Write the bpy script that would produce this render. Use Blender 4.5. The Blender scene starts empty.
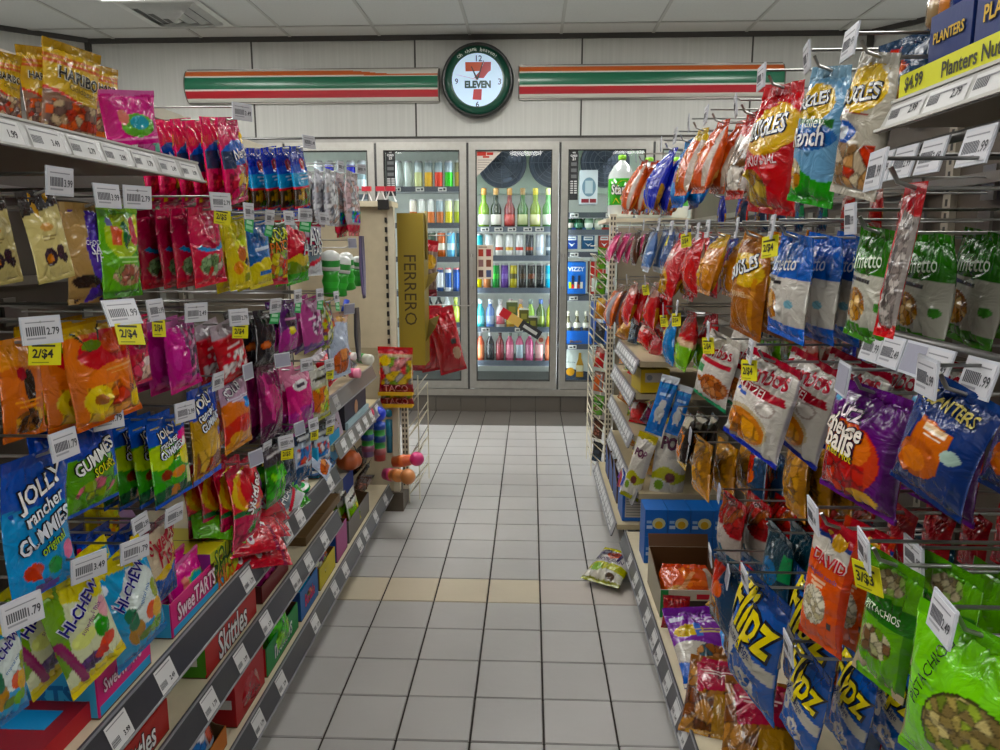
LAMP=14.0; LED=11.0; EXPO=0.32
import bpy, math, random
from mathutils import Matrix, Vector, Euler
PI=math.pi
rnd=random.Random(7)
scene=bpy.context.scene
COL=scene.collection
# ------------------------------------------------------------------ camera
F=750.0; VX,VY=531.0,245.0; H=1.34
TH=math.atan((375-VY)/F); YAW=math.atan((VX-500)/math.hypot(F,375-VY))
cy,sy,ct,st=math.cos(YAW),math.sin(YAW),math.cos(TH),math.sin(TH)
FW=Vector((-sy*ct,cy*ct,-st)); RT=Vector((cy,sy,0)); UPV=Vector((-sy*st,cy*st,ct))
CAMP=Vector((0,0,H))
def ray(x,y): return FW+RT*((x-500)/F)+UPV*((375-y)/F)
def onX(x,y,X): d=ray(x,y); return CAMP+d*(X/d.x)
def onY(x,y,Y): d=ray(x,y); return CAMP+d*(Y/d.y)
def onZ(x,y,Z): d=ray(x,y); return CAMP+d*((Z-H)/d.z)
def proj(p):
    q=p-CAMP; w=q.dot(FW); return (500+F*q.dot(RT)/w, 375-F*q.dot(UPV)/w)
cd=bpy.data.cameras.new('camera'); cam=bpy.data.objects.new('camera',cd); COL.objects.link(cam)
cd.sensor_width=36; cd.lens=36*F/1000; cd.clip_start=0.02
m=Matrix((( RT.x,UPV.x,-FW.x),(RT.y,UPV.y,-FW.y),(RT.z,UPV.z,-FW.z)))
cam.matrix_world=Matrix.Translation(CAMP)@m.to_4x4()
scene.camera=cam
# ------------------------------------------------------------------ colour / material
def lin(c): return c/12.92 if c<=0.04045 else ((c+0.055)/1.055)**2.4
_hc={}
def hx(s):
    if not isinstance(s,str): return s
    if s not in _hc: _hc[s]=tuple(lin(int(s[i:i+2],16)/255) for i in (0,2,4))
    return _hc[s]
def mat(name,rough=.5,metal=0.,gain=1.,coat=0.,spec=.5,col=None,bump=0.,bscale=60.,alpha=1.,emis=0.,trans=0.,var=.0):
    M=bpy.data.materials.new(name); M.use_nodes=True; nt=M.node_tree; b=nt.nodes['Principled BSDF']
    b.inputs['Roughness'].default_value=rough; b.inputs['Metallic'].default_value=metal
    b.inputs['Coat Weight'].default_value=coat; b.inputs['Coat Roughness'].default_value=.08
    b.inputs['Specular IOR Level'].default_value=spec
    b.inputs['Transmission Weight'].default_value=trans
    b.inputs['Alpha'].default_value=alpha
    if col is None:
        a=nt.nodes.new('ShaderNodeAttribute'); a.attribute_name='Col'; src=a.outputs['Color']
    else:
        a=nt.nodes.new('ShaderNodeRGB'); a.outputs[0].default_value=(*hx(col),1); src=a.outputs[0]
    tc=nt.nodes.new('ShaderNodeTexCoord')
    if col is None and name.startswith('printed'):
        hs=nt.nodes.new('ShaderNodeHueSaturation'); hs.inputs['Saturation'].default_value=1.14; nt.links.new(src,hs.inputs['Color']); src=hs.outputs[0]
    if gain!=1:
        g=nt.nodes.new('ShaderNodeVectorMath'); g.operation='SCALE'; g.inputs['Scale'].default_value=gain; nt.links.new(src,g.inputs[0]); src=g.outputs[0]
    if var>0:
        n=nt.nodes.new('ShaderNodeTexNoise'); n.inputs['Scale'].default_value=bscale*.2; n.inputs['Detail'].default_value=4
        nt.links.new(tc.outputs['Object'],n.inputs['Vector'])
        mr=nt.nodes.new('ShaderNodeMapRange'); mr.inputs['To Min'].default_value=1-var; mr.inputs['To Max'].default_value=1+var
        mr.inputs['From Min'].default_value=.3; mr.inputs['From Max'].default_value=.7
        nt.links.new(n.outputs['Fac'],mr.inputs['Value'])
        vm=nt.nodes.new('ShaderNodeVectorMath'); vm.operation='SCALE'
        nt.links.new(src,vm.inputs[0]); nt.links.new(mr.outputs[0],vm.inputs['Scale']); src=vm.outputs[0]
    nt.links.new(src,b.inputs['Base Color'])
    if emis>0:
        nt.links.new(src,b.inputs['Emission Color']); b.inputs['Emission Strength'].default_value=emis
    if bump>0:
        n=nt.nodes.new('ShaderNodeTexNoise'); n.inputs['Scale'].default_value=bscale; n.inputs['Detail'].default_value=3
        n.inputs['Distortion'].default_value=1.2
        bp=nt.nodes.new('ShaderNodeBump'); bp.inputs['Strength'].default_value=bump; bp.inputs['Distance'].default_value=.006
        nt.links.new(tc.outputs['Object'],n.inputs['Vector']); nt.links.new(n.outputs['Fac'],bp.inputs['Height'])
        nt.links.new(bp.outputs[0],b.inputs['Normal'])
    return M
M={}
M['foil']=mat('printed_film',.20,0,.80,.4,.5,bump=.95,bscale=34)
M['card']=mat('printed_card',.55,0,.85,.1,.4,bump=.04,bscale=80)
M['plastic']=mat('moulded_plastic',.3,0,.9,.2,.5,bump=.03)
M['paint']=mat('painted_steel',.42,0,1,0,.4,bump=.05,bscale=90,var=.05)
M['metal']=mat('brushed_metal',.36,.75,1,0,.5,bump=.05,bscale=120,var=.06)
M['wire']=mat('zinc_wire',.3,.85,.85,0,.5)
M['can']=mat('printed_can',.25,.15,1,.3,.5)
M['glossy']=mat('bottle_glass',.08,0,1,.6,.7)
M['matte']=mat('matte_paper',.8,0,1,0,.2,bump=.05)
M['lamp']=mat('lamp_diffuser',.6,emis=1.0)
def clear(name,tint,gl=.25,mixf=.1):
    C=bpy.data.materials.new(name); C.use_nodes=True; nt=C.node_tree; nt.nodes.clear()
    o=nt.nodes.new('ShaderNodeOutputMaterial'); t=nt.nodes.new('ShaderNodeBsdfTransparent'); t.inputs[0].default_value=(*tint,1)
    g=nt.nodes.new('ShaderNodeBsdfGlossy'); g.inputs['Roughness'].default_value=gl; mx=nt.nodes.new('ShaderNodeMixShader')
    lw=nt.nodes.new('ShaderNodeLayerWeight'); lw.inputs[0].default_value=mixf
    nt.links.new(lw.outputs['Fresnel'],mx.inputs[0]); nt.links.new(t.outputs[0],mx.inputs[1]); nt.links.new(g.outputs[0],mx.inputs[2])
    nt.links.new(mx.outputs[0],o.inputs[0]); return C
M['glass']=clear('door_glass',(.93,.96,.95),.02,.3)
M['film']=clear('clear_film',(.86,.87,.88),.12,.55)
# ------------------------------------------------------------------ mesh builder
class MB:
    def __init__(s): s.v=[]; s.f=[]; s.c=[]; s.sm=[]; s.mi=[]; s.vc={}
    def face(s,idx,c,smooth=False,mi=0): s.f.append(tuple(idx)); s.c.append(c); s.sm.append(smooth); s.mi.append(mi)
    def quad(s,pts,c,mi=0):
        b=len(s.v); s.v+= [tuple(p) for p in pts]; s.face(range(b,b+len(pts)),hx(c),False,mi); return s
    def box(s,x0,y0,z0,x1,y1,z1,c,mi=0,xf=None,cols=None):
        b=len(s.v); P=[(x0,y0,z0),(x1,y0,z0),(x1,y1,z0),(x0,y1,z0),(x0,y0,z1),(x1,y0,z1),(x1,y1,z1),(x0,y1,z1)]
        if xf: P=[tuple(xf@Vector(p)) for p in P]
        s.v+=P; c=hx(c)
        # faces: bottom, top, y0(front), x1, y1, x0
        for k,q in enumerate(((0,3,2,1),(4,5,6,7),(0,1,5,4),(1,2,6,5),(2,3,7,6),(3,0,4,7))):
            s.face([b+i for i in q],hx(cols[k]) if cols and cols[k] else c,False,mi)
        return s
    def tube(s,pts,r,c,n=6,mi=0,r2=None):
        c=hx(c); pts=[Vector(p) for p in pts]; rings=[]
        for i,p in enumerate(pts):
            d=(pts[min(i+1,len(pts)-1)]-pts[max(i-1,0)]).normalized()
            a=Vector((0,0,1)) if abs(d.z)<.9 else Vector((1,0,0))
            u=d.cross(a).normalized(); w=d.cross(u)
            rr=r if r2 is None else r+(r2-r)*i/(len(pts)-1)
            b=len(s.v); s.v+=[tuple(p+u*(rr*math.cos(2*PI*k/n))+w*(rr*math.sin(2*PI*k/n))) for k in range(n)]; rings.append(b)
        for a,b in zip(rings,rings[1:]):
            for k in range(n): s.face((a+k,a+(k+1)%n,b+(k+1)%n,b+k),c,True,mi)
        s.face([rings[0]+k for k in range(n)],c,False,mi); s.face([rings[-1]+n-1-k for k in range(n)],c,False,mi)
        return s
    def lathe(s,prof,n=16,xf=None,mi=0,o=(0,0,0)):
        # prof: list of (r,z,colour of the band above this ring)
        rings=[]
        for r,z,c in prof:
            b=len(s.v)
            P=[Vector((o[0]+r*math.cos(2*PI*k/n),o[1]+r*math.sin(2*PI*k/n),o[2]+z)) for k in range(n)]
            if xf: P=[xf@p for p in P]
            s.v+=[tuple(p) for p in P]; rings.append(b)
        for i in range(len(prof)-1):
            a,b=rings[i],rings[i+1]; c=hx(prof[i][2])
            for k in range(n): s.face((a+k,a+(k+1)%n,b+(k+1)%n,b+k),c,True,mi)
        s.face([rings[0]+n-1-k for k in range(n)],hx(prof[0][2]),False,mi)
        s.face([rings[-1]+k for k in range(n)],hx(prof[-1][2]),False,mi)
        return s
    def text(s,t,fn,w,c,bold=0.0,ysc=1.0,mi=0):
        # fn maps (x,y) centred text coords, width w, to a 3D point
        tv,tf,asp=text_geo(t,bold); b=len(s.v); c=hx(c)
        s.v+=[tuple(fn(x*w,y*w*ysc)) for x,y in tv]
        for f in tf: s.face([b+i for i in f],c,False,mi)
        return s
    def build(s,name,mats,parent=None,loc=None,rot=None):
        me=bpy.data.meshes.new(name); me.from_pydata(s.v,[],s.f)
        if not isinstance(mats,(list,tuple)): mats=[mats]
        for k in mats: me.materials.append(M[k] if isinstance(k,str) else k)
        me.polygons.foreach_set('use_smooth',s.sm); me.polygons.foreach_set('material_index',s.mi)
        at=me.color_attributes.new('Col','FLOAT_COLOR','CORNER'); buf=[]
        for f,c in zip(s.f,s.c):
            if c is None:
                for i in f: buf+=[*s.vc[i],1.]
            else: buf+=[*c,1.]*len(f)
        at.data.foreach_set('color',buf); me.update()
        ob=bpy.data.objects.new(name,me); COL.objects.link(ob)
        if parent: ob.parent=parent
        if loc is not None: ob.location=loc
        if rot is not None: ob.rotation_euler=rot
        return ob
_tc={}
def _tgeo(t,bold):
    k=(t,bold)
    if k in _tc: return _tc[k]
    cu=bpy.data.curves.new('lettering','FONT'); cu.body=t; cu.size=1; cu.offset=bold; cu.resolution_u=2
    o=bpy.data.objects.new('lettering',cu); COL.objects.link(o); bpy.context.view_layer.update()
    me=bpy.data.meshes.new_from_object(o.evaluated_get(bpy.context.evaluated_depsgraph_get()))
    import bmesh
    bm=bmesh.new(); bm.from_mesh(me); xs=[v.co.x for v in bm.verts]; wd=max(xs)-min(xs)
    for k in range(1,int(wd/.10)+1): bmesh.ops.bisect_plane(bm,geom=bm.verts[:]+bm.edges[:]+bm.faces[:],plane_co=(min(xs)+.10*k,0,0),plane_no=(1,0,0))
    for k in range(-3,11): bmesh.ops.bisect_plane(bm,geom=bm.verts[:]+bm.edges[:]+bm.faces[:],plane_co=(0,.10*k+.05,0),plane_no=(0,1,0))
    bm.to_mesh(me); bm.free()
    vs=[(v.co.x,v.co.y) for v in me.vertices]; fs=[tuple(p.vertices) for p in me.polygons]
    bpy.data.objects.remove(o); bpy.data.meshes.remove(me); bpy.data.curves.remove(cu)
    if bold: mnx,mxx,mny,mxy=_tgeo(t,0.0)[3]   # plain extents keep an outline registered on its letters
    else: mnx=min(v[0] for v in vs);mxx=max(v[0] for v in vs);mny=min(v[1] for v in vs);mxy=max(v[1] for v in vs)
    W=mxx-mnx; cx,cyy=(mnx+mxx)/2,(mny+mxy)/2
    _tc[k]=([((x-cx)/W,(y-cyy)/W) for x,y in vs],fs,(mxy-mny)/W,(mnx,mxx,mny,mxy)); return _tc[k]
def text_geo(t,bold): return _tgeo(t,bold)[:3]
def empty(name,loc=(0,0,0),rot=(0,0,0)):
    o=bpy.data.objects.new(name,None); COL.objects.link(o); o.location=loc; o.rotation_euler=rot; o.empty_display_size=.05; return o
used={}
def tag(o,label,cat,group=None,kind=None):
    label=' '.join(label.split()); n=len(label.split())
    if n>16: print('LONG',n,label)
    if label in used: print('DUP',label)
    used[label]=1
    o['label']=label; o['category']=cat
    if group: o['group']=group
    if kind: o['kind']=kind
    return o
def struct(o): o['kind']='structure'; return o
def copy_tree(o,parent=None):
    c=o.copy(); COL.objects.link(c); c.parent=parent
    for ch in list(o.children): copy_tree(ch,c)
    return c
ORD=['first','second','third','fourth','fifth','sixth','seventh','eighth','ninth','tenth','eleventh','twelfth']
# ------------------------------------------------------------------ the setting
WY=5.99; CH=2.9; S=.2032
def floor_tiles():
    b=MB(); b.box(-4.2,-2.5,-.06,3.8,WY,-.004,'3b3733')
    ob=b.build('floor','matte'); struct(ob)
    b=MB(); x00=.045; y00=1.848; g=.0026; r=random.Random(3)
    for i in range(-17,17):
        for j in range(-8,19):
            x0=x00+i*S; y0=y00+j*S
            if x0<-3.9 or x0>3.3: continue
            if j>=18: col='5d5853'
            elif j==4 and i in(-2,-1,-3,-4): col='c6bba4'
            elif j==4 and i in (0,1): col='b5ada6'
            else:
                k=r.uniform(-.03,.03)+.60; q=r.uniform(-.016,.012); col=tuple(lin(.695+q-d) for d in (0,.006,.014))
            y1=y0+S-g
            if j==18: y1=WY
            if j>18: continue
            z=r.uniform(-.0006,.0006)
            X0,X1,Y0=x0+g,x0+S-g,y0+g; c=.002
            bi=len(b.v)
            b.v+=[(X0,Y0,-.004),(X1,Y0,-.004),(X1,y1,-.004),(X0,y1,-.004),(X0+c,Y0+c,z),(X1-c,Y0+c,z),(X1-c,y1-c,z),(X0+c,y1-c,z)]
            cc=hx(col)
            for q in ((4,5,6,7),(0,1,5,4),(1,2,6,5),(2,3,7,6),(3,0,4,7)): b.face([bi+t for t in q],cc)
    T=mat('glazed_floor_tile',.33,0,1,0,.45,bump=.12,bscale=14,var=.045)
    struct(b.build('floor',T))
floor_tiles()
# base of the cooler wall: dark cove tiles
b=MB()
b.box(-4,WY-.004,0,3.2,WY+.2,.136,'4b4642')
struct(b.build('baseboard_back','matte'))
b=MB()
for i in range(-18,15):
    x0=.045+i*S; b.box(x0+.003,WY-.014,.002,x0+S-.003,WY-.004,.134,'565049')
struct(b.build('baseboard_back','plastic'))
# fascia wall over the cooler
P=bpy.data.materials.new('ribbed_wall_panel'); P.use_nodes=True; nt=P.node_tree; bs=nt.nodes['Principled BSDF']
tc=nt.nodes.new('ShaderNodeTexCoord'); mp=nt.nodes.new('ShaderNodeMapping'); mp.inputs['Scale'].default_value=(60,60,1.2)
n=nt.nodes.new('ShaderNodeTexNoise'); n.inputs['Scale'].default_value=1; n.inputs['Detail'].default_value=3
cr=nt.nodes.new('ShaderNodeValToRGB'); cr.color_ramp.elements[0].position=.3; cr.color_ramp.elements[1].position=.7
cr.color_ramp.elements[0].color=(*hx('b3b3ae'),1); cr.color_ramp.elements[1].color=(*hx('bdbdb8'),1)
nt.links.new(tc.outputs['Object'],mp.inputs[0]); nt.links.new(mp.outputs[0],n.inputs['Vector']); nt.links.new(n.outputs[0],cr.inputs[0]); nt.links.new(cr.outputs[0],bs.inputs['Base Color']); bs.inputs['Roughness'].default_value=.6
A0=Vector((-3.41,WY)); A1=Vector((-4.6,WY-1.0)); B0=Vector((2.5,WY)); B1=Vector((3.7,WY-1.55))
b=MB(); b.box(-3.41,WY,2.165,2.5,WY+.12,CH,'c3c1ba'); w=b.build('wall_back',P); struct(w)
b=MB()
for x in (-3.4,-2.145,-.89,.374,1.639,2.48): b.box(x-.006,WY-.004,2.165,x+.006,WY,CH-.03,'4c4a48')
struct(b.build('trim_1','matte'))
b=MB(); b.box(-3.41,WY-.02,CH-.035,2.5,WY,CH,'4a4846'); struct(b.build('trim_2','matte'))
def slab(p,q,z0,z1,th,c,name,m):
    p=Vector((*p,0));q=Vector((*q,0)); d=(q-p).normalized(); n=Vector((-d.y,d.x,0))*th
    b=MB(); bi=len(b.v); b.v+=[tuple(v+Vector((0,0,z))) for z in (z0,z1) for v in (p,q,q+n,p+n)]
    for f in ((0,3,2,1),(4,5,6,7),(0,1,5,4),(1,2,6,5),(2,3,7,6),(3,0,4,7)): b.face([bi+i for i in f],hx(c))
    return struct(b.build(name,m))
slab(A1,A0,0,CH,.1,'c3c1ba','wall_left',P); slab(B0,B1,0,CH,.1,'c3c1ba','wall_right',P)
slab((-4.6,-2.5),A1,0,CH,.1,'bdbbb4','wall_left',P); slab(B1,(3.7,-2.5),0,CH,.1,'bdbbb4','wall_right',P)
slab((3.7,-2.5),(-4.6,-2.5),0,CH,.1,'bdbbb4','wall_front',P)
slab(A1+Vector((.02,-.02)),A0+Vector((.0,-.02)),CH-.035,CH-.001,-.02,'4a4846','trim_3','matte')
slab(B0+Vector((0,-.02)),B1+Vector((-.02,-.02)),CH-.035,CH-.001,-.02,'4a4846','trim_4','matte')
b=MB(); b.box(-3.43,WY-.03,2.165,-3.39,WY,CH-.03,'45433f'); b.box(2.47,WY-.03,2.165,2.51,WY,CH-.03,'45433f'); struct(b.build('trim_5','matte'))
# ceiling
b=MB(); b.box(-4.7,-2.6,CH,3.8,WY+.2,CH+.06,'c6c6c2'); struct(b.build('ceiling',mat('ceiling_board',.85,bump=.12,bscale=300,var=.03)))
b=MB()
for k in range(-8,10):
    x=-.12+k*.684-.35
    if -4.6<x<3.7: b.box(x-.011,-2.5,CH-.006,x+.011,WY,CH-.0005,'b2b1ac')
y=5.71
while y>-2.4:
    b.box(-4.6,y-.011,CH-.0068,3.7,y+.011,CH-.0008,'b2b1ac'); y-=.684
struct(b.build('trim_6','matte'))
# air vent: stepped square diffuser
def vent(x0,y0,x1,y1):
    t=empty('ceiling_vent',((x0+x1)/2,(y0+y1)/2,CH))
    cx,cyy=(x0+x1)/2,(y0+y1)/2; hw,hh=(x1-x0)/2,(y1-y0)/2
    b=MB(); b.box(-hw,-hh,-.012,hw,-hh+.05,-.007,'cfcfca'); b.box(-hw,hh-.05,-.012,hw,hh,-.007,'cfcfca'); b.box(-hw,-hh+.05,-.012,-hw+.05,hh-.05,-.007,'cfcfca'); b.box(hw-.05,-hh+.05,-.012,hw,hh-.05,-.007,'cfcfca')
    b.build('frame','paint',t)
    b=MB(); b.box(-hw+.05,-hh+.05,-.004,hw-.05,hh-.05,-.002,'8c8c8a'); b.build('duct_opening','matte',t)
    for k in range(4):
        f=1-.055-k*.24
        if f<.1: f=.12
        W_,H_=hw*f-.03,hh*f-.03; z0,z1=-.012-.012*k,-.034-.012*k; o=.045 if k<3 else min(W_,H_)*.9; b=MB()
        def ring(e,z): return [(-W_+e,-H_+e,z),(W_-e,-H_+e,z),(W_-e,H_-e,z),(-W_+e,H_-e,z)]
        A,B=ring(0,z0),ring(o,z1)
        for i in range(4): b.quad([A[i],A[(i+1)%4],B[(i+1)%4],B[i]][::-1],'e2e2de'); b.quad([A[i],A[(i+1)%4],B[(i+1)%4],B[i]],'dcdcd8')
        b.build('louvre','paint',t)
    tag(t,'square stepped air vent in the ceiling at upper left','vent')
vent(-2.72,5.06,-2.15,5.66)
# troffer lights
lid=0
def troffer(x,y,where,w=.6,l=1.2,P_=1.0,vis=True):
    t=empty('ceiling_light',(x,y,CH))
    b=MB()
    for (a,c,d,e) in ((-w/2,-l/2,w/2,-l/2+.03),(-w/2,l/2-.03,w/2,l/2),(-w/2,-l/2+.03,-w/2+.03,l/2-.03),(w/2-.03,-l/2+.03,w/2,l/2-.03)): b.box(a,c,-.03,d,e,-.008,'dcdcd8')
    b.build('frame','paint',t)
    b=MB(); b.box(-w/2+.03,-l/2+.03,-.026,w/2-.03,l/2-.03,-.009,'ffffff')
    E_=M['lampw']; b.build('diffuser',E_,t)
    tag(t,where,'ceiling light','ceiling light panels')
    return t
M['lampw']=bpy.data.materials.new('lamp_white'); M['lampw'].use_nodes=True; q=M['lampw'].node_tree.nodes['Principled BSDF']
q.inputs['Emission Color'].default_value=(1,.985,.94,1); q.inputs['Emission Strength'].default_value=LAMP; q.inputs['Base Color'].default_value=(.9,.9,.9,1)
troffer(-2.46,4.42,'white ceiling light panel just in front of the square air vent')
for i,(x,y,wd) in enumerate([(-1.45,3.3,'over the far half of the left shelves'),(-1.45,1.0,'over the near half of the left shelves'),(-.1,-1.0,'over the aisle behind the camera'),(-.1,4.35,'added over the far aisle end to brighten its floor'),  # the far aisle panel is an added, unseen lamp for the floor
    (1.65,4.4,'over the far side of the right shelves'),(1.65,1.6,'over the right shelves near the camera'),(-2.46,2.0,'over the left shelves near the camera'),(1.65,-.8,'at the right behind the camera'),(-2.46,-.6,'at the left behind the camera')]):
    troffer(x,y,'white ceiling light panel '+wd)
# ------------------------------------------------------------------ wall signs and clock
def stripe_sign(x0,x1,z0,z1,label,wave):
    t=empty('wall_sign',((x0+x1)/2,WY-.002,(z0+z1)/2)); L=x1-x0; Hh=z1-z0
    b=MB(); nu,nv=90,40; base=0
    for j in range(nv+1):
        v=j/nv
        for i in range(nu+1):
            u=i/nu; b.v.append((-L/2+L*u,-.012-.075*math.sin(PI*v)**.6,-Hh/2+Hh*v))
    def col(u,v):
        if wave: 
            k=max(0,min(1,(u-.62)/.2)); k=k*k*(3-2*k); top=.93-.12*k; bot=.78-.04*k
        else: top,bot=.93,.78
        if v>.97 or v<.02: return '6d6b68'
        if v>top: return 'd9d6cc'
        if v>bot: return 'd06428'
        if v>.735: return 'd9d6cc'
        if v>.37: return '1a6a4c'
        if v>.315: return 'd9d6cc'
        if v>.12: return 'b92732'
        return 'd9d6cc'
    for j in range(nv):
        for i in range(nu):
            a=j*(nu+1)+i; b.face((a,a+1,a+nu+2,a+nu+1),hx(col((i+.5)/nu,(j+.5)/nv)),True)
    b.build('striped_face','plastic',t)
    b=MB()
    for s in(-1,1):
        ps=[(s*L/2,-.012-.078*math.sin(PI*k/20)**.6,-Hh/2+Hh*k/20) for k in range(21)]; ps=[(s*L/2,0,-Hh/2)]+ps+[(s*L/2,0,Hh/2)]
        q=[(x+s*.008,y,z) for x,y,z in ps]
        for k in range(len(ps)-1): b.quad([ps[k],ps[k+1],q[k+1],q[k]],'77736d')
        b.quad(q,'77736d')
    b.box(-L/2,-.02,Hh/2-.006,L/2,0,Hh/2+.004,'77736d'); b.box(-L/2,-.02,-Hh/2-.004,L/2,0,-Hh/2+.006,'77736d')
    b.build('end_cap','metal',t)
    tag(t,label,'sign')
stripe_sign(-2.645,-.71,2.415,2.662,'convex orange, green and red striped wall sign left of the round clock',True)
stripe_sign(-.095,1.86,2.43,2.675,'convex orange, green and red striped wall sign right of the round clock',False)
def clock():
    R_=.272; t=empty('wall_clock',(-.41,WY-.002,2.558))
    X=Matrix.Rotation(PI/2,4,'X')   # z -> -y
    b=MB(); b.lathe([(R_*.97,0,'1c1f1d'),(R_,.03,'1c1f1d'),(R_,.07,'1c1f1d'),(R_*.965,.095,'1c1f1d'),(R_*.92,.095,'1c1f1d'),(R_*.90,.085,'1c1f1d')],48,X); b.build('rim','plastic',t)
    b=MB(); b.lathe([(R_*.905,.07,'0e3d30'),(R_*.905,.086,'0e4a38'),(R_*.70,.088,'0e4a38')],48,X)
    s='Oh thank heaven!'
    n=len(s)
    for i,ch in enumerate(s):
        if ch==' ': continue
        a=PI/2+ (n/2-.5-i)*.092; 
        ux,uz=math.cos(a),math.sin(a)
        def fn(x,y,ux=ux,uz=uz): return (ux*R_*.795+x*uz+y*ux, -.0905, uz*R_*.795-x*ux+y*uz)
        w_={'O':.024,'h':.015,'t':.010,'a':.015,'n':.015,'k':.015,'e':.015,'v':.016,'!':.004}[ch]
        b.text(ch,fn,w_,'e8efe8',bold=.01)
    b.build('green_ring','plastic',t)
    b=MB(); b.lathe([(R_*.70,.06,'b9d2ea'),(R_*.70,.089,'b9d2ea')],48,X)
    b.build('face','clockface',t)
    b=MB(); q=.0005; k=R_/290*0.98   # measured px -> metres
    def pg(pts,c,y=-.0905): b.quad([((px-348)*k,y,(388-py)*k) for px,py in pts],c)
    pg([(250,250),(405,250),(365,320),(252,322)][::-1],'cf5228')
    pg([(405,250),(460,250),(458,315),(436,330),(400,375),(320,372),(345,345),(372,318)][::-1],'c42f38')
    pg([(318,460),(385,460),(380,545),(308,540)][::-1],'c42f38')
    b.build('seven_logo','plastic',t); b=MB()
    def fl(cx,cz): return lambda x,y:(cx+x,-.0912,cz+y)
    b.text('ELEVEN',fl(.003,-.034*.95),.19,'1c4a44',bold=.055,ysc=1.15)
    for s,px,py,w_ in (('12',362,222,.045),('9',178,398,.024),('3',530,402,.022),('6',348,578,.024)): b.text(s,fl((px-348)*k,(388-py)*k),w_,'25364a',bold=.015,ysc=1.0)
    b.build('numerals','plastic',t)
    b=MB()
    def hand(dx,dz,w_,c,y):
        L=math.hypot(dx,dz); nx,nz=-dz/L*w_,dx/L*w_
        b.quad([(-nx,y,-nz),(dx-nx*.4,y,dz-nz*.4),(dx+nx*.4,y,dz+nz*.4),(nx,y,nz)][::-1],c)
    hand((400-348)*k,(388-240)*k,.006,'1d2b2b',-.096); hand((300-348)*k,(388-285)*k,.0075,'1d2b2b',-.098); b.build('hands','plastic',t)
    b=MB(); hand((178-348)*k,(388-348)*k,.0018,'d98a70',-.1); b.build('second_hand','plastic',t)
    tag(t,'round backlit wall clock with dark green ring and red seven logo','clock')
M['clockface']=mat('backlit_dial',.5,emis=.38)
clock()
# ------------------------------------------------------------------ walk-in cooler
q=bpy.data.materials.new('led'); q.use_nodes=True; p=q.node_tree.nodes['Principled BSDF']; p.inputs['Emission Color'].default_value=(.86,.95,1,1); p.inputs['Emission Strength'].default_value=LED
M['ledlamp']=q
b=MB(); b.box(-3.4,WY-.005,2.113,2.5,WY+.12,2.165,'8c8a86'); struct(b.build('trim_7','metal'))
b=MB(); b.box(-3.4,WY-.012,2.15,2.5,WY-.005,2.165,'4a4846'); struct(b.build('trim_8','matte'))
b=MB(); b.box(-3.4,WY-.03,.136,2.5,WY+.12,.190,'9d9992'); struct(b.build('trim_9','metal'))
# liner
b=MB(); D=1.25
b.box(-3.3,WY+.13+D,0,2.4,WY+.2+D,2.6,'d9ddd4'); b.box(-3.35,WY+.12,0,-3.25,WY+.2+D,2.6,'d9ddd4'); b.box(2.35,WY+.12,0,2.45,WY+.2+D,2.6,'d9ddd4')
b.box(-3.4,WY+.12,2.42,2.5,WY+.2+D,2.5,'c9cdc4'); b.box(-3.4,WY+.1,.02,2.5,WY+.2+D,.1,'6a6a68'); b.box(-3.4,WY+.06,2.165,2.5,WY+.12,2.45,'55534f')
struct(b.build('wall_cooler','paint'))
pitch=.7195; DX=[-1.93+pitch*i for i in (-1,0,1,2,3,4,5)]   # left edges of the doors
DX=[-1.199+.7145*i for i in (-3,-2,-1,0,1,2,3,4)]
dn=0
for i,x0 in enumerate(DX):
    dn+=1; w_=.695; fr=.052; t=empty('door_%d'%dn,(x0,WY-.03,.196)); struct(t); hgt=1.925
    b=MB(); fz=.06
    c='a09e98'
    def mit(o,i_,c): pass
    b.box(0,0,0,fr,.045,hgt,c); b.box(w_-fr,0,0,w_,.045,hgt,c); b.box(fr,0,0,w_-fr,.045,fz,c); b.box(fr,0,hgt-fz,w_-fr,.045,hgt,c)
    b.build('door_frame','metal',t)
    b=MB()
    for (a0,c0,a1,c1) in ((fr,fz,fr+.008,hgt-fz),(w_-fr-.008,fz,w_-fr,hgt-fz),(fr,fz,w_-fr,fz+.008),(fr,hgt-fz-.008,w_-fr,hgt-fz)): b.box(a0,.002,c0,a1,.04,c1,'3a3937')
    b.build('gasket','matte',t)
    b=MB(); b.quad([(fr+.008,.02,fz+.008),(w_-fr-.008,.02,fz+.008),(w_-fr-.008,.02,hgt-fz-.008),(fr+.008,.02,hgt-fz-.008)],'ffffff'); b.build('glass_pane','glass',t)
    b=MB(); b.box(.012,-.03,.80,.03,-.0005,.825,'33312f'); b.box(.012,-.03,1.05,.03,-.0005,1.075,'33312f'); b.box(.014,-.036,.80,.028,-.028,1.075,'a9a7a2'); b.build('handle','metal',t)
    # mullion between the doors
    b=MB(); b.box(x0+w_+.0015,WY-.028,.19,x0+.7145-.0015,WY+.10,2.113,'2f2e2d'); struct(b.build('trim_%d'%(10+i),'plastic'))
    b=MB(); b.box(x0+w_-.005,WY+.1,.22,x0+.7145+.02,WY+.13,2.05,'f4f6ff'); lb=b.build('cooler_lamp','ledlamp'); tag(lb,'vertical white lamp behind the %s cooler door post from the left'%ORD[i],'lamp','cooler post lamps')
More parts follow.
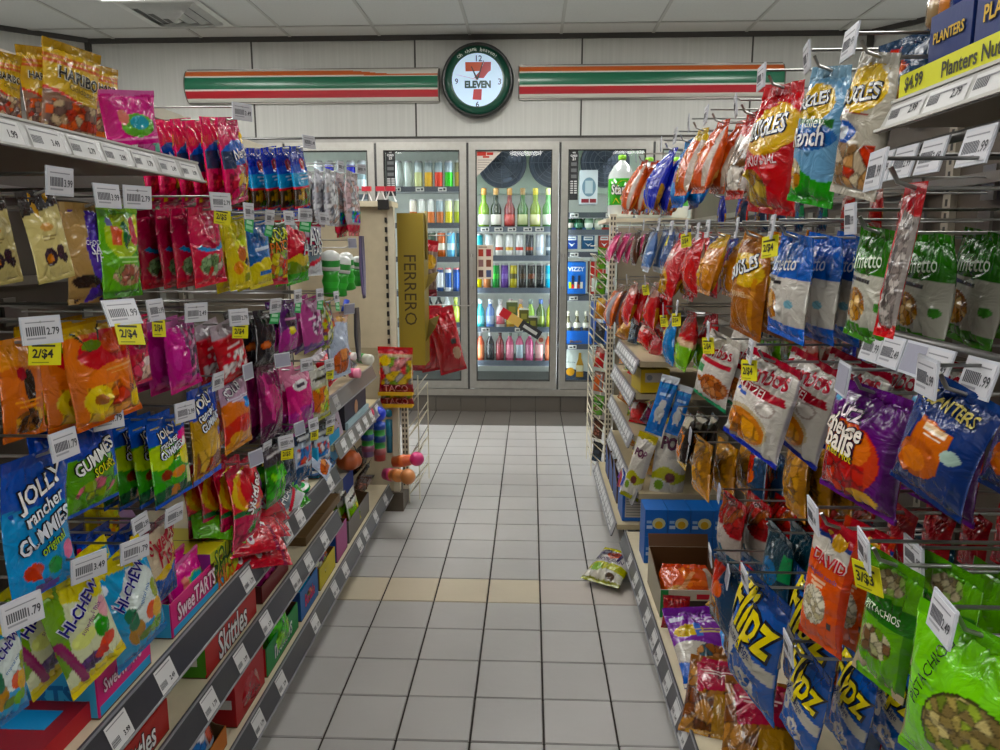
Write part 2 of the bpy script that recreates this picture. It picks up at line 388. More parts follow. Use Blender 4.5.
# unit coolers with round fan shrouds
def unit_cooler(x,n,label):
    t=empty('evaporator_unit',(x,7.15,2.08)); 
    b=MB(); b.box(-.25,-.1,.26,n*.5-.25,.25,.33,'9aa0a0'); b.box(-.25,-.02,-.27,n*.5-.25,.25,.26,'d3e4d0'); b.build('housing','paint',t)
    X=Matrix.Rotation(PI/2,4,'X')
    for k in range(n):
        cx=k*.47
        b=MB(); T=Matrix.Translation((cx,-.02,0))@X
        b.lathe([(.215,0,'6a7484'),(.225,.03,'6a7484'),(.218,.055,'6a7484'),(.205,.05,'7a8494'),(.19,.02,'6a7484')],32,T)
        fs=b.build('fan_shroud','plastic',t)
        b=MB()
        for rr in (.06,.1,.14,.18): b.tube([(cx+rr*math.cos(a*PI/12),-.078,rr*math.sin(a*PI/12)) for a in range(25)],.003,'a0a8b4',4)
        for a in range(8): b.tube([(cx,-.078,0),(cx+.21*math.cos(a*PI/4),-.07,.21*math.sin(a*PI/4))],.003,'a0a8b4',4)
        b.build('guard_wires','wire',fs)
        b=MB()
        for a in range(4):
            an=a*PI/2+.3; T2=T@Matrix.Rotation(an,4,'Z')
            pts=[T2@Vector(p) for p in ((.02,-.03,.03),(.17,-.06,.022),(.185,.05,.045),(.03,.03,.045))]; b.quad(pts,'6b7484')
        b.build('fan_blade','metal',fs)
    tag(t,label,'evaporator unit')
unit_cooler(-.27,3,'round fan evaporator unit high in the cooler behind third and fourth doors')
# bottles, cans
def lathe_obj(name,prof,m,n=14):
    b=MB(); b.lathe(prof,n); o=b.build(name,m); return o
def canprof(r,h,c,top='c9c9c9',band=None,bc=None):
    p=[(r*.8,0,'b5b5b5'),(r,h*.03,c)]
    if band: p+= [(r,h*band[0],bc),(r,h*band[1],c)]
    p+=[(r,h*.93,top),(r*.8,h*.985,top),(r*.8,h,top),(r*.72,h*.985,top)]
    return p
def bottle(r,h,c,cap,lab=None,neck=.35,lz=(.12,.42)):
    p=[(r*.85,0,c),(r,h*.03,c)]
    if lab: p+=[(r,h*lz[0],c),(r*1.015,h*lz[0]+.0005,lab),(r*1.015,h*lz[1],c),(r,h*lz[1]+.0005,c)]
    s=1-neck
    p+=[(r,h*(s-.12),c),(r*.8,h*(s-.03),c),(r*.48,h*(s+.05),c),(r*.42,h*.83,cap),(r*.50,h*.835,cap),(r*.50,h*.99,cap),(r*.42,h,cap)]
    return p
def shelf(x0,z,door,idx,c='565d66',Y0=6.14,labels=0):
    # wire-front cooler shelf
    t=empty('cooler_shelf',(x0,Y0,z)); L=.66
    b=MB(); b.box(0,.012,-.012,L,.5,0,'7a7d80'); b.build('deck','paint',t)
    b=MB(); b.box(0,0,-.035,L,.012,.012,c); b.box(0,-.002,-.035,L,0,-.031,'b8bcc0'); b.build('price_rail','paint',t)
    r=random.Random(idx*7+int(door*3))
    for k in range(labels):
        xx=.05+k*(L-.1)/max(labels,1)+r.uniform(0,.02); b=MB(); b.box(xx,-.0035,-.027,xx+.068,-.0025,.004,'e9e9e4'); b.box(xx+.01,-.004,-.02,xx+.035,-.0036,-.008,'55565a'); b.box(xx+.042,-.004,-.02,xx+.06,-.0036,-.002,'3a3a3c'); b.build('price_label','card',t)
    tag(t,'cooler shelf, %s from the top, behind the %s cooler door'%(ORD[idx],door_word(door)),'cooler shelf','cooler shelves')
def door_word(d): return {0:'third',2:'second',3:'clock-side third',4:'fourth'}.get(d,ORD[d-1])
DN={1:'leftmost visible',2:'second visible',3:'middle',4:'right-hand'}
def door_word(d): return DN[d]
cnt={}
protos={}
def put(key,mk,x,y,z,label,cat,group):
    if key not in protos: o=mk(); protos[key]=o
    else: o=copy_tree(protos[key])
    o.location=(x,y,z); tag(o,label,cat,group); return o
def row(door,shelf_i,items,Y,z,cat,kind_word,name):
    # items: list of (px, profile-key, maker)
    for k,(px,key,mk,cw) in enumerate(items):
        x=onY(px,250,Y).x
        put(key,mk,x,Y,z+.001,'%s %s, %s from left, %s row behind the %s door'%(cw,kind_word,ORD[k],['top','second','third','fourth','fifth','sixth','lowest'][shelf_i],door_word(door)),cat,'drinks in the cooler')
def can(c,band=None,bc=None,r=.031,h=.155,top='c9c9c9'):
    key=('can',c,band,bc,r,h); return key,(lambda: lathe_obj('drink_can',canprof(r,h,c,top,band,bc),M['can']))
def bot(c,cap,lab=None,r=.036,h=.27,neck=.35,lz=(.12,.42)):
    key=('bot',c,cap,lab,r,h); return key,(lambda: lathe_obj('drink_bottle',bottle(r,h,c,cap,lab,neck,lz),M['glossy']))
def it(px,km,w): return (px,km[0],km[1],w)
YB=6.21
# door 2 (x 378..466)
x2=DX[3]+.02; x3=DX[4]+.02; x4=DX[5]+.02; x1=DX[2]+.02
for k,z in enumerate((1.79,1.505,1.235,.955,.70,.42)): shelf(x2,z,2,k,'4a4f58',labels=3 if k==0 else 0)
w1=[('dfe9e4',None,'white'),('d5e0da',None,'pale silver'),('c9d6d8','d2d9a0','grey'),('9aa6a6','d8ae46','gold'),('9fb0b6','d8574a','coral'),('a9b9c2','52c74a','green'),('8d8a70','b59a50','olive')]
row(2,0,[it(400+9.9*i,can(a,(.04,.58) if bb else None,bb,.034,.215),w) for i,(a,bb,w) in enumerate(w1)],YB,1.79,'can','tall can','drink_can')
w2=[('e3dccf','d98b62','cream'),('dde1dc','c9c2b0','white'),('d8dcd8','dd8a5d','peach'),('9fb0b8','c9805a','blue-grey'),('d5dcb0','d3c832','yellow'),('a9b58a','93a03c','moss')]
row(2,1,[it(414+8.8*i,can(a,(.04,.5),bb,.031,.2),w) for i,(a,bb,w) in enumerate(w2)],YB,1.505,'can','tall can','drink_can')
w3=[('2f4a38','e0703c'),('c96a3e','e7e2d0'),('7fc1e6','d8eef8'),('1d4f5c','2a6b78')]
row(2,2,[it(432+9.5*i,can(a,(.3,.55),bb,.034,.215),w) for i,(a,bb,w) in enumerate([(*w3[0],'dark green'),(*w3[1],'orange'),(*w3[2],'sky-blue'),(*w3[3],'teal')])],YB,1.235,'can','tall can','drink_can')
row(2,3,[it(432+8*i,can(a,(.2,.8),bb,.028,.2,'d98a8a'),w) for i,(a,bb,w) in enumerate([('d9dede','4a5560','silver'),('35507e','e4e9ee','navy'),('e4e8ec','3a5c9c','white'),('2f4b86','3b5eae','dark-blue')])],YB,.955,'can','slim can','drink_can')
row(2,4,[it(428,bot('3a3f40','d8d8d8','dcdcd4'),'dark'),it(438,bot('3a3f40','dadada','e6e0e0'),'black-white'),it(446,bot('cfd8dc','bcbcbc','e9e9e9'),'clear'),it(455,bot('b4d04a','cfe06a','c9e05a',.036,.22),'lime-yellow'),it(463,bot('d8a070','cfcfcf','e0c0a0'),'peach')],YB,.70,'bottle','bottle','drink_bottle')
row(2,5,[it(428,bot('283848','a8a8a8','2f6cb8'),'dark blue'),it(440,bot('274878','d8d8d8','3a78d8'),'blue'),it(452,bot('2f5f9f','e8e8e8','4a88d8'),'bright blue'),it(461,bot('2a2f3a','9a9a9a','c8c8c8'),'black')],YB,.42,'bottle','bottle','drink_bottle')
# door 1 tall blue/white cans
for k,z in enumerate((1.73,1.40,1.05,.70)): shelf(x1,z,1,k)
row(1,0,[it(322+10.5*i,can(a,(.35,.85),bb,.036,.23),w) for i,(a,bb,w) in enumerate([('dfe6ee','dfe6ee','white'),('e3e9f2','3538b4','white and violet-blue'),('dfe6ea','b7c4c4','plain silver'),('e3e9f2','3538b4','white and indigo'),('cfd9dd','8fa3a6','grey-green')])],YB,1.78,'can','tall can','drink_can')
row(1,1,[it(330+10*i,can(a,(.35,.85),bb,.036,.2),w) for i,(a,bb,w) in enumerate([('cfd6de','5a6f8a','steel-blue'),('a34a44','dcdcdc','brick-red'),('d9d9d2','b7c4c4','plain pale')])],YB,1.40,'can','can','drink_can')
# door 3
for k,z in enumerate((1.475,1.245,.985,.665,.385)): shelf(x3,z,3,k,'5a6470',labels=5 if k==0 else 2 if k==3 else 0)
W=[('7fae2a','cf9a3c','e3e6d8','lime-green'),('22301c','c99a4a','e8e6da','dark'),('7e1f1c','cf9a48','c9413a','red'),('3a6a28','a8874a','b9c48a','forest-green'),('7f9a1e','d8c832','dfe0a8','yellow-green'),('5c9a58','cfd88a','e6efe6','pale green')]
row(3,0,[it(p,bot(c,cap,lab,.045,.315,.40,(.08,.34)),w) for p,(c,cap,lab,w) in zip((484,496,509.5,522.5,535,547.5),W)],YB,1.475,'bottle','wine bottle','wine_bottle')
w5=[('2b9aa8','c9c23a','teal'),('d5dde2','aab4bc','silver'),('e6e6e2','c0503c','white-red'),('e9eaea','d8b46a','white-gold'),('e2e4e6','c8483c','pale red-banded'),('3d4248','a0503c','charcoal'),('d8dfe6','c4d4ea','ice-white'),('6d7c86','dbe2e6','slate')]
row(3,1,[it(479+10.1*i,can(a,(.28,.42),bb,.033,.185),w) for i,(a,bb,w) in enumerate(w5)],YB,1.245,'can','tall can','drink_can')
w6=[('cfc92f','e0da50','yellow'),('c98a66','d8a080','salmon'),('1f9a3c','5ccf5c','green'),('6a4a9c','8f76c4','purple'),('c2b43a','5c5620','mustard'),('2c2a26','4c3c2c','black'),('2a2622','6a4030','dark brown'),('1f2426','3a3a3a','jet-black'),('34b0d8','7fd0ea','cyan')]
row(3,2,[it(478+8.9*i,can(a,(.4,.6),bb,.031,.205),w) for i,(a,bb,w) in enumerate(w6)],YB,.985,'can','tall can','drink_can')
w7=[('2fc0c4','d8f0f0','7fdede','turquoise'),('6f95e0','dfe6f2','aac4ea','pale blue'),('e6dfe0','dcdcdc','c85a6a','white-pink'),('e0a52e','c8a8b0','f0d264','amber-yellow'),('e2a828','c8b0a8','f0cf5c','golden'),('8fc42e','a0b8b0','bcd84a','lime'),('4c6a1f','3f6ab8','7e943a','olive'),('c6d62a','c4a8c8','e2ea4c','chartreuse')]
row(3,3,[it(480+10.2*i,bot(a,cap,lab,.036,.235,.3),w) for i,(a,cap,lab,w) in enumerate(w7)],YB,.665,'bottle','juice bottle','drink_bottle')
w8=[('d8603c','8a8a8a','e88a5a','orange-red'),('26282a','cfcfcf','3a3c3e','black'),('8c2430','5c3030','a83a48','wine-red'),('d84a7a','8a9a8a','f08aa8','pink'),('cf5a86','9aa09a','b8d0e0','pink-and-blue'),('d8508c','dcdcdc','e67aac','magenta'),('d8708c','b0a898','f0b8b8','rose'),('d8673a','b8b8a8','e89068','orange')]
row(3,4,[it(480+10.0*i,bot(a,cap,lab,.034,.25,.28,(.1,.55)),w) for i,(a,cap,lab,w) in enumerate(w8)],YB,.385,'bottle','drink bottle','drink_bottle')
row(3,5,[it(484+13*i,bot('3b4044','c9cdd0','5c646a',.03,.11),w) for i,w in enumerate(['short dark','squat grey','small black','little grey','dim grey'])],YB,.11,'bottle','bottle','drink_bottle')
# door 4: shelf, packs
for k,z in enumerate((1.585,1.275,.925,.525,.15)): shelf(x4,z,4,k,'4a4f58',labels=1 if k==1 else 3 if k in(2,3) else 2)
def box_t(name,x0,x1,z0,z1,Y,dep,cols,fn,label,cat,m='card'):
    b=MB(); b.box(x0,Y,z0,x1,Y+dep,z1,cols)
    if fn: fn(b,x0,x1,z0,z1,Y)
    o=b.build(name,m); tag(o,label,cat); return o
def carton(px0,px1,py0,py1,Y,dep,col,fn,label,name='beer_carton',cat='carton'):
    a=onY(px0,py1,Y); c=onY(px1,py0,Y); return box_t(name,a.x,c.x,a.z,c.z,Y,dep,col,fn,label,cat)
def vizzy(b,x0,x1,z0,z1,Y):
    cx=(x0+x1)/2; h=z1-z0
    b.text('VIZZY',lambda x,y:(cx+x,Y-.002,z0+h*.78+y),(x1-x0)*.82,'e8f2ff',bold=.03)
    for k,c in enumerate(('b9d83a','e0504a','f0f0e8','b05038','f0f0e8')):
        xx=x0+.02+k*(x1-x0-.04)/5; b.box(xx,Y-.004,z0+.02+h*.1,xx+(x1-x0)*.13,Y-.001,z0+h*.38,c)
    for k in range(2): xx=x0+(x1-x0)*(.28+.32*k); b.box(xx,Y-.005,z0+h*.3,xx+.02,Y-.001,z0+h*.58,'20304a')
carton(566,586,262,294,6.17,.3,'2a72d0',vizzy,'blue carton of slim cans on the third shelf of the right-hand door')
def redbox(b,x0,x1,z0,z1,Y): b.box(x0+.01,Y-.002,z0+.02,x1-.03,Y-.001,(z0+z1)/2,'dfe8dc')
carton(590,606,262,294,6.17,.3,'c2352f',redbox,'red and white carton beside the blue carton of slim cans')
def sixpack(px0,px1,c1,c2,tc,label):
    a=onY(px0,249,6.17); c=onY(px1,218,6.17)
    t=empty('bottle_carrier',(a.x,6.17,a.z)); w=c.x-a.x
    b=MB(); b.box(0,0,0,w,.13,.17,c1); b.box(0,-.0015,.115,w,0,.15,c2); cx=w/2
    b.box(w*.12,-.003,.07,w*.88,-.0016,.10,'e9f2f2'); b.box(w*.2,-.0035,.08,w*.8,-.003,.086,c1); b.quad([(w*.2,-.003,.05),(w*.5,-.003,.035),(w*.8,-.003,.05),(w*.5,-.003,.02)],'e9f2f2'); b.build('carton_sleeve','card',t)
    for k in range(2):
        for j in range(2):
            o=lathe_obj('bottle_neck',[(.03,0,'12482c'),(.028,.05,'12482c'),(.014,.1,'12482c'),(.013,.14,'d8a33c'),(.014,.155,'c9923a')],M['glossy']); o.parent=t; o.location=(w*(.25+.5*k),.035+.06*j,.12)
    tag(t,label,'bottle carrier')
sixpack(566,578,'2b4c9a','e4e86a','ALE','blue and yellow six bottle carrier on the second shelf of right-hand door')
sixpack(582,595,'1b5a86','7fd8e4','PILS','teal-topped six bottle carrier beside the blue and yellow one')
sixpack(599,610,'b03a30','e8a0a0','BREW','red-topped six bottle carrier beside the wire end rack')
for k,(px,c,lab) in enumerate(((569,'17543a','f0e8d8'),(579,'1a4a30','2f7a5c'),(589,'9cc4a4','dfeae0'),(599,'b9cdb0','cfd8c8'))):
    key=('g',c); put(key,lambda c=c,lab=lab: lathe_obj('drink_bottle',bottle(.038,.13,c,'c9923a',lab,.3),M['glossy']),onY(px,210,6.2).x,6.2,1.46,'squat %s jar-like bottle, %s on the hidden upper shelf of right-hand door'%(['emerald','deep green','mint','pale green'][k],ORD[k]),'bottle','drinks in the cooler')
shelf(x4,1.45,4,5)
def cooljug(b,x0,x1,z0,z1,Y):
    cx=(x0+x1)/2; cz=(z0+z1)/2; n=24
    b.quad([(cx+.055*math.cos(2*PI*k/n),Y-.002,cz+.075*math.sin(2*PI*k/n)) for k in range(n)],'7d98a6'); b.box(cx-.03,Y-.003,cz-.05,cx+.03,Y-.0021,cz+.05,'c2d2d6')
    b.box(x0+.01,Y-.003,z0+.01,x0+.07,Y-.001,z0+.04,'8a3038'); b.box(x1-.06,Y-.003,z0+.01,x1-.01,Y-.001,z0+.04,'8a3038')
carton(580,598,170,204,6.2,.2,'dfe8ea',cooljug,'tall white carton with grey oval on the top shelf of right-hand door')
def modelo(b,x0,x1,z0,z1,Y):
    cx=x0+(x1-x0)*.38; b.text('Modelo',lambda x,y:(cx+x,Y-.002,z0+(z1-z0)*.2+y),(x1-x0)*.45,'8a7458',bold=.02)
t=carton(566,592,331,344,6.17,.3,'2a6fd2',modelo,'low blue bottle carton on the fourth shelf of right-hand door')
for k in range(3):
    key=('w','neck'); put(key,lambda: lathe_obj('drink_bottle',bottle(.03,.25,'6b6440','e8e2c8','e8e4d4',.35,(.45,.62)),M['glossy']),onY(568+9*k,330,6.2).x,6.215,.555,'white-necked beer bottle, %s from left, rising from low blue carton'%ORD[k],'bottle','drinks in the cooler')
carton(593,610,303,344,6.17,.3,'2a62c8',lambda b,x0,x1,z0,z1,Y:b.box(x0+.03,Y-.002,z0+.15,x0+.08,Y-.001,z0+.24,'dfe6f0'),'tall blue carton right of the low blue bottle carton')
def corona(b,x0,x1,z0,z1,Y):
    w=x1-x0;h=z1-z0
    b.quad([(x0,Y-.002,z0),(x1,Y-.002,z0),(x1,Y-.002,z0+h*.25),(x0,Y-.002,z0+h*.4)],'26364a')
    cx,cz=x0+w*.2,z0+h*.27; b.quad([(cx+.035*math.cos(2*PI*k/16),Y-.003,cz+.035*math.sin(2*PI*k/16)) for k in range(16)],'c9922e')
    X=x0+w*.55; b.quad([(X-.03,Y-.004,z0+h*.1),(X+.03,Y-.004,z0+h*.1),(X+.03,Y-.004,z0+h*.5),(X+.012,Y-.004,z0+h*.7),(X+.01,Y-.004,z0+h*.88),(X-.01,Y-.004,z0+h*.88),(X-.012,Y-.004,z0+h*.7),(X-.03,Y-.004,z0+h*.5)],'b58a32')
    b.quad([(X-.028,Y-.005,z0+h*.28),(X+.028,Y-.005,z0+h*.28),(X+.028,Y-.005,z0+h*.48),(X-.028,Y-.005,z0+h*.48)],'d8d2b0')
    b.text('Corona',lambda x,y:(x0+w*.22+x,Y-.003,z0+h*.58+y),w*.32,'4a5a66')
carton(565,592,349,380,6.17,.3,'c8cfc8',corona,'pale beer carton with a printed bottle at the bottom of right-hand door')
# stickers on the glass
def sticker(name,px0,py0,px1,py1,col,label,fn=None,tri=False):
    Y=WY-.0115; a=onY(px0,py1,Y); c=onY(px1,py0,Y); b=MB()
    pts=[(a.x,Y,a.z),(c.x,Y,a.z),(c.x,Y,c.z),(a.x,Y,c.z)]
    if tri: pts=[(a.x,Y,a.z),(c.x,Y,c.z),(a.x,Y,c.z)]
    b.quad(pts,col); 
    if fn: fn(b,a.x,c.x,a.z,c.z,Y-.0006)
    tag(b.build(name,'card'),label,'sticker')
def id_s(b,x0,x1,z0,z1,Y):
    h=z1-z0;cx=(x0+x1)/2
    b.text('WE',lambda x,y:(cx+x,Y,z1-h*.07+y),.022,'e4e4e4',bold=.04); b.text('CARD',lambda x,y:(cx+x,Y,z1-h*.13+y),.05,'e4e4e4',bold=.04,ysc=1.1); b.text('21',lambda x,y:(cx+x,Y,z1-h*.19+y),.022,'e4e4e4',bold=.04)
    for k,q in enumerate((.26,.38,.5)): b.box(x0+.012,Y-.0004,z1-h*(q+.07),x1-.012,Y,z1-h*q,'6c6e70')
    for j in range(6): b.box(x0+.008,Y-.0004,z1-h*(.62+.045*j)-.01,cx-.004,Y,z1-h*(.62+.045*j),'cfcfcf'); b.box(cx+.004,Y-.0004,z1-h*(.62+.045*j)-.01,x1-.008,Y,z1-h*(.62+.045*j),'cfcfcf')
sticker('age_notice_sticker',386.5,149,395,196,'26282a','narrow black age notice sticker inside the second visible cooler door',id_s)
sticker('age_notice_sticker',569,149,578.5,200,'26282a','narrow black age notice sticker inside the right-hand cooler door',id_s)
def tri_s(b,x0,x1,z0,z1,Y):
    b.box(x0+.005,Y-.0004,z1-.05,x0+.075,Y,z1-.02,'c0392f'); b.box(x0+.08,Y-.0004,z1-.045,x0+.13,Y,z1-.025,'c0392f'); b.box(x0+.05,Y-.0004,z1-.065,x0+.10,Y,z1-.052,'c0392f')
    for k in range(5): b.box(x0+.01,Y-.0004,z1-.085-.018*k,x0+.12-.018*k,Y,z1-.078-.018*k,'a89f98')
sticker('corner_sticker',476.5,149,504,177,'d9d0c6','white triangular corner sticker with red print on the middle cooler door',tri_s,True)
def menu_s(b,x0,x1,z0,z1,Y):
    w=(x1-x0)/2.6;h=(z1-z0)/3.6
    cs=['4a2b28','7a5a58','9a3a30','3f4a6a','6a3a2c','8a2f3a']
    for i in range(2):
        for j in range(3): b.box(x0+.012+i*w*1.25,Y-.0004,z0+.015+j*h*1.1,x0+.012+i*w*1.25+w*.8,Y,z0+.015+j*h*1.1+h*.75,cs[i*3+j])
    b.box(x0+.015,Y-.0004,z1-.02,x0+.08,Y,z1-.012,'6a5a50')
sticker('picture_poster',477,245,493,279,'cdbfae','small beige picture poster on the middle cooler door',menu_s)
# price strip and tilted label on door 3 glass
def tilt_lab():
    a=onY(501,311,WY-.035); c=onY(540,336,WY-.035); d=(c-a); L=d.length; u=d.normalized(); n_=Vector((-u.z,0,u.x))
    b=MB(); hgt=.045
    def P_(s,v): q=a+u*(L*s)+n_*(v*hgt); return (q.x,q.y,q.z)
    for s0,s1,c_ in ((0,.22,'b3343a'),(.22,.5,'c2a262'),(.5,1,'26262a')):
        b.quad([P_(s0,-.8),P_(s1,-.8),P_(s1,.8),P_(s0,.8)],c_)
    b.quad([tuple(Vector(P_(s,v))+Vector((0,-.001,0))) for s,v in ((.58,-.3),(.92,-.3),(.92,.25),(.58,.25))],'b8b8b4')
    b.v=[v for v in b.v]
    bb=MB(); bb.v=list(b.v); bb.f=b.f; bb.c=b.c; bb.sm=b.sm; bb.mi=b.mi
    # give it card thickness
    bb.box(0,0,0,0.0001,.0001,.0001,'26262a')
    bb.v=bb.v[:-8]; bb.f=bb.f[:-6]; bb.c=bb.c[:-6]; bb.sm=bb.sm[:-6]; bb.mi=bb.mi[:-6]
    tag(bb.build('tilted_sticker','card'),'tilted red, tan and black strip sticker on the middle door glass','sticker')
    Y=WY-.0115
    for k,(px,py,w_,h_) in enumerate(((512,308,.09,.12),(524,315,.075,.11),(533,322,.07,.10))):
        p=onY(px,py,Y); b=MB(); b.box(p.x-w_/2,Y-.001,p.z-h_/2,p.x+w_/2,Y,p.z+h_/2,['4d5a36','4a4a1c','3f4128'][k]); b.box(p.x-w_/2,Y-.0016,p.z+h_/2-.014,p.x+w_/2,Y-.001,p.z+h_/2,'cfd4c4'); b.box(p.x-w_*.3,Y-.0016,p.z-h_*.3,p.x+w_*.3,Y-.001,p.z+h_*.1,'7a7a3a')
        tag(b.build('square_sticker','card'),'olive green square sticker, %s from left, above the tilted strip sticker'%ORD[k],'sticker','olive door stickers')
    p=onY(541,340,Y); b=MB(); b.lathe([(.036,0,'c9c4b8'),(.036,.001,'c9c4b8')],20,Matrix.Translation((p.x,Y,p.z))@Matrix.Rotation(PI/2,4,'X')); b.lathe([(.02,.0012,'a8645a'),(.02,.0018,'a8645a')],16,Matrix.Translation((p.x,Y,p.z))@Matrix.Rotation(PI/2,4,'X'))
    tag(b.build('round_sticker','card'),'round grey sticker at the lower end of the tilted strip sticker','sticker')
tilt_lab()
# ------------------------------------------------------------------ film bags
def bag_mesh(ops,w,h,d,nu,nv,seed,pinch=0):
    r=random.Random(seed); b=MB(); sb,stp=.055,.09
    creases=[]
    for k in range(26):
        top=r.random()<.55; cu=r.uniform(.05,.95); cv=(1-stp) if top else sb
        an=r.uniform(-.5,.5); L=r.uniform(.15,.45); creases.append((cu,cv,math.sin(an),(-1 if top else 1)*math.cos(an),L,r.uniform(.010,.024),r.uniform(-1,1)))
    for k in range(9):
        an=r.uniform(0,PI); creases.append((r.uniform(.1,.9),r.uniform(.2,.8),math.cos(an),math.sin(an),r.uniform(.15,.35),r.uniform(.015,.035),r.uniform(-1,1)))
    bend=r.uniform(-.04,.04)*h; wob=r.uniform(0,6); droop=r.uniform(-.012,.012)
    def surf(u,v,side):
        t=max(0,min(1,(v-sb)/(1-sb-stp))); env=math.sin(PI*t**.8)**.6 if 0<t<1 else 0
        a=abs(2*u-1); pr=max(0,1-a**2.5)**.7
        y=d/2*env*pr
        wr=0
        for (cu,cv,dx,dy,L,wd,am) in creases:
            X=(u-cu)*w/h; Y=v-cv; s=X*dx+Y*dy
            if -.02<s<L:
                q=(-X*dy+Y*dx)/wd
                if abs(q)<3: wr+=am*math.exp(-q*q)*(1-max(s,0)/L)
        y+=wr*.045*w*(.35+pr)*(1 if t>0 and t<1 else .4)
        if t<=0 or t>=1: y+=.012*w*math.sin(u*9+wob)
        x=(u-.5)*w*(1-.07*env*min(1,d/w*3))
        if pinch and v>.72: q=(v-.72)/.28; q=q*q*(3-2*q); x*=1-pinch*q; y+=pinch*q*.05*w*math.sin(u*26+wob)
        z=-h*(1-v)+ (h*droop*math.cos(u*PI) if v>.5 else 0)
        yy=-y if side==0 else y*.9
        yy+= bend*math.sin(v*PI)+ .01*w*math.sin(6*v+wob)
        return (x,yy,z)
    def colr(u,v):
        c=(.5,.5,.5)
        for o in ops:
            k=o[0]
            if k=='B': c=hx(o[1])
            elif k=='R':
                if o[1]<=u<=o[3] and o[2]<=v<=o[4]: c=hx(o[5])
            elif k=='E':
                if ((u-o[1])/o[3])**2+((v-o[2])/o[4])**2<=1: c=hx(o[5])
            elif k=='W':   # wave: below line -> colour, v0, amp, freq, phase, slope
                if v<o[1]+o[2]*math.sin(o[3]*u+o[4])+o[5]*(u-.5): c=hx(o[6])
            elif k=='V':   # above line
                if v>o[1]+o[2]*math.sin(o[3]*u+o[4])+o[5]*(u-.5): c=hx(o[6])
            elif k=='N':   # pile in ellipse/rect: cu,cv,ru,rv,size,cols,shape
                cu,cv,ru,rv,sz,cols,shp=o[1:8]
                ins=((u-cu)/ru)**2+((v-cv)/rv)**2<=1 if shp=='e' else abs(u-cu)<=ru and abs(v-cv)<=rv
                if ins:
                    gx,gy=u*w/sz/w*1.0,v*h/w/sz; best=9;sec=9;bi=0
                    ix,iy=int(gx),int(gy)
                    for aa in (-1,0,1):
                        for bb in (-1,0,1):
                            hs=((ix+aa)*73856093)^((iy+bb)*19349663)^(seed*83492791); px=(hs%1000)/1000;py=((hs//1000)%1000)/1000
                            dd=math.hypot(gx-(ix+aa+px),(gy-(iy+bb+py)))
                            if dd<best: sec=best;best=dd;bi=hs//7
                            elif dd<sec: sec=dd
                    cc=hx(cols[bi%len(cols)])
                    if sec-best<.13: cc=tuple(x*.45 for x in cc)
                    c=cc
            elif k=='P':
                pts=o[1]; ins=False; j=len(pts)-1
                for i in range(len(pts)):
                    xi,yi=pts[i];xj,yj=pts[j]
                    if (yi>v)!=(yj>v) and u<(xj-xi)*(v-yi)/(yj-yi)+xi: ins=not ins
                    j=i
                if ins: c=hx(o[2])
            elif k=='L':
                x0,y0,x1,y1,wd,cc=o[1:7]; ax,ay=(x1-x0)*w,(y1-y0)*h; L2=ax*ax+ay*ay
                s=max(0,min(1,((u-x0)*w*ax+(v-y0)*h*ay)/L2)); 
                if math.hypot((u-x0)*w-ax*s,(v-y0)*h-ay*s)<wd*w: c=hx(cc)
        return c
    W1=nu+1
    for side in (0,1):
        base=len(b.v)
        for j in range(nv+1):
            for i in range(W1):
                b.v.append(surf(i/nu,j/nv,side)); 
                b.vc[len(b.v)-1]=colr(i/nu,j/nv) if side==0 else colr(1-i/nu,j/nv)
        for j in range(nv):
            for i in range(nu):
                a=base+j*W1+i; q=(a,a+1,a+W1+1,a+W1)
                b.face(q if side==0 else q[::-1],None,True)
    # side seams
    n0=(nv+1)*W1
    for j in range(nv):
        for i in (0,nu):
            a=j*W1+i; c2=a+n0; q=(a,a+W1,c2+W1,c2)
            b.face(q if i==0 else q[::-1],None,True)
    for o in ops:
        if o[0]=='T':
            _,t,cu,cv,wf,c=o[:6]; out=o[6] if len(o)>6 else None; rot=o[7] if len(o)>7 else 0; ysc=o[8] if len(o)>8 else 1.; bold=o[9] if len(o)>9 else .02; sh=o[10] if len(o)>10 else 0
            cr,sr=math.cos(rot),math.sin(rot)
            def fn(off):
                def g(x,y):
                    x+=sh*y; X=x*cr-y*sr; Y=x*sr+y*cr
                    u=cu+X/w; v=cv+Y/h; p=surf(u,v,0); return (p[0],p[1]-off,p[2])
                return g
            if out: b.text(t,fn(.0014),w*wf,out,bold=bold*.5+.035,ysc=ysc)
            b.text(t,fn(.0032),w*wf,c,bold=bold*.35,ysc=ysc)
    return b
K={}
def kind(n,desc,ops,d=.28,short=None,fd=None): K[n]=dict(desc=desc,ops=[o if o[0]!='T' else o[:8]+((1+(o[8]-1)*.45) if len(o)>8 else 1.,)+tuple(o[9:]) if len(o)>8 else o for o in ops],d=d,short=short or desc)
_bm={}
SC=0
def make_bag(kn,w,h,hp,seed=None,dfac=1.):
    """returns a mesh datablock for this kind at this size"""
    k=K[kn]
    lod=(62,88) if hp>105 else (44,60) if hp>62 else (20,30)
    sd=seed if seed is not None else sum(map(ord,kn))
    b=bag_mesh(k['ops'],w,h,k['d']*w*dfac,lod[0],lod[1],sd,k.get('pinch',0))
    o=b.build('snack_bag' if kn in SNACK else 'candy_bag','foil')
    return o
SNACK=set()
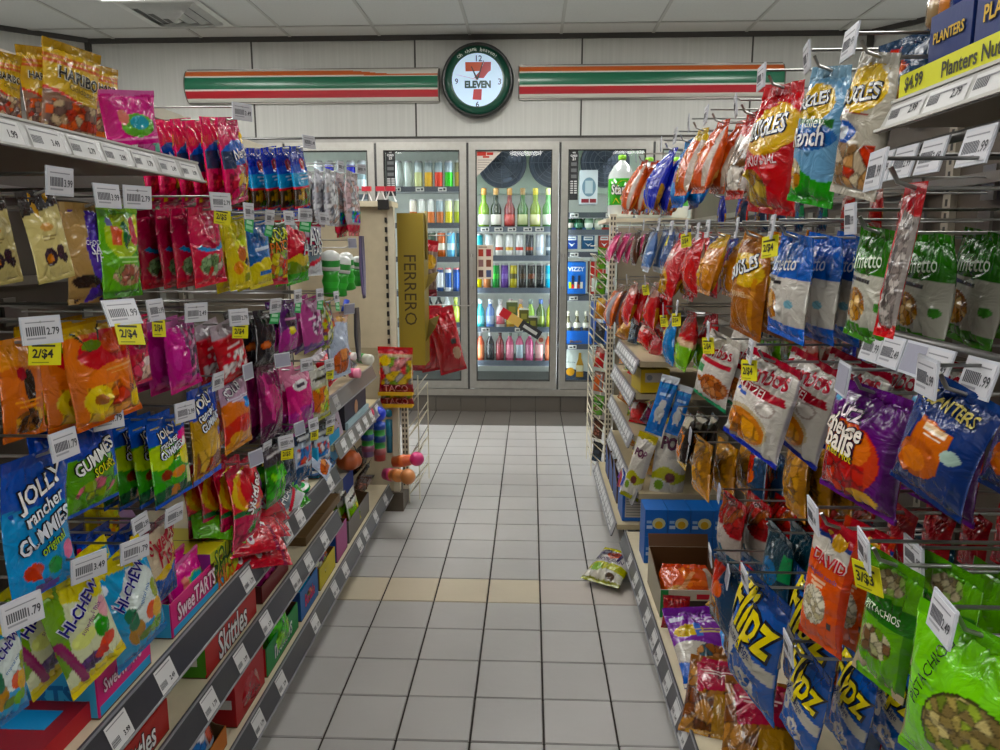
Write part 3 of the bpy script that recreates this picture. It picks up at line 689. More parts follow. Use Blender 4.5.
# ------------------------------------------------------------------ price tags and hooks
def tag_mesh(price,kindc):
    b=MB(); W_,H_=.048,.032
    b.box(-W_/2-.002,0,-H_-.003,W_/2+.002,.0022,.003,'c9ccd4')
    col={'w':'cfcfd4','n':'9a9aa8'}[kindc]
    b.box(-W_/2,-.0006,-H_,W_/2,0,0,col)
    if kindc=='w':
        b.box(-W_/2+.004,-.0009,-.0060,W_/2-.006,-.0006,-.0045,'8e8e94')
        for i in range(9): b.box(-W_/2+.004+i*.0028,-.0009,-.023,-W_/2+.0056+i*.0028,-.0006,-.011,'4e4e54')
        b.text(price,lambda x,y:(.014+x,-.0011,-.018+y),.016,'3a3a40',bold=.02,ysc=1.4); b.box(-W_/2+.004,-.0009,-.028,.004,-.0006,-.0255,'9a9aa0')
    return b
def sale_mesh(kindc,txt):
    b=MB(); c={'y':'dcd400','g':'2fa858'}[kindc]; W_,H_=.042,.034
    b.box(-W_/2,-.0005,-H_,W_/2,.0005,0,c)
    if kindc=='y':
        b.box(-W_/2+.004,-.0009,-.009,W_/2-.008,-.0005,-.006,'3a3a20'); b.text(txt,lambda x,y:(-.003+x,-.0011,-.019+y),.026,'26261c',bold=.03,ysc=1.1); b.box(-W_/2+.004,-.0009,-.031,W_/2-.016,-.0005,-.0295,'8a8a20')
    else:
        b.box(-.016,-.0009,-.016,.012,-.0005,-.008,'bfe8c8'); b.box(-.018,-.0009,-.028,.016,-.0005,-.02,'9fdcb0')
    return b
TAGP={}
def proto_part(key,mk,name,m):
    if key in TAGP: 
        o=TAGP[key].copy(); COL.objects.link(o); o.parent=None; o.location=(0,0,0); o.rotation_euler=(0,0,0); return o
    o=mk().build(name,m); TAGP[key]=o; return o
PR=['1.99','2.49','2.99','3.49','3.99','1.79','2.79']
def hook(side,Y,z,Xf,Xb,what,tg='w',yaw=None,sale_txt='2/$4',tilt=0,sc=1.,double=True,lab=None):
    """peg hook: two wires out of the gondola wall, a price plate on its tip"""
    s=1 if side=='L' else -1     # the aisle lies towards +X for the left side
    tip=Xf+s*.035; t=empty('peg_hook',(Xb,Y,z)); L=abs(tip-Xb)
    key=('wires',round(L,2),s)
    if key in TAGP:
        o=TAGP[key].copy(); COL.objects.link(o)
    else:
        b=MB(); Lr=round(L,2)
        b.tube([(0,0,0),(s*(Lr-.03),0,0),(s*(Lr-.012),0,.006),(s*(Lr-.004),0,.02)],.0024,'a9a9a6',6)
        b.tube([(0,0,.028),(s*Lr,0,.028)],.0021,'a9a9a6',6)
        b.box(-s*.0+min(0,s*.006),-.02,-.012,max(0,s*.006),.02,.05,'8f8d88')
        o=b.build('wire','wire'); TAGP[key]=o
    o.parent=t
    pr=PR[int(abs(Y*37+z*91))%7]
    k=('tag',pr,'w' if tg in('w','y','g','W') else 'n')
    if tg=='x': return tag(t,lab or ' '.join(('plain wire peg hook for the %s'%what).split()[:16]),'peg hook','plain wire peg hooks')
    o=proto_part(k,lambda: tag_mesh(pr,k[2]),'price_tag','card'); o.parent=t
    base=PI/2 if side=='L' else -PI/2
    yw=yaw if yaw is not None else (.30 if side=='L' else -.12)+.25*math.sin(Y*91)*(1 if side=='L' else .3)
    tilt+=.12*math.sin(Y*57+z*31)
    rz=base-yw if side=='L' else base+yw
    o.location=(s*(L+.004),0,.033); o.rotation_euler=(tilt,0,rz); o.scale=(sc,sc,sc)
    if tg in('y','g'):
        so=proto_part(('sale',tg,sale_txt),lambda: sale_mesh(tg,sale_txt),'sale_tag','card'); so.parent=t
        q=Euler((tilt,0,rz)).to_matrix()@Vector((.003,.001,-.030*sc)); so.location=Vector(o.location)+q; so.rotation_euler=(tilt+.05,.12*(1 if side=='L' else -1),rz+(0 if side=='L' else .5)); so.scale=(sc,sc,sc)
    tag(t,lab or (' '.join(('peg hook with price plate for the %s'%what).split()[:16])),'peg hook','wire peg hooks with price plates')
    return t
XL,XR=-.70,.42; BL,BR=-1.17,.83
def column(side,kn,cx,yt,yb,wp,n=1,X=None,yaw=0,roll=0,pitch=0,dx=.035,tg='w',where='',hk=True,jit=1.,lod=None,sale='2/$4',what=None,tsc=1.,tyaw=None,zoff=0,ttilt=0,cap=.72,dfac=1.):
    if side=='R' and wp<30 and roll>=6: pitch=-roll*.9; roll=roll*.15; yaw=yaw*.3; cap=.66; dfac=1.25; dx*=.85
    s=1 if side=='L' else -1; X=X if X is not None else (XL if side=='L' else XR); Xb=BL if side=='L' else BR
    p=onX(cx,yt,X); q=onX(cx,yb,X); h=p.z-q.z; base=PI/2 if side=='L' else -PI/2
    ya=math.radians(yaw); rz=base-ya if side=='L' else base+ya
    rv=Vector((math.cos(rz),math.sin(rz),0)); mid=Vector((p.x,p.y,(p.z+q.z)/2))
    lo,hi=.02,.5
    for _ in range(24):
        w=(lo+hi)/2; a=proj(mid-rv*w/2)[0]; b_=proj(mid+rv*w/2)[0]
        if abs(b_-a)>wp: hi=w
        else: lo=w
    w=min(max(w,.035),.34,cap*h)
    k=K[kn]; r=random.Random(int(cx*13+yt)); hp=lod or (yb-yt)
    o0=make_bag(kn,w,h,hp,seed=int(cx+yt*3),dfac=dfac); cat='snack bag' if kn in SNACK else 'candy bag'
    wh=where
    for i in range(n):
        o=o0 if i==0 else o0.copy()
        if i: COL.objects.link(o)
        jy=r.uniform(-.10,.10)*jit if i else 0; jr=r.uniform(-.05,.05)*jit if i else 0
        o.location=(X-s*dx*i,p.y+(r.uniform(-.004,.004) if i else 0),p.z-(r.uniform(0,.006) if i else 0))
        e=Matrix.Rotation(rz+(jy if side=='L' else -jy),4,'Z')@Matrix.Rotation(math.radians(pitch),4,'X')@Matrix.Rotation(math.radians(roll)+jr,4,'Y')
        o.rotation_euler=e.to_euler()
        def fit(*c):
            for q in c:
                if len(q.split())<=16: return q
            return c[-1]
        if i==0: lab=fit('%s hanging %s, front of its peg'%(k['desc'],wh),'%s hanging %s'%(k['desc'],wh),'%s %s'%(k['desc'],wh)) if n>1 else fit('%s hanging alone %s'%(k['desc'],wh),'%s %s'%(k['desc'],wh))
        else: lab=fit('%s from the front of the %s %s'%(ORD[i],k['short'],wh),'%s of the %s %s'%(ORD[i],k['short'],wh))
        tag(o,lab,cat,' '.join(('%s %s'%(k['short'],where)).split()[:9]) if n>1 else None)
    if hk: hook(side,p.y,p.z-.006+zoff,X,Xb,what or (k['short']+' '+where),tg,yaw=tyaw,sale_txt=sale,sc=tsc,tilt=ttilt)
    return o0
# ------------------------------------------------------------------ what is printed on each kind of bag
U=None
GUM=['d84a3c','e8a33c','7fc23c','d86a9c','e8d04a']
kind('nerds','hot pink candy bag with blue splash lettering',[('B','d81f5c'),('V',.88,0,0,0,0,'e02a66'),('N',.5,.28,.44,.2,.16,['c81f3c','d8406a','f0c23c','a81238'],'r'),('E',.45,.60,.44,.15,'2a64c8'),('R',0,.42,.25,.62,'2c3c5c'),('E',.8,.76,.16,.07,'f0c22a'),('T','Nerds',.5,.60,.55,'f4f4f4','1c3c9c',.15,1.2)],.3,'hot pink candy bags')
kind('blueg','blue candy bag, dark window over a red band',[('B','1a55c8'),('V',.72,.03,6,0,0,'2238a8'),('R',0,.36,1,.62,'2aa0d8'),('R',0,.14,1,.40,'3c2c1c'),('N',.5,.27,.42,.12,.15,['c89a2a','4a7a2a','8a3a1c','3c2c1c'],'r'),('R',0,.39,1,.43,'d8343c'),('R',0,.10,1,.14,'d8343c'),('R',0,0,1,.10,'1a44a8'),('E',.5,.74,.2,.08,'a83a3c'),('R',0.20,0.568,0.80,0.590,'e8f0f8'),('R',0.27,0.530,0.73,0.548,'e8f0f8')],.26,'tall blue candy bags')
kind('cleartoy','clear film bag of silvery wrapped sweets',[('B','b9b9bf'),('N',.5,.45,.48,.4,.13,['d8d8dc','9a9aa2','c4c0c4','b4948c','e4e4e8','8c90a0'],'r'),('R',.1,.82,.9,.93,'dcdce2')],.35,'clear bags of silvery sweets')
kind('beads','clear bag with rainbow beads',[('B','b6a8ac'),('N',.5,.6,.48,.25,.12,['d8d8dc','9a9aa2','d8b8bc','b4948c'],'r'),('N',.45,.30,.35,.09,.09,['3ca84a','3c5ad8','8a3cc8','d83c3c','3cb8c8'],'r'),('R',0,0,1,.18,'c83a4a')],.32,'rainbow bead bags')
kind('almond','cream and dark brown pouch with chocolate almonds',[('B','c9bb82'),('V',.78,0,0,0,.1,'2c2420'),('L',.3,.95,.38,.74,.05,'b58a3c'),('E',.48,.60,.17,.04,'c99a62'),('E',.40,.28,.17,.10,'30202c'),('E',.38,.26,.09,.05,'c07a3a'),('E',.68,.31,.11,.09,'382430'),('E',.78,.24,.09,.06,'2c1c28'),('R',.3,.49,.66,.50,'8a7a50'),('R',.3,.465,.6,.475,'8a7a50'),('R',0,0,1,.03,'b5a870')],.22,'cream almond pouches')
kind('thins','kraft bag with a purple sail shape and white lettering',[('B','a98a5c'),('P',[(.45,.93),(.86,.93),(.80,.1),(.30,.0),(.42,.28),(.33,.55)],'54409c'),('N',.3,.22,.26,.07,.1,['2a1c18','4a3424','1c1410'],'e'),('L',.62,.17,.9,.05,.07,'4a2c14'),('R',.9,0,1,1,'b59a70'),('T','CHOCOLATE',.58,.61,.55,'e9e4f4',U,0,1.1),('T','SALT',.60,.54,.42,'e9e4f4',U,0,1.1,.04),('T','THINS',.68,.46,.50,'e9e4f4',U,0,1.1)],.2,'kraft and purple bags')
kind('tropic','bright green bag of sour fruit sweets',[('B','5fae1c'),('V',.93,0,0,0,0,'8cc83c'),('E',.45,.66,.38,.24,'a8c81c'),('R',.2,.56,.4,.76,'d86a50'),('E',.52,.68,.11,.15,'1c6a3a'),('E',.78,.72,.13,.16,'c84a5a'),('E',.9,.78,.08,.13,'e0d83c'),('N',.55,.24,.38,.12,.12,['b5906a','c8a88a','a86a5a','8ca85a','c88a80'],'e'),('E',.2,.80,.09,.05,'6a6a9a'),('W',.08,0,0,0,0,'3c8a14'),('R',0.29,0.418,0.91,0.440,'c8e8a0'),('R',0.36,0.380,0.84,0.398,'c8e8a0')],.26,'bright green sweet bags')
kind('melon','pink-red bag with a blue banner and green and white sweets',[('B','c8143c'),('V',.55,.02,5,0,.02,'c8184c'),('E',.5,.50,.42,.065,'3c8cc8'),('E',.5,.54,.3,.06,'a81838'),('N',.45,.27,.36,.14,.12,['8aa87a','d8c8b8','5c7a4c','c84a4a','b8b8a0'],'e'),('E',.55,.80,.09,.035,'e07a9a'),('W',.10,.02,5,1,0,'d81430')],.3,'pink melon candy bags')
kind('yellow','tall yellow candy bag with orange and black fruit',[('B','e0cc14'),('V',.9,0,0,0,0,'c8b814'),('E',.55,.5,.2,.12,'c86a28'),('E',.75,.36,.12,.06,'30302a'),('E',.35,.3,.2,.09,'e88a1c'),('E',.7,.65,.2,.08,'d8e83c'),('L',.2,.9,.4,.6,.07,'f0e860'),('R',.6,.1,.9,.2,'9aa02a')],.32,'tall yellow candy bags')
kind('yelblue','blue and yellow sour candy bag',[('B','3a6cb0'),('W',.36,.06,7,0,.05,'d8c81c'),('E',.6,.36,.3,.1,'e8d832'),('R',.3,.2,.9,.25,'3a6cb0'),('E',.45,.75,.3,.1,'2858a0'),('R',.2,.58,.8,.62,'c8d8ea')],.3,'blue and yellow sour bags')
kind('patch','green and orange bag of sour kid-shaped sweets',[('B','8a9c1c'),('V',.6,.03,8,0,0,'3a5c1c'),('T','SOUR',.5,.8,.8,'d8e03c','2c4a1c',.1,1.5),('T','PATCH',.5,.62,.85,'e07a2a','5c3a1c',.1,1.4),('N',.5,.3,.45,.2,.2,['d8c82a','c86a2a','8ab83c','c8403c'],'r'),('R',0,0,1,.1,'c8283c')],.3,'sour shape candy bags')
kind('airred','red and green bag with a white name splash',[('B','c82434'),('E',.45,.72,.3,.2,'d84450'),('W',.45,.04,6,0,.1,'c8b41c'),('W',.32,.05,7,1,0,'6a8a1c'),('W',.18,0,0,0,0,'3aa822'),('E',.5,.9,.16,.06,'b8bcc0'),('T','AIR',.72,.56,.5,'e8ecf0','30304a',.1,1.4)],.32,'red and green candy bags')
kind('airwhite','multicoloured taffy bag with white block lettering',[('B','a8324a'),('R',0,.72,1,.9,'c8c4d8'),('W',.55,.05,9,0,0,'7a8c9a'),('W',.25,.04,9,2,0,'d8dce0'),('T','AIR',.5,.72,.7,'eef0f2','3c3c5a',.05,1.5,.05),('T','HEADS',.5,.48,.85,'eef0f2','3c3c5a',.05,1.5,.05),('L',.1,.2,.9,.34,.06,'c83040')],.3,'white-lettered taffy bags')
kind('oleft','dark orange bag with a black cat-like figure',[('B','c86420'),('V',.7,.04,5,0,0,'d8862a'),('E',.55,.52,.13,.17,'2a1c14'),('E',.4,.66,.1,.07,'a8343c'),('N',.55,.18,.34,.13,.14,['3c2414','8a5424','d8a04a','5c3418'],'e'),('R',0.20,0.368,0.80,0.390,'e8a050'),('R',0.27,0.330,0.73,0.348,'e8a050')],.3,'dark orange bags')
kind('peach','orange bag of peach ring sweets with red peach picture',[('B','e0742c'),('V',.86,.02,6,0,0,'c8a01c'),('E',.55,.70,.42,.19,'d8343c'),('E',.72,.76,.26,.12,'e05a3a'),('L',.1,.93,.3,.72,.015,'2c3c14'),('L',.5,.95,.4,.75,.015,'2c3c14'),('E',.32,.77,.14,.05,'6a8c2a'),('V',.97,0,0,0,0,'a87c1c'),('E',.62,.46,.4,.12,'e87a34'),('N',.55,.22,.42,.17,.20,['e8b83c','e07a4a','f0cc5a','d85a4c','e89a4a'],'r'),('E',.28,.26,.19,.13,'e8cc3c'),('E',.28,.26,.08,.05,'a8642a'),('W',.04,0,0,0,0,'c85c20'),('R',0.43,0.508,0.93,0.530,'f0b070'),('R',0.49,0.470,0.87,0.488,'f0b070')],.3,'orange peach ring bags')
kind('pinkring','deep pink bag of heart and ring sweets',[('B','c81f50'),('E',.5,.62,.3,.1,'8a1238'),('N',.5,.25,.42,.2,.22,['e86a80','d83c5c','f0c8b8','c82a3c'],'r'),('E',.7,.33,.2,.07,'f0dcd8')],.3,'deep pink ring sweet bags')
kind('mauve','mauve pink bag with a purple speckled panel',[('B','c23a8c'),('P',[(.45,1),(1,.9),(.95,.1),(.6,.3)],'8a5a80'),('N',.75,.5,.2,.34,.1,['6a4a6a','a88098','503450','c85a8a'],'r'),('V',.88,.03,6,0,0,'b06a98'),('E',.2,.5,.1,.2,'d85aa8'),('W',.1,.02,8,0,0,'c8347c')],.3,'mauve pink bags')
kind('mint','red bag with a clear window of red and white mints',[('B','c01824'),('V',.78,.02,6,0,0,'a89ca4'),('N',.5,.32,.42,.20,.12,['e8e0e0','d83c48','f0ecec','c8a8a8','b81c2a'],'r'),('W',.12,.02,5,0,0,'d01420'),('R',.15,.74,.85,.78,'d86a74'),('R',0.20,0.638,0.80,0.660,'f0d8d8'),('R',0.27,0.600,0.73,0.618,'f0d8d8')],.34,'red and white mint bags')
kind('blackalm','black bag with an orange almond picture',[('B','18161a'),('E',.35,.38,.22,.07,'c8643c'),('E',.35,.38,.15,.04,'d8825a'),('V',.93,0,0,0,0,'2c282e'),('E',.5,.7,.3,.08,'2a2430'),('E',.5,.2,.3,.05,'26242a')],.25,'black almond bags')
kind('rope','purple and black bag with pink lettering',[('B','5a2c6a'),('W',.5,.08,7,0,.2,'b04a94'),('E',.5,.62,.35,.16,'2c1c30'),('E',.45,.45,.2,.06,'d8c81c'),('R',0.20,0.648,0.80,0.670,'e89ac8'),('R',0.27,0.610,0.73,0.628,'e89ac8'),('W',.08,0,0,0,0,'3c1c4a')],.3,'purple rope candy bags')
kind('pinkpur','lilac and pink bag with cartoon sweets and white letters',[('B','b85a94'),('P',[(.3,1),(1,1),(1,.1),(.7,.3)],'c89ab8'),('E',.55,.5,.24,.14,'e0d0e0'),('N',.6,.5,.3,.22,.13,['d8c0d8','7a3c6a','e8e0f0','c86aa0'],'e'),('W',.14,.03,7,0,0,'6a4a8a'),('R',0.15,0.668,0.65,0.690,'f4eef4'),('R',0.21,0.630,0.59,0.648,'f4eef4')],.3,'lilac and pink candy bags')
kind('speck','yellow, green and purple speckled bag',[('B','a8a03c'),('N',.5,.5,.5,.46,.14,['c8c84a','6a8a3c','7a4a7a','d8d8c0','c86a4a'],'r')],.3,'speckled bags')
kind('fish','clear blue-white pouch with orange jelly shapes',[('B','b8c4d8'),('V',.84,.02,6,0,0,'c8a08a'),('E',.5,.7,.35,.14,'ccd8ec'),('N',.45,.25,.42,.2,.3,['d8702a','e08838','c85c1c'],'e'),('R',.7,.05,1,.3,'b8c4d8'),('E',.5,.9,.2,.05,'d8a860')],.32,'blue-white pouches')
kind('jrblue','blue gummy bag with white bubble name',[('B','2f8cc8'),('V',.62,0,0,0,-.08,'1c50b4'),('V',.93,0,0,0,0,'2848a0'),('E',.30,.18,.14,.06,'b84a3c'),('E',.62,.16,.12,.06,'3c8a4a'),('E',.45,.05,.14,.045,'5c4a8a'),('E',.88,.22,.1,.07,'d87a9c'),('T','JOLLY',.50,.74,.66,'f4f4f2','1c1c28',.30,1.6,.06),('T','rancher',.54,.60,.60,'e8eef2','1c1c28',.30,1.5,.05),('T','GUMMIES',.52,.43,.80,'dfe6ee','1c1c28',.30,1.7,.07),('T','original',.62,.315,.40,'9cc83a','14305c',.28,1.3,.04)],.16,'blue gummy bags')
kind('jrsour','green and blue sour gummy bag',[('B','5a9c28'),('V',.62,0,0,0,-.1,'1c46b0'),('N',.5,.25,.4,.12,.16,['8aa83c','a8b83c','d87a8a','5c9a3c','4a8a30'],'e'),('R',.86,.3,1,.6,'3c6ac8'),('T','GUMMIES',.5,.62,.8,'eef0ec','1c2418',.28,1.5,.07),('T','SOURS',.62,.47,.42,'e0dc28','2c4a1c',.2,1.5,.05),('W',.05,0,0,0,0,'2858b8')],.18,'green sour gummy bags')
kind('jrgreen','green gummy bag, blue top and pink fruit at right',[('B','3c9c2c'),('V',.70,0,0,0,-.05,'1c52b8'),('E',.18,.58,.3,.14,'a8c828'),('W',.20,.03,6,0,.05,'14502c'),('E',.85,.68,.22,.13,'e0468a'),('E',.84,.50,.20,.12,'e0d832'),('E',.84,.66,.09,.05,'e8e8e0'),('E',.24,.36,.12,.06,'7a2c1c'),('E',.44,.14,.12,.07,'c8823c'),('R',.80,.12,1,.34,'cfcf9c'),('E',.56,.34,.2,.06,'d0864a'),('T','JOLLY',.40,.83,.44,'f4f4f2','181c18',.22,1.35,.06),('T','rancher',.42,.725,.46,'e8eef2','181c18',.22,1.4,.05),('T','GUMMIES',.44,.62,.56,'dfe6ee','181c18',.22,1.5,.07),('T','sours',.56,.53,.2,'e0dc28','2c4a1c',.2,1.5,.05),('W',.05,0,0,0,0,'2858c8'),('R',.7,.86,.9,.93,'d8cc1c')],.24,'green gummy bags')
kind('jrpeach','blue-topped tan gummy bag with fruit slices',[('B','b08a3c'),('V',.64,0,0,0,-.1,'1c46b0'),('E',.5,.4,.6,.12,'c8a04a'),('N',.5,.22,.44,.13,.2,['c88a3c','8a4a24','d8b05a','a83c24'],'r'),('W',.06,0,0,0,0,'2858c8'),('T','JOLLY',.42,.84,.5,'f4f4f2','181c18',.25,1.4,.06),('T','rancher',.45,.73,.5,'e8eef2','181c18',.25,1.4,.05),('T','GUMMIES',.5,.62,.6,'dfe6ee','181c18',.25,1.5,.07),('R',.75,.44,.95,.52,'3c7ac8')],.22,'tan gummy bags')
kind('skitorange','orange and red fruit sweet bag with star lettering',[('B','d8702c'),('V',.66,.03,7,0,0,'b89ab0'),('W',.45,.05,5,0,.15,'c8342c'),('W',.22,.03,6,0,.2,'d88a1c'),('E',.8,.6,.14,.08,'3c8ad8'),('T','SOUR',.35,.84,.5,'e8e8ec','4a3c5a',.3,1.5,.05),('R',0.20,0.708,0.90,0.730,'dcd8e8'),('R',0.28,0.670,0.82,0.688,'dcd8e8'),('E',.3,.2,.2,.08,'e09c2c')],.28,'orange fruit sweet bags')
kind('magdark','dark magenta bag with purple folds',[('B','7a1850'),('E',.4,.55,.3,.2,'b02a6a'),('V',.9,0,0,0,0,'5a1038'),('W',.2,.04,7,0,0,'4a1038'),('L',.2,.9,.3,.3,.05,'d05a94')],.3,'dark magenta bags')
kind('magbright','bright magenta bag with a round white badge',[('B','c81e74'),('V',.78,.02,5,0,0,'d88aa8'),('E',.45,.75,.26,.08,'e6e2e6'),('R',.3,.72,.6,.78,'3c2c40'),('W',.42,.04,6,0,.1,'a8288a'),('E',.6,.3,.2,.1,'8a2878'),('L',.1,.6,.3,.2,.05,'e8609c')],.3,'bright magenta bags')
kind('sourkid','pale bag of yellow sour sweets with white block letters',[('B','b8bc9c'),('V',.72,0,0,0,.1,'d8d8d0'),('N',.5,.4,.45,.26,.22,['e0d42a','d8c828','8ac83c','d87a4a','b8bc9c'],'r'),('R',0.10,0.828,0.90,0.850,'26262c'),('R',0.19,0.790,0.81,0.808,'26262c'),('W',.1,0,0,0,0,'98a028')],.3,'yellow sour sweet bags')
kind('skitred','red rainbow-swoosh bag with pink watermelon base',[('B','c8203c'),('V',.92,0,0,0,0,'a01830'),('W',.88,.0,0,0,.0,'c82838'),('E',.5,.66,.49,.26,'d8b41c'),('E',.56,.66,.45,.25,'d87a1c'),('E',.62,.68,.40,.24,'c8202c'),('W',.42,.05,5,1,0,'1c6a34'),('W',.36,.05,5,1,0,'c83a5c'),('N',.5,.17,.48,.15,.24,['c83a5c','c83a5c','c83a5c','3c8a3c','c83a5c'],'r'),('T','Skittles',.55,.60,.72,'f4f0f0','7a1420',.75,1.4,.05)],.28,'red rainbow candy bags')
kind('wild','purple rainbow-swoosh candy bag',[('B','8a3c9c'),('E',.5,.62,.45,.25,'a86ab8'),('W',.42,.05,5,1,0,'5c2c7a'),('R',0.15,0.628,0.85,0.650,'e8dcf0'),('R',0.23,0.590,0.77,0.608,'e8dcf0')],.28,'purple candy bags')
kind('fruitgreen','dark bag of bright green fruit sweets',[('B','2f6a24'),('V',.7,.02,5,0,0,'3c3440'),('N',.5,.35,.45,.3,.2,['3cb828','58d038','2c8a20','8ad84a'],'r'),('R',0.15,0.848,0.85,0.870,'d8d8dc'),('R',0.23,0.810,0.77,0.828,'d8d8dc')],.3,'green fruit sweet bags')
kind('darkbag','dark blue-black bag with a dull blue base',[('B','2a2c30'),('V',.8,0,0,0,0,'34363c'),('W',.3,.04,6,0,0,'24405c'),('E',.5,.5,.3,.1,'3c4450')],.26,'dark blue-black bags')
kind('kidsblue','white and blue fruit bag',[('B','b8c8d8'),('V',.72,.02,5,0,0,'20304a'),('N',.5,.5,.42,.15,.2,['c83a4a','e8e8f0','3c7ac8','d86a5a'],'r'),('W',.28,.04,6,0,0,'1c4470'),('R',0.15,0.828,0.85,0.850,'e4e8ea'),('R',0.23,0.790,0.77,0.808,'e4e8ea')],.28,'white fruit bags')
kind('sourfish','bright blue wrapped candy bag with one big yellow letter',[('B','1c4cb0'),('N',.4,.5,.4,.38,.2,['2058c0','1c4098','3880d8','1848a0','c83a4a'],'r'),('T','S',.78,.62,.26,'e8c814','18204a',.05,1.2,.08),('R',0,.86,1,1,'1c3c98')],.3,'bright blue candy bags')
kind('swedish','blue bag with a yellow fish panel and dark red name',[('B','24509c'),('P',[(0,.92),(.85,.95),(1,.5),(.6,.42),(0,.36)],'c8b8a0'),('P',[(.1,.36),(.75,.56),(.85,.68),(.95,.5),(.4,.30)],'d8b428'),('V',.9,0,0,0,0,'6a2c38'),('W',.18,.02,7,0,.1,'1c3c80'),('T','Swedish',.5,.79,.88,'a82030',U,.1,1.7,.04),('T','Fish',.52,.60,.52,'a82030',U,.1,1.7,.04)],.3,'blue and yellow fish candy bags')
kind('hiyellow','yellow-green fruit chew bag with grapes and cherries',[('B','cfd4b0'),('V',.74,.02,6,0,-.2,'d8cc1c'),('P',[(0,1),(.35,1),(.12,.3),(0,.2)],'6a9a1c'),('E',.38,.44,.2,.07,'d8e08a'),('E',.72,.42,.15,.10,'2c8a24'),('N',.36,.21,.24,.07,.09,['4a2c5c','5c3a78','38204a'],'e'),('E',.72,.27,.17,.06,'d8442c'),('E',.58,.22,.12,.05,'c83024'),('E',.86,.54,.10,.10,'d8a0a8'),('W',.12,.02,5,0,.04,'e0cc1c'),('L',.05,.5,.22,.12,.06,'8a2c5c'),('T','HI-CHEW',.5,.69,.82,'2f2c7c','e8e8f0',.45,1.7,.07),('T','superfruit mix',.58,.55,.5,'7a4a80',U,.45,1.5)],.28,'yellow-green fruit chew bags')
kind('hiblue','sky-blue fruit chew bag with pineapple and mango',[('B','3a9cd0'),('V',.86,.02,6,0,-.1,'d8c81c'),('E',.62,.56,.36,.26,'d4dfdc'),('E',.34,.30,.15,.12,'a87a2c'),('L',.30,.50,.32,.40,.10,'2c6a4c'),('E',.68,.38,.13,.08,'d8552c'),('E',.82,.34,.13,.10,'e0a824'),('E',.5,.21,.14,.05,'5c7a2c'),('E',.74,.2,.15,.07,'6aa82c'),('E',.88,.52,.1,.09,'8c9a3c'),('W',.09,.02,6,0,0,'2c78b8'),('E',.14,.82,.08,.04,'e4ecf0'),('T','HI-CHEW',.50,.72,.74,'2f2c7c','e8e8f0',.5,1.7,.07),('T','tropical mix',.60,.56,.4,'3c6aa8',U,.5,1.4)],.28,'sky-blue fruit chew bags')
kind('haribo','gold bear sweet bag with a see-through lower half',[('B','d0a93a'),('V',.90,.02,5,0,0,'a88430'),('R',0,.78,1,.80,'c85a2c'),('R',0,.82,1,.86,'c86a30'),('W',.46,.03,5,1,-.1,'c8403c'),('W',.43,.03,5,1,-.1,'8a6a58'),('N',.5,.24,.46,.18,.13,['8c6a5c','b04a40','a88a6a','c8b090','6a5048','d86a4a'],'r'),('W',.07,.01,5,1,0,'c86a2c'),('T','HARIBO',.55,.67,.72,'1c1810','ece4c8',-.12,1.5,.05),('T','Goldbears',.6,.55,.5,'6a5420',U,-.12,1.2)],.34,'gold bear sweet bags')
kind('pinkstand','magenta bag with a green and teal swirl picture',[('B','d8288c'),('V',.92,.02,9,0,0,'d87ab0'),('E',.55,.50,.32,.17,'6ab04a'),('E',.58,.54,.18,.10,'2ca0b8'),('E',.3,.62,.09,.11,'e08a80'),('R',.05,.3,.95,.33,'e890c0'),('N',.5,.13,.45,.1,.12,['d87ab0','e8e8e8','7ac8b0','c83a7c'],'r')],.3,'magenta bags')
# right side
kind('bugred','red corn snack bag with yellow oval and cone crisps',[('B','c41a20'),('E',.55,.66,.50,.20,'e0a818'),('E',.42,.71,.40,.155,'c81c20'),('E',.62,.67,.42,.16,'e4b41c'),('N',.35,.19,.30,.16,.16,['b8922c','d8b85a','8a5c1c','a8801c'],'e'),('R',0,0,1,.04,'a81418'),('T','BUGLES',.56,.67,.64,'f2f2ee','1c2440',.12,2.0,.05),('T','ORIGINAL',.56,.42,.58,'ecd8d8',U,.1,1.5)],.42,'red corn snack bags')
kind('bugranch','light blue ranch corn snack bag with green base',[('B','7aa8cc'),('V',.90,.02,5,0,0,'8ab0c8'),('E',.42,.74,.42,.14,'d8b01c'),('R',.2,.56,.9,.63,'2c6a30'),('E',.5,.50,.46,.10,'2a66b0'),('W',.26,.04,5,1,-.10,'2f9a2a'),('N',.22,.22,.2,.12,.16,['d8c8a8','c89a4a','b87a2c'],'e'),('T','BUGLES',.42,.76,.6,'f2f2ee','1c2440',.2,1.6,.05),('T','Valley',.55,.595,.45,'e4ecdc',U,0,1.2),('T','Ranch',.5,.50,.66,'f0f4f6','1c3c80',.08,1.5,.04)],.42,'light blue ranch snack bags')
kind('bugyel','pale bag with yellow top and white name, mixed nuts below',[('B','b8b2a4'),('E',.45,.76,.46,.17,'e0b81c'),('V',.93,0,0,0,0,'a8a498'),('E',.28,.45,.26,.08,'3058a8'),('E',.28,.45,.12,.05,'c8d0d8'),('N',.5,.22,.42,.16,.2,['b8a890','8a6a4a','d8c8a8','c89a6a','c84a3c'],'r'),('R',.2,.58,.75,.60,'8a3030'),('T','BUGLES',.45,.72,.74,'f2f2ee','1c2440',.2,1.7,.05)],.42,'pale and yellow snack bags')
kind('rednut','white and red bag of brown nuts',[('B','b8b0a8'),('V',.72,.03,6,0,0,'b82420'),('N',.5,.35,.42,.25,.22,['8a6a4a','c8c0b4','6a4a30','d8d0c4'],'r'),('W',.1,0,0,0,0,'a82a24')],.38,'white and red nut bags')
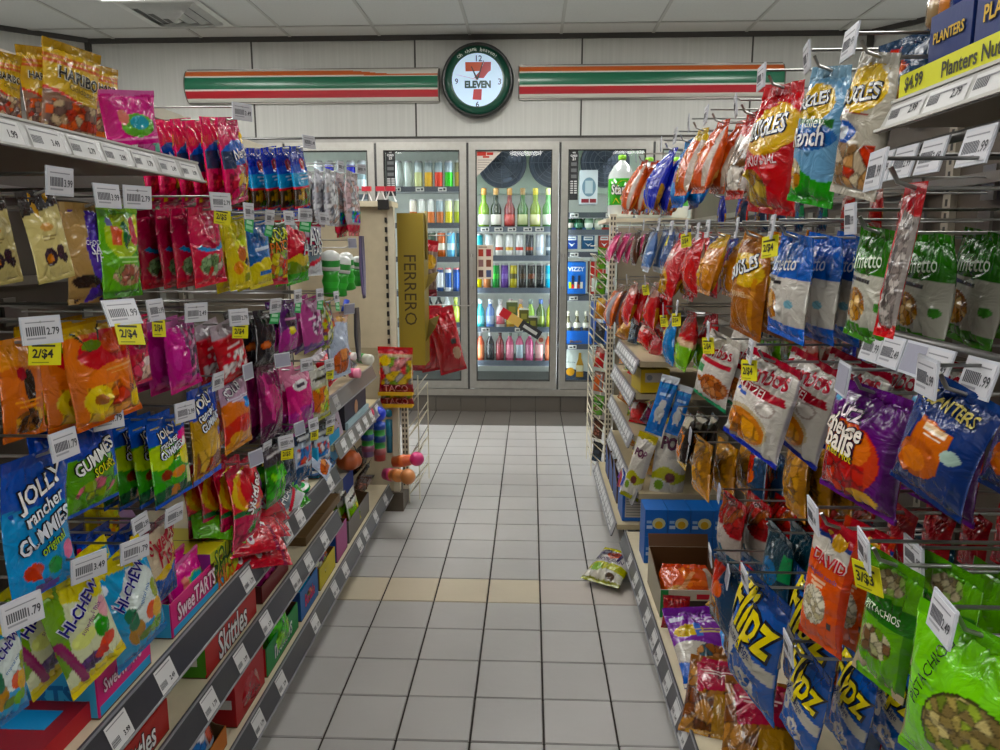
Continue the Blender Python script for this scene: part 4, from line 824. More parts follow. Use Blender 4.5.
kind('orange','orange crisp bag with pale puffs',[('B','d0501c'),('V',.88,.02,5,0,0,'c8401c'),('E',.25,.25,.2,.14,'c8985c'),('E',.7,.45,.2,.08,'e06a28'),('R',.86,.05,.97,.9,'b8a898'),('W',.1,.02,6,0,0,'b84818'),('L',.4,.9,.5,.4,.06,'e8804a'),('L',.6,.7,.3,.2,.04,'d89a70')],.4,'orange crisp bags')
kind('yeltop','orange crisp bag with yellow crimped top',[('B','d0561c'),('V',.80,.02,5,0,0,'d8b428'),('E',.4,.6,.3,.1,'d88a5a'),('N',.4,.25,.38,.16,.2,['c88a3c','d8a85a','c8602c','a85c20'],'e'),('R',.88,.05,1,.8,'b8a898')],.4,'yellow-topped crisp bags')
kind('bluechip','bright blue crisp bag with a red oval',[('B','2f7ac8'),('E',.5,.45,.3,.09,'a84a6a'),('V',.85,.02,6,0,0,'4a94d8'),('W',.15,.03,6,0,0,'1c5cb0'),('L',.3,.9,.4,.2,.05,'6ab0e8')],.38,'bright blue crisp bags')
kind('navychip','royal blue crisp bag with golden snack picture',[('B','1c2cb0'),('P',[(0,.45),(.5,.3),(.6,0),(0,0)],'c89a4a'),('N',.25,.2,.25,.18,.2,['c89a4a','e0b870','8a5c2c'],'r'),('V',.9,0,0,0,0,'2c3cc8'),('L',.6,.9,.5,.2,.05,'5a70e0')],.36,'royal blue crisp bags')
kind('pinksm','pink sachet bag',[('B','c85a7c'),('N',.4,.4,.3,.3,.2,['e0a0b4','d87a98','b03a64','e8c0c8'],'r'),('V',.85,0,0,0,0,'8a2a5c')],.3,'pink sachet bags')
kind('brownsm','dark brown sachet bag',[('B','4a2c20'),('N',.4,.4,.3,.3,.2,['7a4a34','5a3424','a86a5a'],'r'),('V',.85,0,0,0,0,'38201a')],.3,'dark brown sachet bags')
kind('bluegrey','slim blue-grey sachet bag',[('B','5c78a8'),('R',.4,.2,.55,.9,'a8b0c0'),('V',.9,0,0,0,0,'3c4c74'),('W',.12,0,0,0,0,'c8ccd8')],.3,'blue-grey sachet bags')
kind('bluegreyr','slim blue-grey bag with a yellow strip',[('B','465a84'),('R',.5,.6,.65,.95,'d8c82a'),('V',.9,0,0,0,0,'3c4c74'),('W',.12,0,0,0,0,'b8bcc8')],.3,'blue-grey yellow-strip bags')
kind('red1','red bag with white lettering and golden nuts',[('B','b81c20'),('E',.4,.62,.34,.10,'d8a8a4'),('E',.4,.25,.4,.2,'b8862c'),('N',.4,.22,.36,.14,.18,['b8862c','d8a84a','8a5c1c'],'e'),('V',.9,0,0,0,0,'c82428'),('R',0.17,0.628,0.67,0.650,'f0e8e4'),('R',0.23,0.590,0.61,0.608,'f0e8e4')],.4,'red nut bags')
kind('red2','plain bright red bag with a beige edge',[('B','c01a1c'),('R',0,.1,.1,.9,'b8a890'),('E',.5,.4,.3,.2,'d02a28'),('R',.2,.12,.5,.2,'a88a4a'),('W',.06,0,0,0,0,'a01418')],.4,'plain red bags')
kind('navylet','slim navy bag with white stripes',[('B','2c4488'),('R',.3,.2,.45,.85,'c8ccd8'),('R',.6,.2,.68,.8,'b84a8a')],.35,'slim navy bags')
kind('yelbrown','golden brown crisp bag with a yellow top',[('B','b8701c'),('V',.72,.03,6,0,.2,'c89c1c'),('E',.5,.35,.4,.2,'c8822c'),('N',.4,.22,.35,.12,.2,['c8822c','a8602c','d89c4a'],'e'),('L',.3,.8,.4,.3,.05,'e8c070')],.4,'golden brown crisp bags')
kind('caramel','caramel brown corn snack bag with yellow oval',[('B','a4601c'),('V',.88,.02,5,0,0,'b87424'),('E',.55,.66,.42,.16,'d8ac18'),('E',.2,.5,.2,.1,'b06a1c'),('R',.3,.40,.8,.44,'c89a6a'),('W',.05,0,0,0,0,'8a4a14'),('L',.85,.6,.8,.1,.04,'c88a4a'),('T','BUGLES',.5,.68,.74,'f2f2ee','30303c',.5,1.7,.05),('T','CARAMEL',.5,.42,.5,'e8c8a0',U,.1,1.2)],.40,'caramel corn snack bags')
kind('crispblue','blue and white pretzel crisp bag with a golden crisp stack',[('B','c4c0b8'),('V',.60,0,0,0,.02,'1f5cb8'),('W',.16,.01,5,0,0,'1c64d0'),('R',.05,.53,.55,.565,'22242a'),('N',.30,.32,.22,.14,.14,['b87a3c','d8a060','8a5424','e0b478'],'e'),('E',.78,.36,.08,.04,'7aa8b8'),('T','Palmetto',.42,.72,.74,'e4ecf4',U,.15,1.7,.02)],.36,'blue and white pretzel crisp bags')
kind('crispgreen','green and white pretzel crisp bag with a golden crisp stack',[('B','b4b2a6'),('V',.60,0,0,0,.02,'2f6c22'),('W',.14,.01,5,0,0,'3c8a1c'),('R',.15,.53,.65,.565,'22242a'),('N',.34,.32,.28,.15,.12,['b8803c','d8a85a','8a5424','e0b878'],'e'),('E',.86,.34,.08,.045,'4a8a3c'),('T','Palmetto',.45,.72,.76,'dce8d4',U,.15,1.7,.02)],.36,'green and white pretzel crisp bags')
kind('jerky','narrow red bag with clear window hanging',[('B','b8141c'),('R',.28,.08,1,.88,'8c8480'),('N',.6,.45,.3,.4,.2,['9a928c','6a6260','b8b0aa','807672'],'r'),('V',.80,.02,5,0,0,'c01820'),('R',.4,.2,.5,.6,'4c4644'),('W',.07,.01,5,0,0,'c8141c')],.3,'red window bags')
kind('redsm','small red nut bag',[('B','b41418'),('V',.75,.03,6,0,0,'a87a70'),('R',.2,.5,.5,.75,'d8c0b8'),('E',.5,.3,.35,.15,'c81c1c'),('R',0,.1,.1,.5,'c8882c')],.4,'small red nut bags')
kind('orangesm','small orange nut bag',[('B','c85a1c'),('V',.8,0,0,0,0,'6a4a3c'),('R',.7,.1,.9,.8,'8a8488')],.35,'small orange nut bags')
kind('tanblue','tan and blue nut bag',[('B','2f78b8'),('P',[(0,1),(.5,1),(.45,.3),(0,.2)],'b8a060'),('E',.25,.5,.2,.2,'d8c48a'),('V',.85,0,0,0,0,'b8b0c0')],.35,'tan and blue nut bags')
kind('redlime','red nut bag with a lime green foot',[('B','b02024'),('V',.82,.02,6,0,0,'8a2c30'),('W',.52,.05,5,0,.1,'c8a88a'),('W',.42,.05,5,0,.1,'6aa81c'),('E',.45,.22,.3,.1,'9cc84a'),('E',.6,.12,.2,.07,'5c9a18')],.38,'red and lime nut bags')
kind('combos','white filled pretzel bag with red script and orange snack',[('B','cfcac2'),('V',.93,.01,5,0,0,'a83440'),('P',[(0,.72),(.9,.70),(.95,.62),(0,.63)],'b02c38'),('E',.72,.54,.15,.075,'a89a94'),('E',.72,.54,.12,.058,'dcd6ce'),('E',.44,.28,.42,.20,'b8a888'),('E',.45,.27,.37,.17,'c87418'),('N',.45,.25,.3,.13,.22,['d88a24','c06a14','e8a03c'],'e'),('R',.1,.56,.36,.60,'3c5ab0'),('W',.05,.01,5,0,0,'2c3ca8'),('R',.97,0,1,1,'9a949a'),('T','Combos',.46,.83,.86,'b01c30','f0ecec',.12,1.5,.06),('T','PRETZEL',.4,.665,.6,'f0dcdc',U,-.02,1.0)],.40,'white filled pretzel bags')
kind('combosp','white filled pretzel bag with red script and green foot',[('B','cac4bc'),('V',.86,.01,5,0,0,'d0cac2'),('R',.05,.60,.95,.65,'b02c38'),('E',.66,.30,.34,.17,'a8603c'),('N',.66,.30,.30,.14,.14,['b06a44','8a4c30','c88a60'],'e'),('R',.1,.42,.34,.54,'4a8a5a'),('R',.1,.30,.34,.38,'a86a3c'),('W',.06,.01,5,0,0,'1c8a58'),('R',0,.1,.05,.5,'c8402c'),('T','Combos',.48,.78,.86,'b01c30','f0ecec',.12,1.5,.06)],.40,'white filled pretzel bags with green foot')
kind('utz','purple cheese ball bag with red balls and fiery middle',[('B','5a1c6a'),('E',.42,.42,.44,.30,'c83a1c'),('E',.40,.52,.36,.18,'d86a1c'),('V',.80,.02,6,1,0,'5c2470'),('R',.90,0,1,1,'481458'),('N',.38,.24,.36,.16,.15,['c8281c','b81c1c','d8402c','a81818'],'r'),('E',.68,.12,.18,.07,'e0a818'),('W',.055,.01,5,0,0,'6a2c80'),('E',.10,.84,.06,.025,'5a9ac0'),('T','utz',.42,.785,.30,'f0e0e8','2c1440',-.06,1.0,.01),('T','cheese',.38,.66,.52,'f4ece0','3c1430',-.06,1.5,.07),('T','balls',.38,.54,.40,'f4ece0','3c1430',-.06,1.5,.07),('T','Red Hot',.42,.44,.36,'d8c83c','3c1430',-.06,1.2,.03)],.42,'purple cheese ball bags')
kind('planters','navy blue nut bag with an orange panel and cream lettering',[('B','1c3470'),('V',.94,0,0,0,0,'24407c'),('P',[(.26,.70),(.72,.66),(.70,.30),(.25,.34)],'c8641c'),('E',.40,.36,.30,.16,'b8581c'),('E',.36,.34,.18,.10,'d8782c'),('E',.78,.50,.11,.06,'a8c0b4'),('R',.34,.62,.66,.66,'e8c8a0'),('T','PLANTERS',.50,.84,.70,'d8c878','14244c',-.05,1.5,.05),('R',0.35,0.608,0.65,0.630,'f4e8d8'),('R',0.38,0.570,0.62,0.588,'f4e8d8')],.40,'navy nut bags')
kind('popc','white popcorn bag with green and yellow foot',[('B','c4beb4'),('V',.90,.02,5,0,0,'b8a83c'),('W',.38,.06,5,0,.1,'a8a832'),('W',.26,.05,5,1,.1,'c8c4b8'),('E',.55,.30,.16,.06,'5c2c2c'),('E',.25,.2,.14,.06,'6a8a2c'),('W',.06,.01,5,0,0,'8a8c28'),('T','POP',.5,.70,.62,'5c3048',U,-.1,1.8,.16)],.5,'white popcorn bags')
kind('bluepack','blue pouch with pale cartoon shape',[('B','2f70c0'),('E',.5,.36,.28,.13,'b8bcbc'),('E',.55,.52,.2,.08,'c4c8c8'),('R',.3,.2,.42,.3,'b8bcbc'),('R',.6,.2,.72,.3,'b8bcbc'),('R',.2,.66,.8,.70,'a8c4e0'),('V',.88,0,0,0,0,'c8d0d8'),('R',0,.80,1,.86,'4a94d8')],.3,'blue pouches')
kind('candstrip','orange and black candy strip pack',[('B','1c1814'),('P',[(0,.1),(.6,.1),(.8,.6),(.3,.7)],'c8742c'),('E',.5,.5,.2,.12,'0c0c0c'),('R',.1,.75,.8,.95,'a8a090'),('R',0,0,1,.1,'b8942c')],.3,'orange and black candy packs')
kind('goldpack','golden brown wrapped pack',[('B','a8701c'),('N',.5,.5,.4,.4,.2,['b8802c','8a5a14','c8944a'],'r'),('W',.25,.04,6,0,0,'c88a3c')],.4,'golden brown packs')
kind('redyel','red and yellow spicy snack bag',[('B','a02024'),('N',.5,.74,.45,.18,.2,['a8302c','8a4a2c','902424','5c2c2c'],'r'),('W',.55,.05,5,0,0,'a89c94'),('W',.25,.05,5,0,0,'24506c')],.38,'red and yellow spicy bags')
kind('tealdark','dark teal snack bag',[('B','12303c'),('V',.9,0,0,0,0,'0c2430'),('E',.5,.5,.3,.15,'1c5a8a'),('R',.8,.5,1,.8,'2c7a4a'),('W',.3,.05,6,0,.3,'183c58')],.34,'dark teal snack bags')
kind('mixed','red, tan and dark blue nut mix bag',[('B','28405c'),('P',[(0,.85),(.5,.9),(.4,.1),(0,.2)],'b83c34'),('N',.4,.3,.35,.18,.2,['c89c5c','8a5c34','2c3c50'],'e'),('E',.5,.6,.2,.1,'d8602c')],.38,'red and blue mix bags')
kind('flipz','blue covered pretzel bag with yellow name and pretzel shapes',[('B','2c58a4'),('V',.88,.02,5,0,0,'24407c'),('R',0,.56,1,.58,'2c58a4'),('P',[(0,.62),(1,.44),(1,.32),(0,.50)],'b8b4a8'),('E',.22,.38,.15,.085,'c0bcb4'),('E',.22,.38,.06,.035,'2c58a4'),('E',.56,.20,.19,.10,'c0bcb4'),('E',.50,.215,.045,.04,'2c58a4'),('E',.62,.215,.045,.04,'2c58a4'),('E',.56,.15,.06,.025,'2c58a4'),('T','Flipz',.50,.69,.88,'e8d428','14182c',-.18,2.0,.06),('T','white fudge',.42,.50,.6,'2c3c6c',U,-.16,1.5,.02)],.36,'blue pretzel bags')
kind('flipzg','green-cornered blue pretzel bag with yellow name',[('B','2a5098'),('P',[(0,1),(.5,1),(.1,.5),(0,.5)],'2c7a34'),('E',.55,.65,.4,.14,'1c3468'),('P',[(0,.5),(1,.40),(1,.2),(0,.3)],'7a5a44'),('N',.4,.2,.4,.1,.2,['6a4a34','8a6444','503424'],'e'),('T','Flipz',.52,.68,.85,'e8d428','14182c',.5,1.9,.06)],.36,'green-cornered pretzel bags')
kind('david','orange seed bag with red name and pale pumpkin seeds',[('B','d8582c'),('V',.72,0,0,0,-.04,'c8c2b8'),('V',.85,0,0,0,-.04,'243c84'),('V',.88,0,0,0,-.04,'b01c28'),('E',.62,.88,.14,.07,'e0a83c'),('W',.50,0,0,0,-.04,'d8582c'),('R',.88,0,1,1,'b83c24'),('N',.36,.33,.30,.16,.11,['d8d0b8','c8bc98','e4dcc8','b0a484'],'e'),('R',.7,.2,.8,.26,'3c3434'),('T','DAVID',.54,.72,.70,'c01c2c','f0e8e0',-.04,1.6,.05),('T','pumpkin seeds',.46,.60,.7,'3c4c84',U,-.04,1.2,.0),('R',0.18,0.533,0.58,0.555,'f0c8a8'),('R',0.23,0.495,0.53,0.513,'f0c8a8')],.30,'orange seed bags')
kind('pistd','green pistachio bag with dark green name band',[('B','5c9c24'),('V',.9,0,0,0,0,'4a8a1c'),('N',.5,.82,.26,.09,.12,['a89c80','7a6a50','8aa05c'],'e'),('P',[(0,.74),(1,.68),(1,.50),(0,.52)],'24641c'),('N',.42,.34,.34,.12,.16,['9a9a70','6a5038','b8b090','5c7a24'],'e'),('P',[(0,.2),(.5,.05),(.2,0),(0,0)],'b0a084'),('R',.88,0,1,.5,'3c7a1c'),('T','PISTACHIOS',.50,.60,.66,'dfe8d4',U,-.03,1.8,.02)],.30,'green pistachio bags')
kind('lime','plain bright lime green bag',[('B','5ca81c'),('E',.5,.5,.4,.3,'68b824'),('V',.9,0,0,0,0,'4c9418'),('E',.85,.2,.08,.05,'3cc828')],.34,'plain lime bags')
kind('pistl','lime green pistachio bag with a round window of nuts',[('B','74cc1c'),('E',.62,.40,.37,.25,'3c3a1c'),('N',.62,.40,.35,.235,.085,['8a7a4c','a8985c','6a7a34','c8b880','7a6a44','94a84a'],'e'),('V',.93,0,0,0,0,'5cb014'),('P',[(0,.05),(.06,.2),(.02,.5),(0,.6)],'8a7a4c'),('T','PISTACHIOS',.24,.66,.60,'1c3c14',U,1.25,1.3,.0)],.36,'lime pistachio bags')
kind('redpl','plain red foil pack',[('B','a01420'),('E',.5,.5,.4,.3,'b01c28'),('L',.1,.9,.9,.85,.03,'c8504c')],.3,'plain red packs')
kind('redpouch','red foil pouch',[('B','c0182c'),('V',.88,0,0,0,0,'d84a5c'),('E',.5,.55,.32,.12,'d0202c'),('E',.5,.56,.2,.06,'e8e0e4'),('E',.5,.56,.08,.03,'a03a6a'),('R',0,.1,1,.16,'8a1440')],.34,'red foil pouches')
kind('purpbag','purple resealable bag with blue foot and nut clusters',[('B','7a3c98'),('V',.88,0,0,0,0,'6a3488'),('R',.05,.80,.28,.86,'c8c4dc'),('E',.3,.66,.24,.08,'d8b83c'),('R',.40,.56,.5,.74,'5a78c8'),('W',.46,.03,6,0,-.12,'bcb6ac'),('N',.55,.34,.26,.12,.13,['a8744a','8a5430','c89464','30505c'],'e'),('P',[(0,.30),(.3,.20),(.38,0),(0,0)],'1c5cc0'),('R',0.41,0.808,0.91,0.830,'d0b8e0'),('R',0.47,0.770,0.85,0.788,'d0b8e0'),('R',0.40,0.648,0.96,0.670,'d8c07a'),('R',0.46,0.610,0.90,0.628,'d8c07a')],.32,'purple cluster bags')
kind('bagel','clear bag of brown bagel chips with a raspberry-red label',[('B','8c5a34'),('N',.5,.4,.5,.4,.24,['9a6a3c','7a4a2c','b8844c','6a3c24'],'r'),('P',[(.1,.95),(.8,.98),(.9,.5),(.2,.42)],'a81c3c'),('E',.62,.74,.22,.14,'8a1434'),('P',[(.5,.4),(1,.5),(1,0),(.5,0)],'b0843c'),('R',0.20,0.728,0.80,0.750,'e8d0d0'),('R',0.27,0.690,0.73,0.708,'e8d0d0')],.45,'bagel chip bags')
kind('floorpop','white popcorn bag with yellow-green band',[('B','c4c0bc'),('V',.90,0,0,0,0,'b8b438'),('R',0,.86,1,.88,'8a8a30'),('E',.50,.66,.20,.11,'a8503c'),('E',.50,.66,.13,.07,'7a3428'),('W',.40,0,0,0,0,'aeb02c'),('W',.24,.0,0,0,0,'c8c4b4'),('E',.25,.27,.14,.09,'7aa82c'),('E',.7,.14,.12,.06,'4a3420'),('W',.07,.01,9,0,0,'8a9020'),('T','P  P',.5,.66,.80,'3c3058',U,0,1.7,.05),('T','POPCORN',.5,.47,.7,'3c3058',U,0,1.2,.02)],.38,'popcorn bags')
kind('taco','gummy taco pouch with red top and yellow shells',[('B','b8a080'),('V',.86,0,0,0,0,'c83a3c'),('N',.5,.48,.46,.30,.2,['d8b42c','c84a4c','7a9c3c','b0a8a0','d88a8a'],'r'),('E',.2,.70,.16,.12,'e0bc28'),('W',.18,0,0,0,0,'8a1c2c'),('R',0.10,0.928,0.70,0.950,'b0303c'),('R',0.17,0.890,0.63,0.908,'b0303c'),('T','TACO',.5,.1,.7,'e8a0a8','6a1420',0,1.3,.05)],.28,'gummy taco pouches')
kind('redbig','large crimson crisp bag with a pale seal',[('B','b81420'),('V',.80,.02,5,0,0,'c8303c'),('E',.75,.30,.16,.10,'c8a890'),('R',.60,.44,.8,.52,'3c3838'),('R',0.30,0.728,0.90,0.750,'d87a80'),('R',0.37,0.690,0.83,0.708,'d87a80')],.5,'large crimson crisp bags')
kind('yelmix','yellow and brown snack bag with red top',[('B','8a7468'),('V',.80,0,0,0,0,'c8202c'),('E',.5,.62,.4,.13,'d8a828'),('N',.5,.35,.4,.15,.2,['8a7468','a89488','6a5448'],'r'),('W',.12,0,0,0,0,'7a1c28')],.4,'yellow and brown bags')
for k_ in 'bugred bugranch bugyel rednut orange yeltop bluechip navychip pinksm brownsm bluegrey bluegreyr red1 red2 navylet yelbrown caramel crispblue crispgreen jerky redsm orangesm tanblue redlime combos combosp utz planters popc goldpack redyel tealdark mixed flipz flipzg david pistd lime pistl redpl purpbag bagel floorpop redbig yelmix'.split(): SNACK.add(k_)

for k_ in 'bugred bugranch bugyel rednut orange yeltop bluechip navychip red1 red2 yelbrown caramel crispblue crispgreen redsm redlime combos combosp utz'.split(): K[k_]['pinch']=.22
for k_ in 'combos combosp utz'.split(): K[k_]['pinch']=.12
for k_ in 'melon nerds blueg mint airred yellow'.split(): K[k_]['pinch']=.12
# ------------------------------------------------------------------ the two gondolas
def gondola(side,Y0,Y1,name,label):
    s=1 if side=='L' else -1; Xb=BL if side=='L' else BR; xa=Xb-s*.012
    t=empty('shelving_gondola',(Xb,Y0,0)); L=Y1-Y0
    b=MB(); b.box(min(-s*.014,-s*.03),0,.10,max(-s*.014,-s*.03),L,1.75,'4e463c'); b.build('back_panel','paint',t)  # back colour darkened to stand for the shadow between bags
    b=MB(); b.box(min(-s*.035,s*.006),0,1.73,max(-s*.035,s*.006),L,1.765,'c9c2ae'); b.build('top_rail','paint',t)
    k=0; y=.0
    while y<L+.01:
        b=MB(); b.box(min(0,-s*.014),y-.014 if y else y,.02,max(0,-s*.014),y+.014,1.75,'8f887a')
        for q in range(60): b.box(min(s*.0006,0),y-.004 if y else y+.002,.12+q*.027,max(s*.0006,0),y+.004 if y else y+.006,.134+q*.027,'1c1a18')
        b.build('upright','paint',t); y+=L/3
    for z in (1.0,1.25,1.45,1.62): b=MB(); b.box(min(0,s*.012),0,z,max(0,s*.012),L,z+.02,'8a867e'); b.build('cross_bar','metal',t)
    b=MB(); xp=(.40 if side=='L' else .36)*s; b.box(min(xp,xp-s*.02),0,.0,max(xp,xp-s*.02),L,.10,'26231f'); b.build('plinth','paint',t)
    tag(t,label,'gondola'); return t
gondola('L',.35,3.58,'g','shelving gondola, back coloured dark for shade, along the left side of the aisle')
gondola('R',.35,4.02,'g','shelving gondola, back coloured dark for shade, along the right side of the aisle')
def plabel(b_,pr): pass
def shelf_unit(side,Y0,Y1,z,Xf,label,deckc='cfc4a8',rail='3b3b41',rh=.052,labs=(),Xb=None,tilt=.40,rz=0,edge='86878c',lw=.064):
    """shelf with its own slanted price rail; z is the top of the deck"""
    s=1 if side=='L' else -1; Xb=Xb if Xb is not None else (BL if side=='L' else BR)
    t=empty('gondola_shelf',(Xf,Y0,z)); L=Y1-Y0; d=abs(Xf-Xb)-.016
    b=MB(); b.box(min(0,-s*d),0,-.022,max(0,-s*d),L,0,deckc); b.build('deck','paint',t)
    b=MB(); a=tilt*rh
    pr=[(0,.006),(s*.004,.006),(s*(.004+a),-rh),(s*a,-rh)]
    bi=len(b.v)
    for y in (0,L): b.v+=[(x,y,zz) for x,zz in pr]
    for q in ((0,1,5,4),(1,2,6,5),(2,3,7,6),(3,0,4,7),(3,2,1,0),(4,5,6,7)): b.face([bi+i for i in q],hx(rail))
    # raised lips
    for zz,xx in ((.004,.004),(-rh+.003,.004+a)): b.box(min(s*xx,s*(xx+.0035)),0,zz-.002,max(s*xx,s*(xx+.0035)),L,zz+.0015,edge)
    b.build('price_rail','plastic',t)
    for k,(y,c) in enumerate(labs):
        if not(0<=y-Y0<=L-lw): continue
        b=MB(); hh=rh-.007
        def P(u,v): return (s*(.0052+a*(1-v/ rh)*1.0 if False else .0052+a*((rh-.0035-v)/rh)),y-Y0+(u if s>0 else lw-u),-rh+.0035+v)
        # face of the label follows the slope
        def Q(u,v,o=0):
            zz=-rh+.0045+v; x=.0050+a*(.006-zz)/(rh+.006)+o; return (s*x,y-Y0+(u if s>0 else lw-u),zz)
        b.quad([Q(0,0),Q(lw,0),Q(lw,hh),Q(0,hh)],{'w':'dcdcdc','g':'b9b7b4'}[c])
        b.quad([Q(.003,hh-.006,.0004),Q(lw-.006,hh-.006,.0004),Q(lw-.006,hh-.004,.0004),Q(.003,hh-.004,.0004)],'8a8a8e')
        for i in range(8): u=.003+.003*i; b.quad([Q(u,.008,.0004),Q(u+.0017,.008,.0004),Q(u+.0017,.019,.0004),Q(u,.019,.0004)],'4c4c52')
        b.text(PR[(k*3)%7],lambda x,yy: Q(lw*.74+x,.013+yy,.0006),.018,'26262a',bold=.03,ysc=1.1)
        b.build('price_label','card',t)
    tag(t,label,'shelf'); return t
def labs_px(side,pxs,Xf,z):
    out=[]
    for px,py in pxs: out.append((onX(px,py,Xf).y-.026,'w'))
    return out
# left: base deck, two mid shelves, top shelf, end shelves
LP1=labs_px('L',[(358,613),(366,503),(440,488),(280,672),(325,600),(352,562),(372,535),(254,715),(300,640),(385,513),(392,500),(340,578),(312,620)],-.7,.15)
def even(Y0,Y1,n,off=0): return [(Y0+off+(Y1-Y0)*(i+.5)/n-.026,'w') for i in range(n)]
shelf_unit('L',.35,3.6,.150,-.71,'lowest shelf of the left gondola, longest dark price rail near the floor',labs=[(onX(x,y,-.70).y-.026,'w') for x,y in ((357,505),(332,568),(312,600),(278,672),(255,715),(343,548),(364,520),(374,503),(384,492))])
shelf_unit('L',.35,2.62,.372,-.715,'second shelf from the floor on the left gondola with dark price rail',labs=[(onX(x,y,-.70).y-.026,'w') for x,y in ((324,540),(295,580),(265,622),(240,658),(208,700),(308,560))])
shelf_unit('L',.35,2.62,.545,-.715,'third shelf from the floor on the left gondola, just below the hanging bags',labs=[(onX(x,y,-.70).y-.026,'w') for x,y in ((338,485),(300,530),(287,548),(265,577),(247,590),(165,685),(118,742),(330,497))])
shelf_unit('L',2.62,3.45,.62,-.715,'far left shelf just above the bubble sweet tubes, grey price rail',rail='6b6862',deckc='b8aa88',labs=even(2.65,3.4,6))
shelf_unit('L',2.45,3.3,.805,-.715,'topmost far left shelf with brown-grey rail under the toy sweets',rail='6a625a',deckc='9a8a70',labs=[(2.6,'g')])
shelf_unit('L',.35,1.62,1.508,-.715,'high left shelf carrying the gold and magenta sweet bags',deckc='8a8072',rail='a7a6a4',edge='c4c2be',labs=even(.95,1.60,7),rh=.038,lw=.075)
# lamp-grey shadow box under the high shelf
# right
shelf_unit('R',.9,3.02,.150,.408,'lowest shelf of the right gondola, long dark price rail near the floor',labs=[(onX(x,y,.405).y-.026,'w') for x,y in ((645,568),(652,592),(659,617),(664,632),(673,668),(682,700),(689,732),(640,552),(634,530))])
shelf_unit('R',3.06,4.0,.165,.375,'far end of the lowest right shelf, grey price rail',rail='77767a',deckc='b8aa88',labs=even(3.1,3.95,11))
shelf_unit('R',2.88,3.92,.365,.435,'second shelf from the floor on the far right with label-packed rail',rail='77767a',deckc='a89a7c',labs=even(3.06,3.9,12),lw=.05)
shelf_unit('R',3.02,3.88,.565,.43,'third shelf from the floor on the far right with label-packed rail',rail='77767a',deckc='a89a7c',labs=even(3.0,3.86,12),lw=.05)
shelf_unit('R',3.0,3.75,.745,.43,'fourth shelf from the floor on the far right with label-packed rail',rail='77767a',deckc='a89a7c',labs=even(2.97,3.73,11),lw=.05)
shelf_unit('R',2.92,3.60,.89,.43,'fifth shelf from the floor on the far right with label-packed rail',rail='77767a',deckc='a89a7c',labs=even(2.95,3.58,9),lw=.05)
shelf_unit('R',.45,.985,1.505,.44,'high right shelf carrying the navy nut boxes with yellow promotion strip',deckc='8a8072',rail='b9b8b4',edge='d0cec8',labs=even(.6,.95,4),rh=.03,lw=.08)
# ------------------------------------------------------------------ LEFT hanging bags
A=column
A('L','nerds',226,117,203,36,6,dx=.036,roll=-10,tg='w',where='beyond the gold bags',tyaw=.6)
A('L','blueg',296,146,214,28,6,dx=.042,roll=-8,tg='w',where='left side, in the highest row')
A('L','cleartoy',330,170,226,30,4,dx=.04,tg='w',where='at the far left, highest row')
A('L','beads',352,172,236,22,2,dx=.05,tg='w',where='at the far left end of the highest row')
A('L','thins',84,203,304,50,1,X=-.72,yaw=10,where='behind the cream almond pouch',hk=True)
A('L','almond',34,190,283,40,2,X=-.67,dx=.07,roll=-10,yaw=18,where='in the top left hanging row')
A('L','tropic',116,204,298,48,1,yaw=4,where='between kraft and pink bags')
A('L','melon',203,207,286,40,5,dx=.036,yaw=10,roll=-5,tg='y',where='in the top left row',sale='2/$5')
A('L','yellow',233,216,290,24,2,yaw=18,roll=-6,tg='g',where='in the top left row')
A('L','yelblue',256,222,288,24,2,yaw=10,roll=-5,tg='g',where='in the top left row')
A('L','patch',275,222,285,22,2,yaw=10,tg='w',where='in the top left row')
A('L','airred',293,219,284,26,2,yaw=10,roll=-5,tg='g',where='in the top left row')
A('L','airwhite',312,222,276,24,3,yaw=12,tg='w',where='in the top left row')
A('L','oleft',14,338,442,44,1,yaw=6,tg='y',where='at the left edge of the picture',sale='2/$4')
A('L','peach',96,318,426,74,3,dx=.040,yaw=12,roll=-4,tg='y',where='in the left second row',cap=.85,tsc=1.15,ttilt=-.3)
A('L','pinkring',134,316,386,30,1,tg='y',where='beside the orange peach ring bags')
A('L','mauve',178,318,392,38,3,dx=.038,yaw=10,roll=-6,tg='w',where='in the left second row')
A('L','mint',222,322,384,46,2,yaw=20,roll=-14,dx=.045,tg='y',where='in the left second row')
A('L','blackalm',262,310,366,24,3,yaw=8,dx=.04,tg='g',where='in the left second row')
A('L','rope',285,300,356,24,2,yaw=8,tg='g',where='in the left second row')
A('L','pinkpur',308,298,352,26,2,yaw=16,roll=-8,tg='g',where='in the left second row')
A('L','speck',325,300,350,14,2,tg='g',where='in the left second row')
A('L','fish',339,312,378,22,1,X=-.68,yaw=10,tg='n',where='near the far end of left side')
A('L','jrsour',86,424,512,58,2,cap=.9,X=-.74,dx=.05,yaw=6,where='left side, beside the blue gummy bag')
A('L','jrblue',36,452,598,66,1,X=-.66,yaw=6,roll=2,where='at the left edge of the picture')
A('L','jrgreen',166,417,505,52,4,dx=.034,yaw=8,roll=-3,where='in the left third row')
A('L','jrpeach',202,386,482,28,1,X=-.71,yaw=0,where='behind the green gummy bags')
A('L','skitorange',232,376,452,36,2,yaw=8,roll=-4,dx=.05,tg='n',where='in the left third row')
A('L','magdark',268,364,440,26,5,dx=.028,yaw=4,tg='n',where='in the left third row')
A('L','magbright',294,368,436,32,2,yaw=14,roll=-8,dx=.04,tg='w',where='in the left third row')
A('L','sourkid',318,368,422,24,2,yaw=12,roll=-4,dx=.04,tg='y',where='in the left third row')
A('L','skitred',240,462,546,34,4,dx=.036,yaw=6,roll=-3,tg='n',where='in the left fourth row')
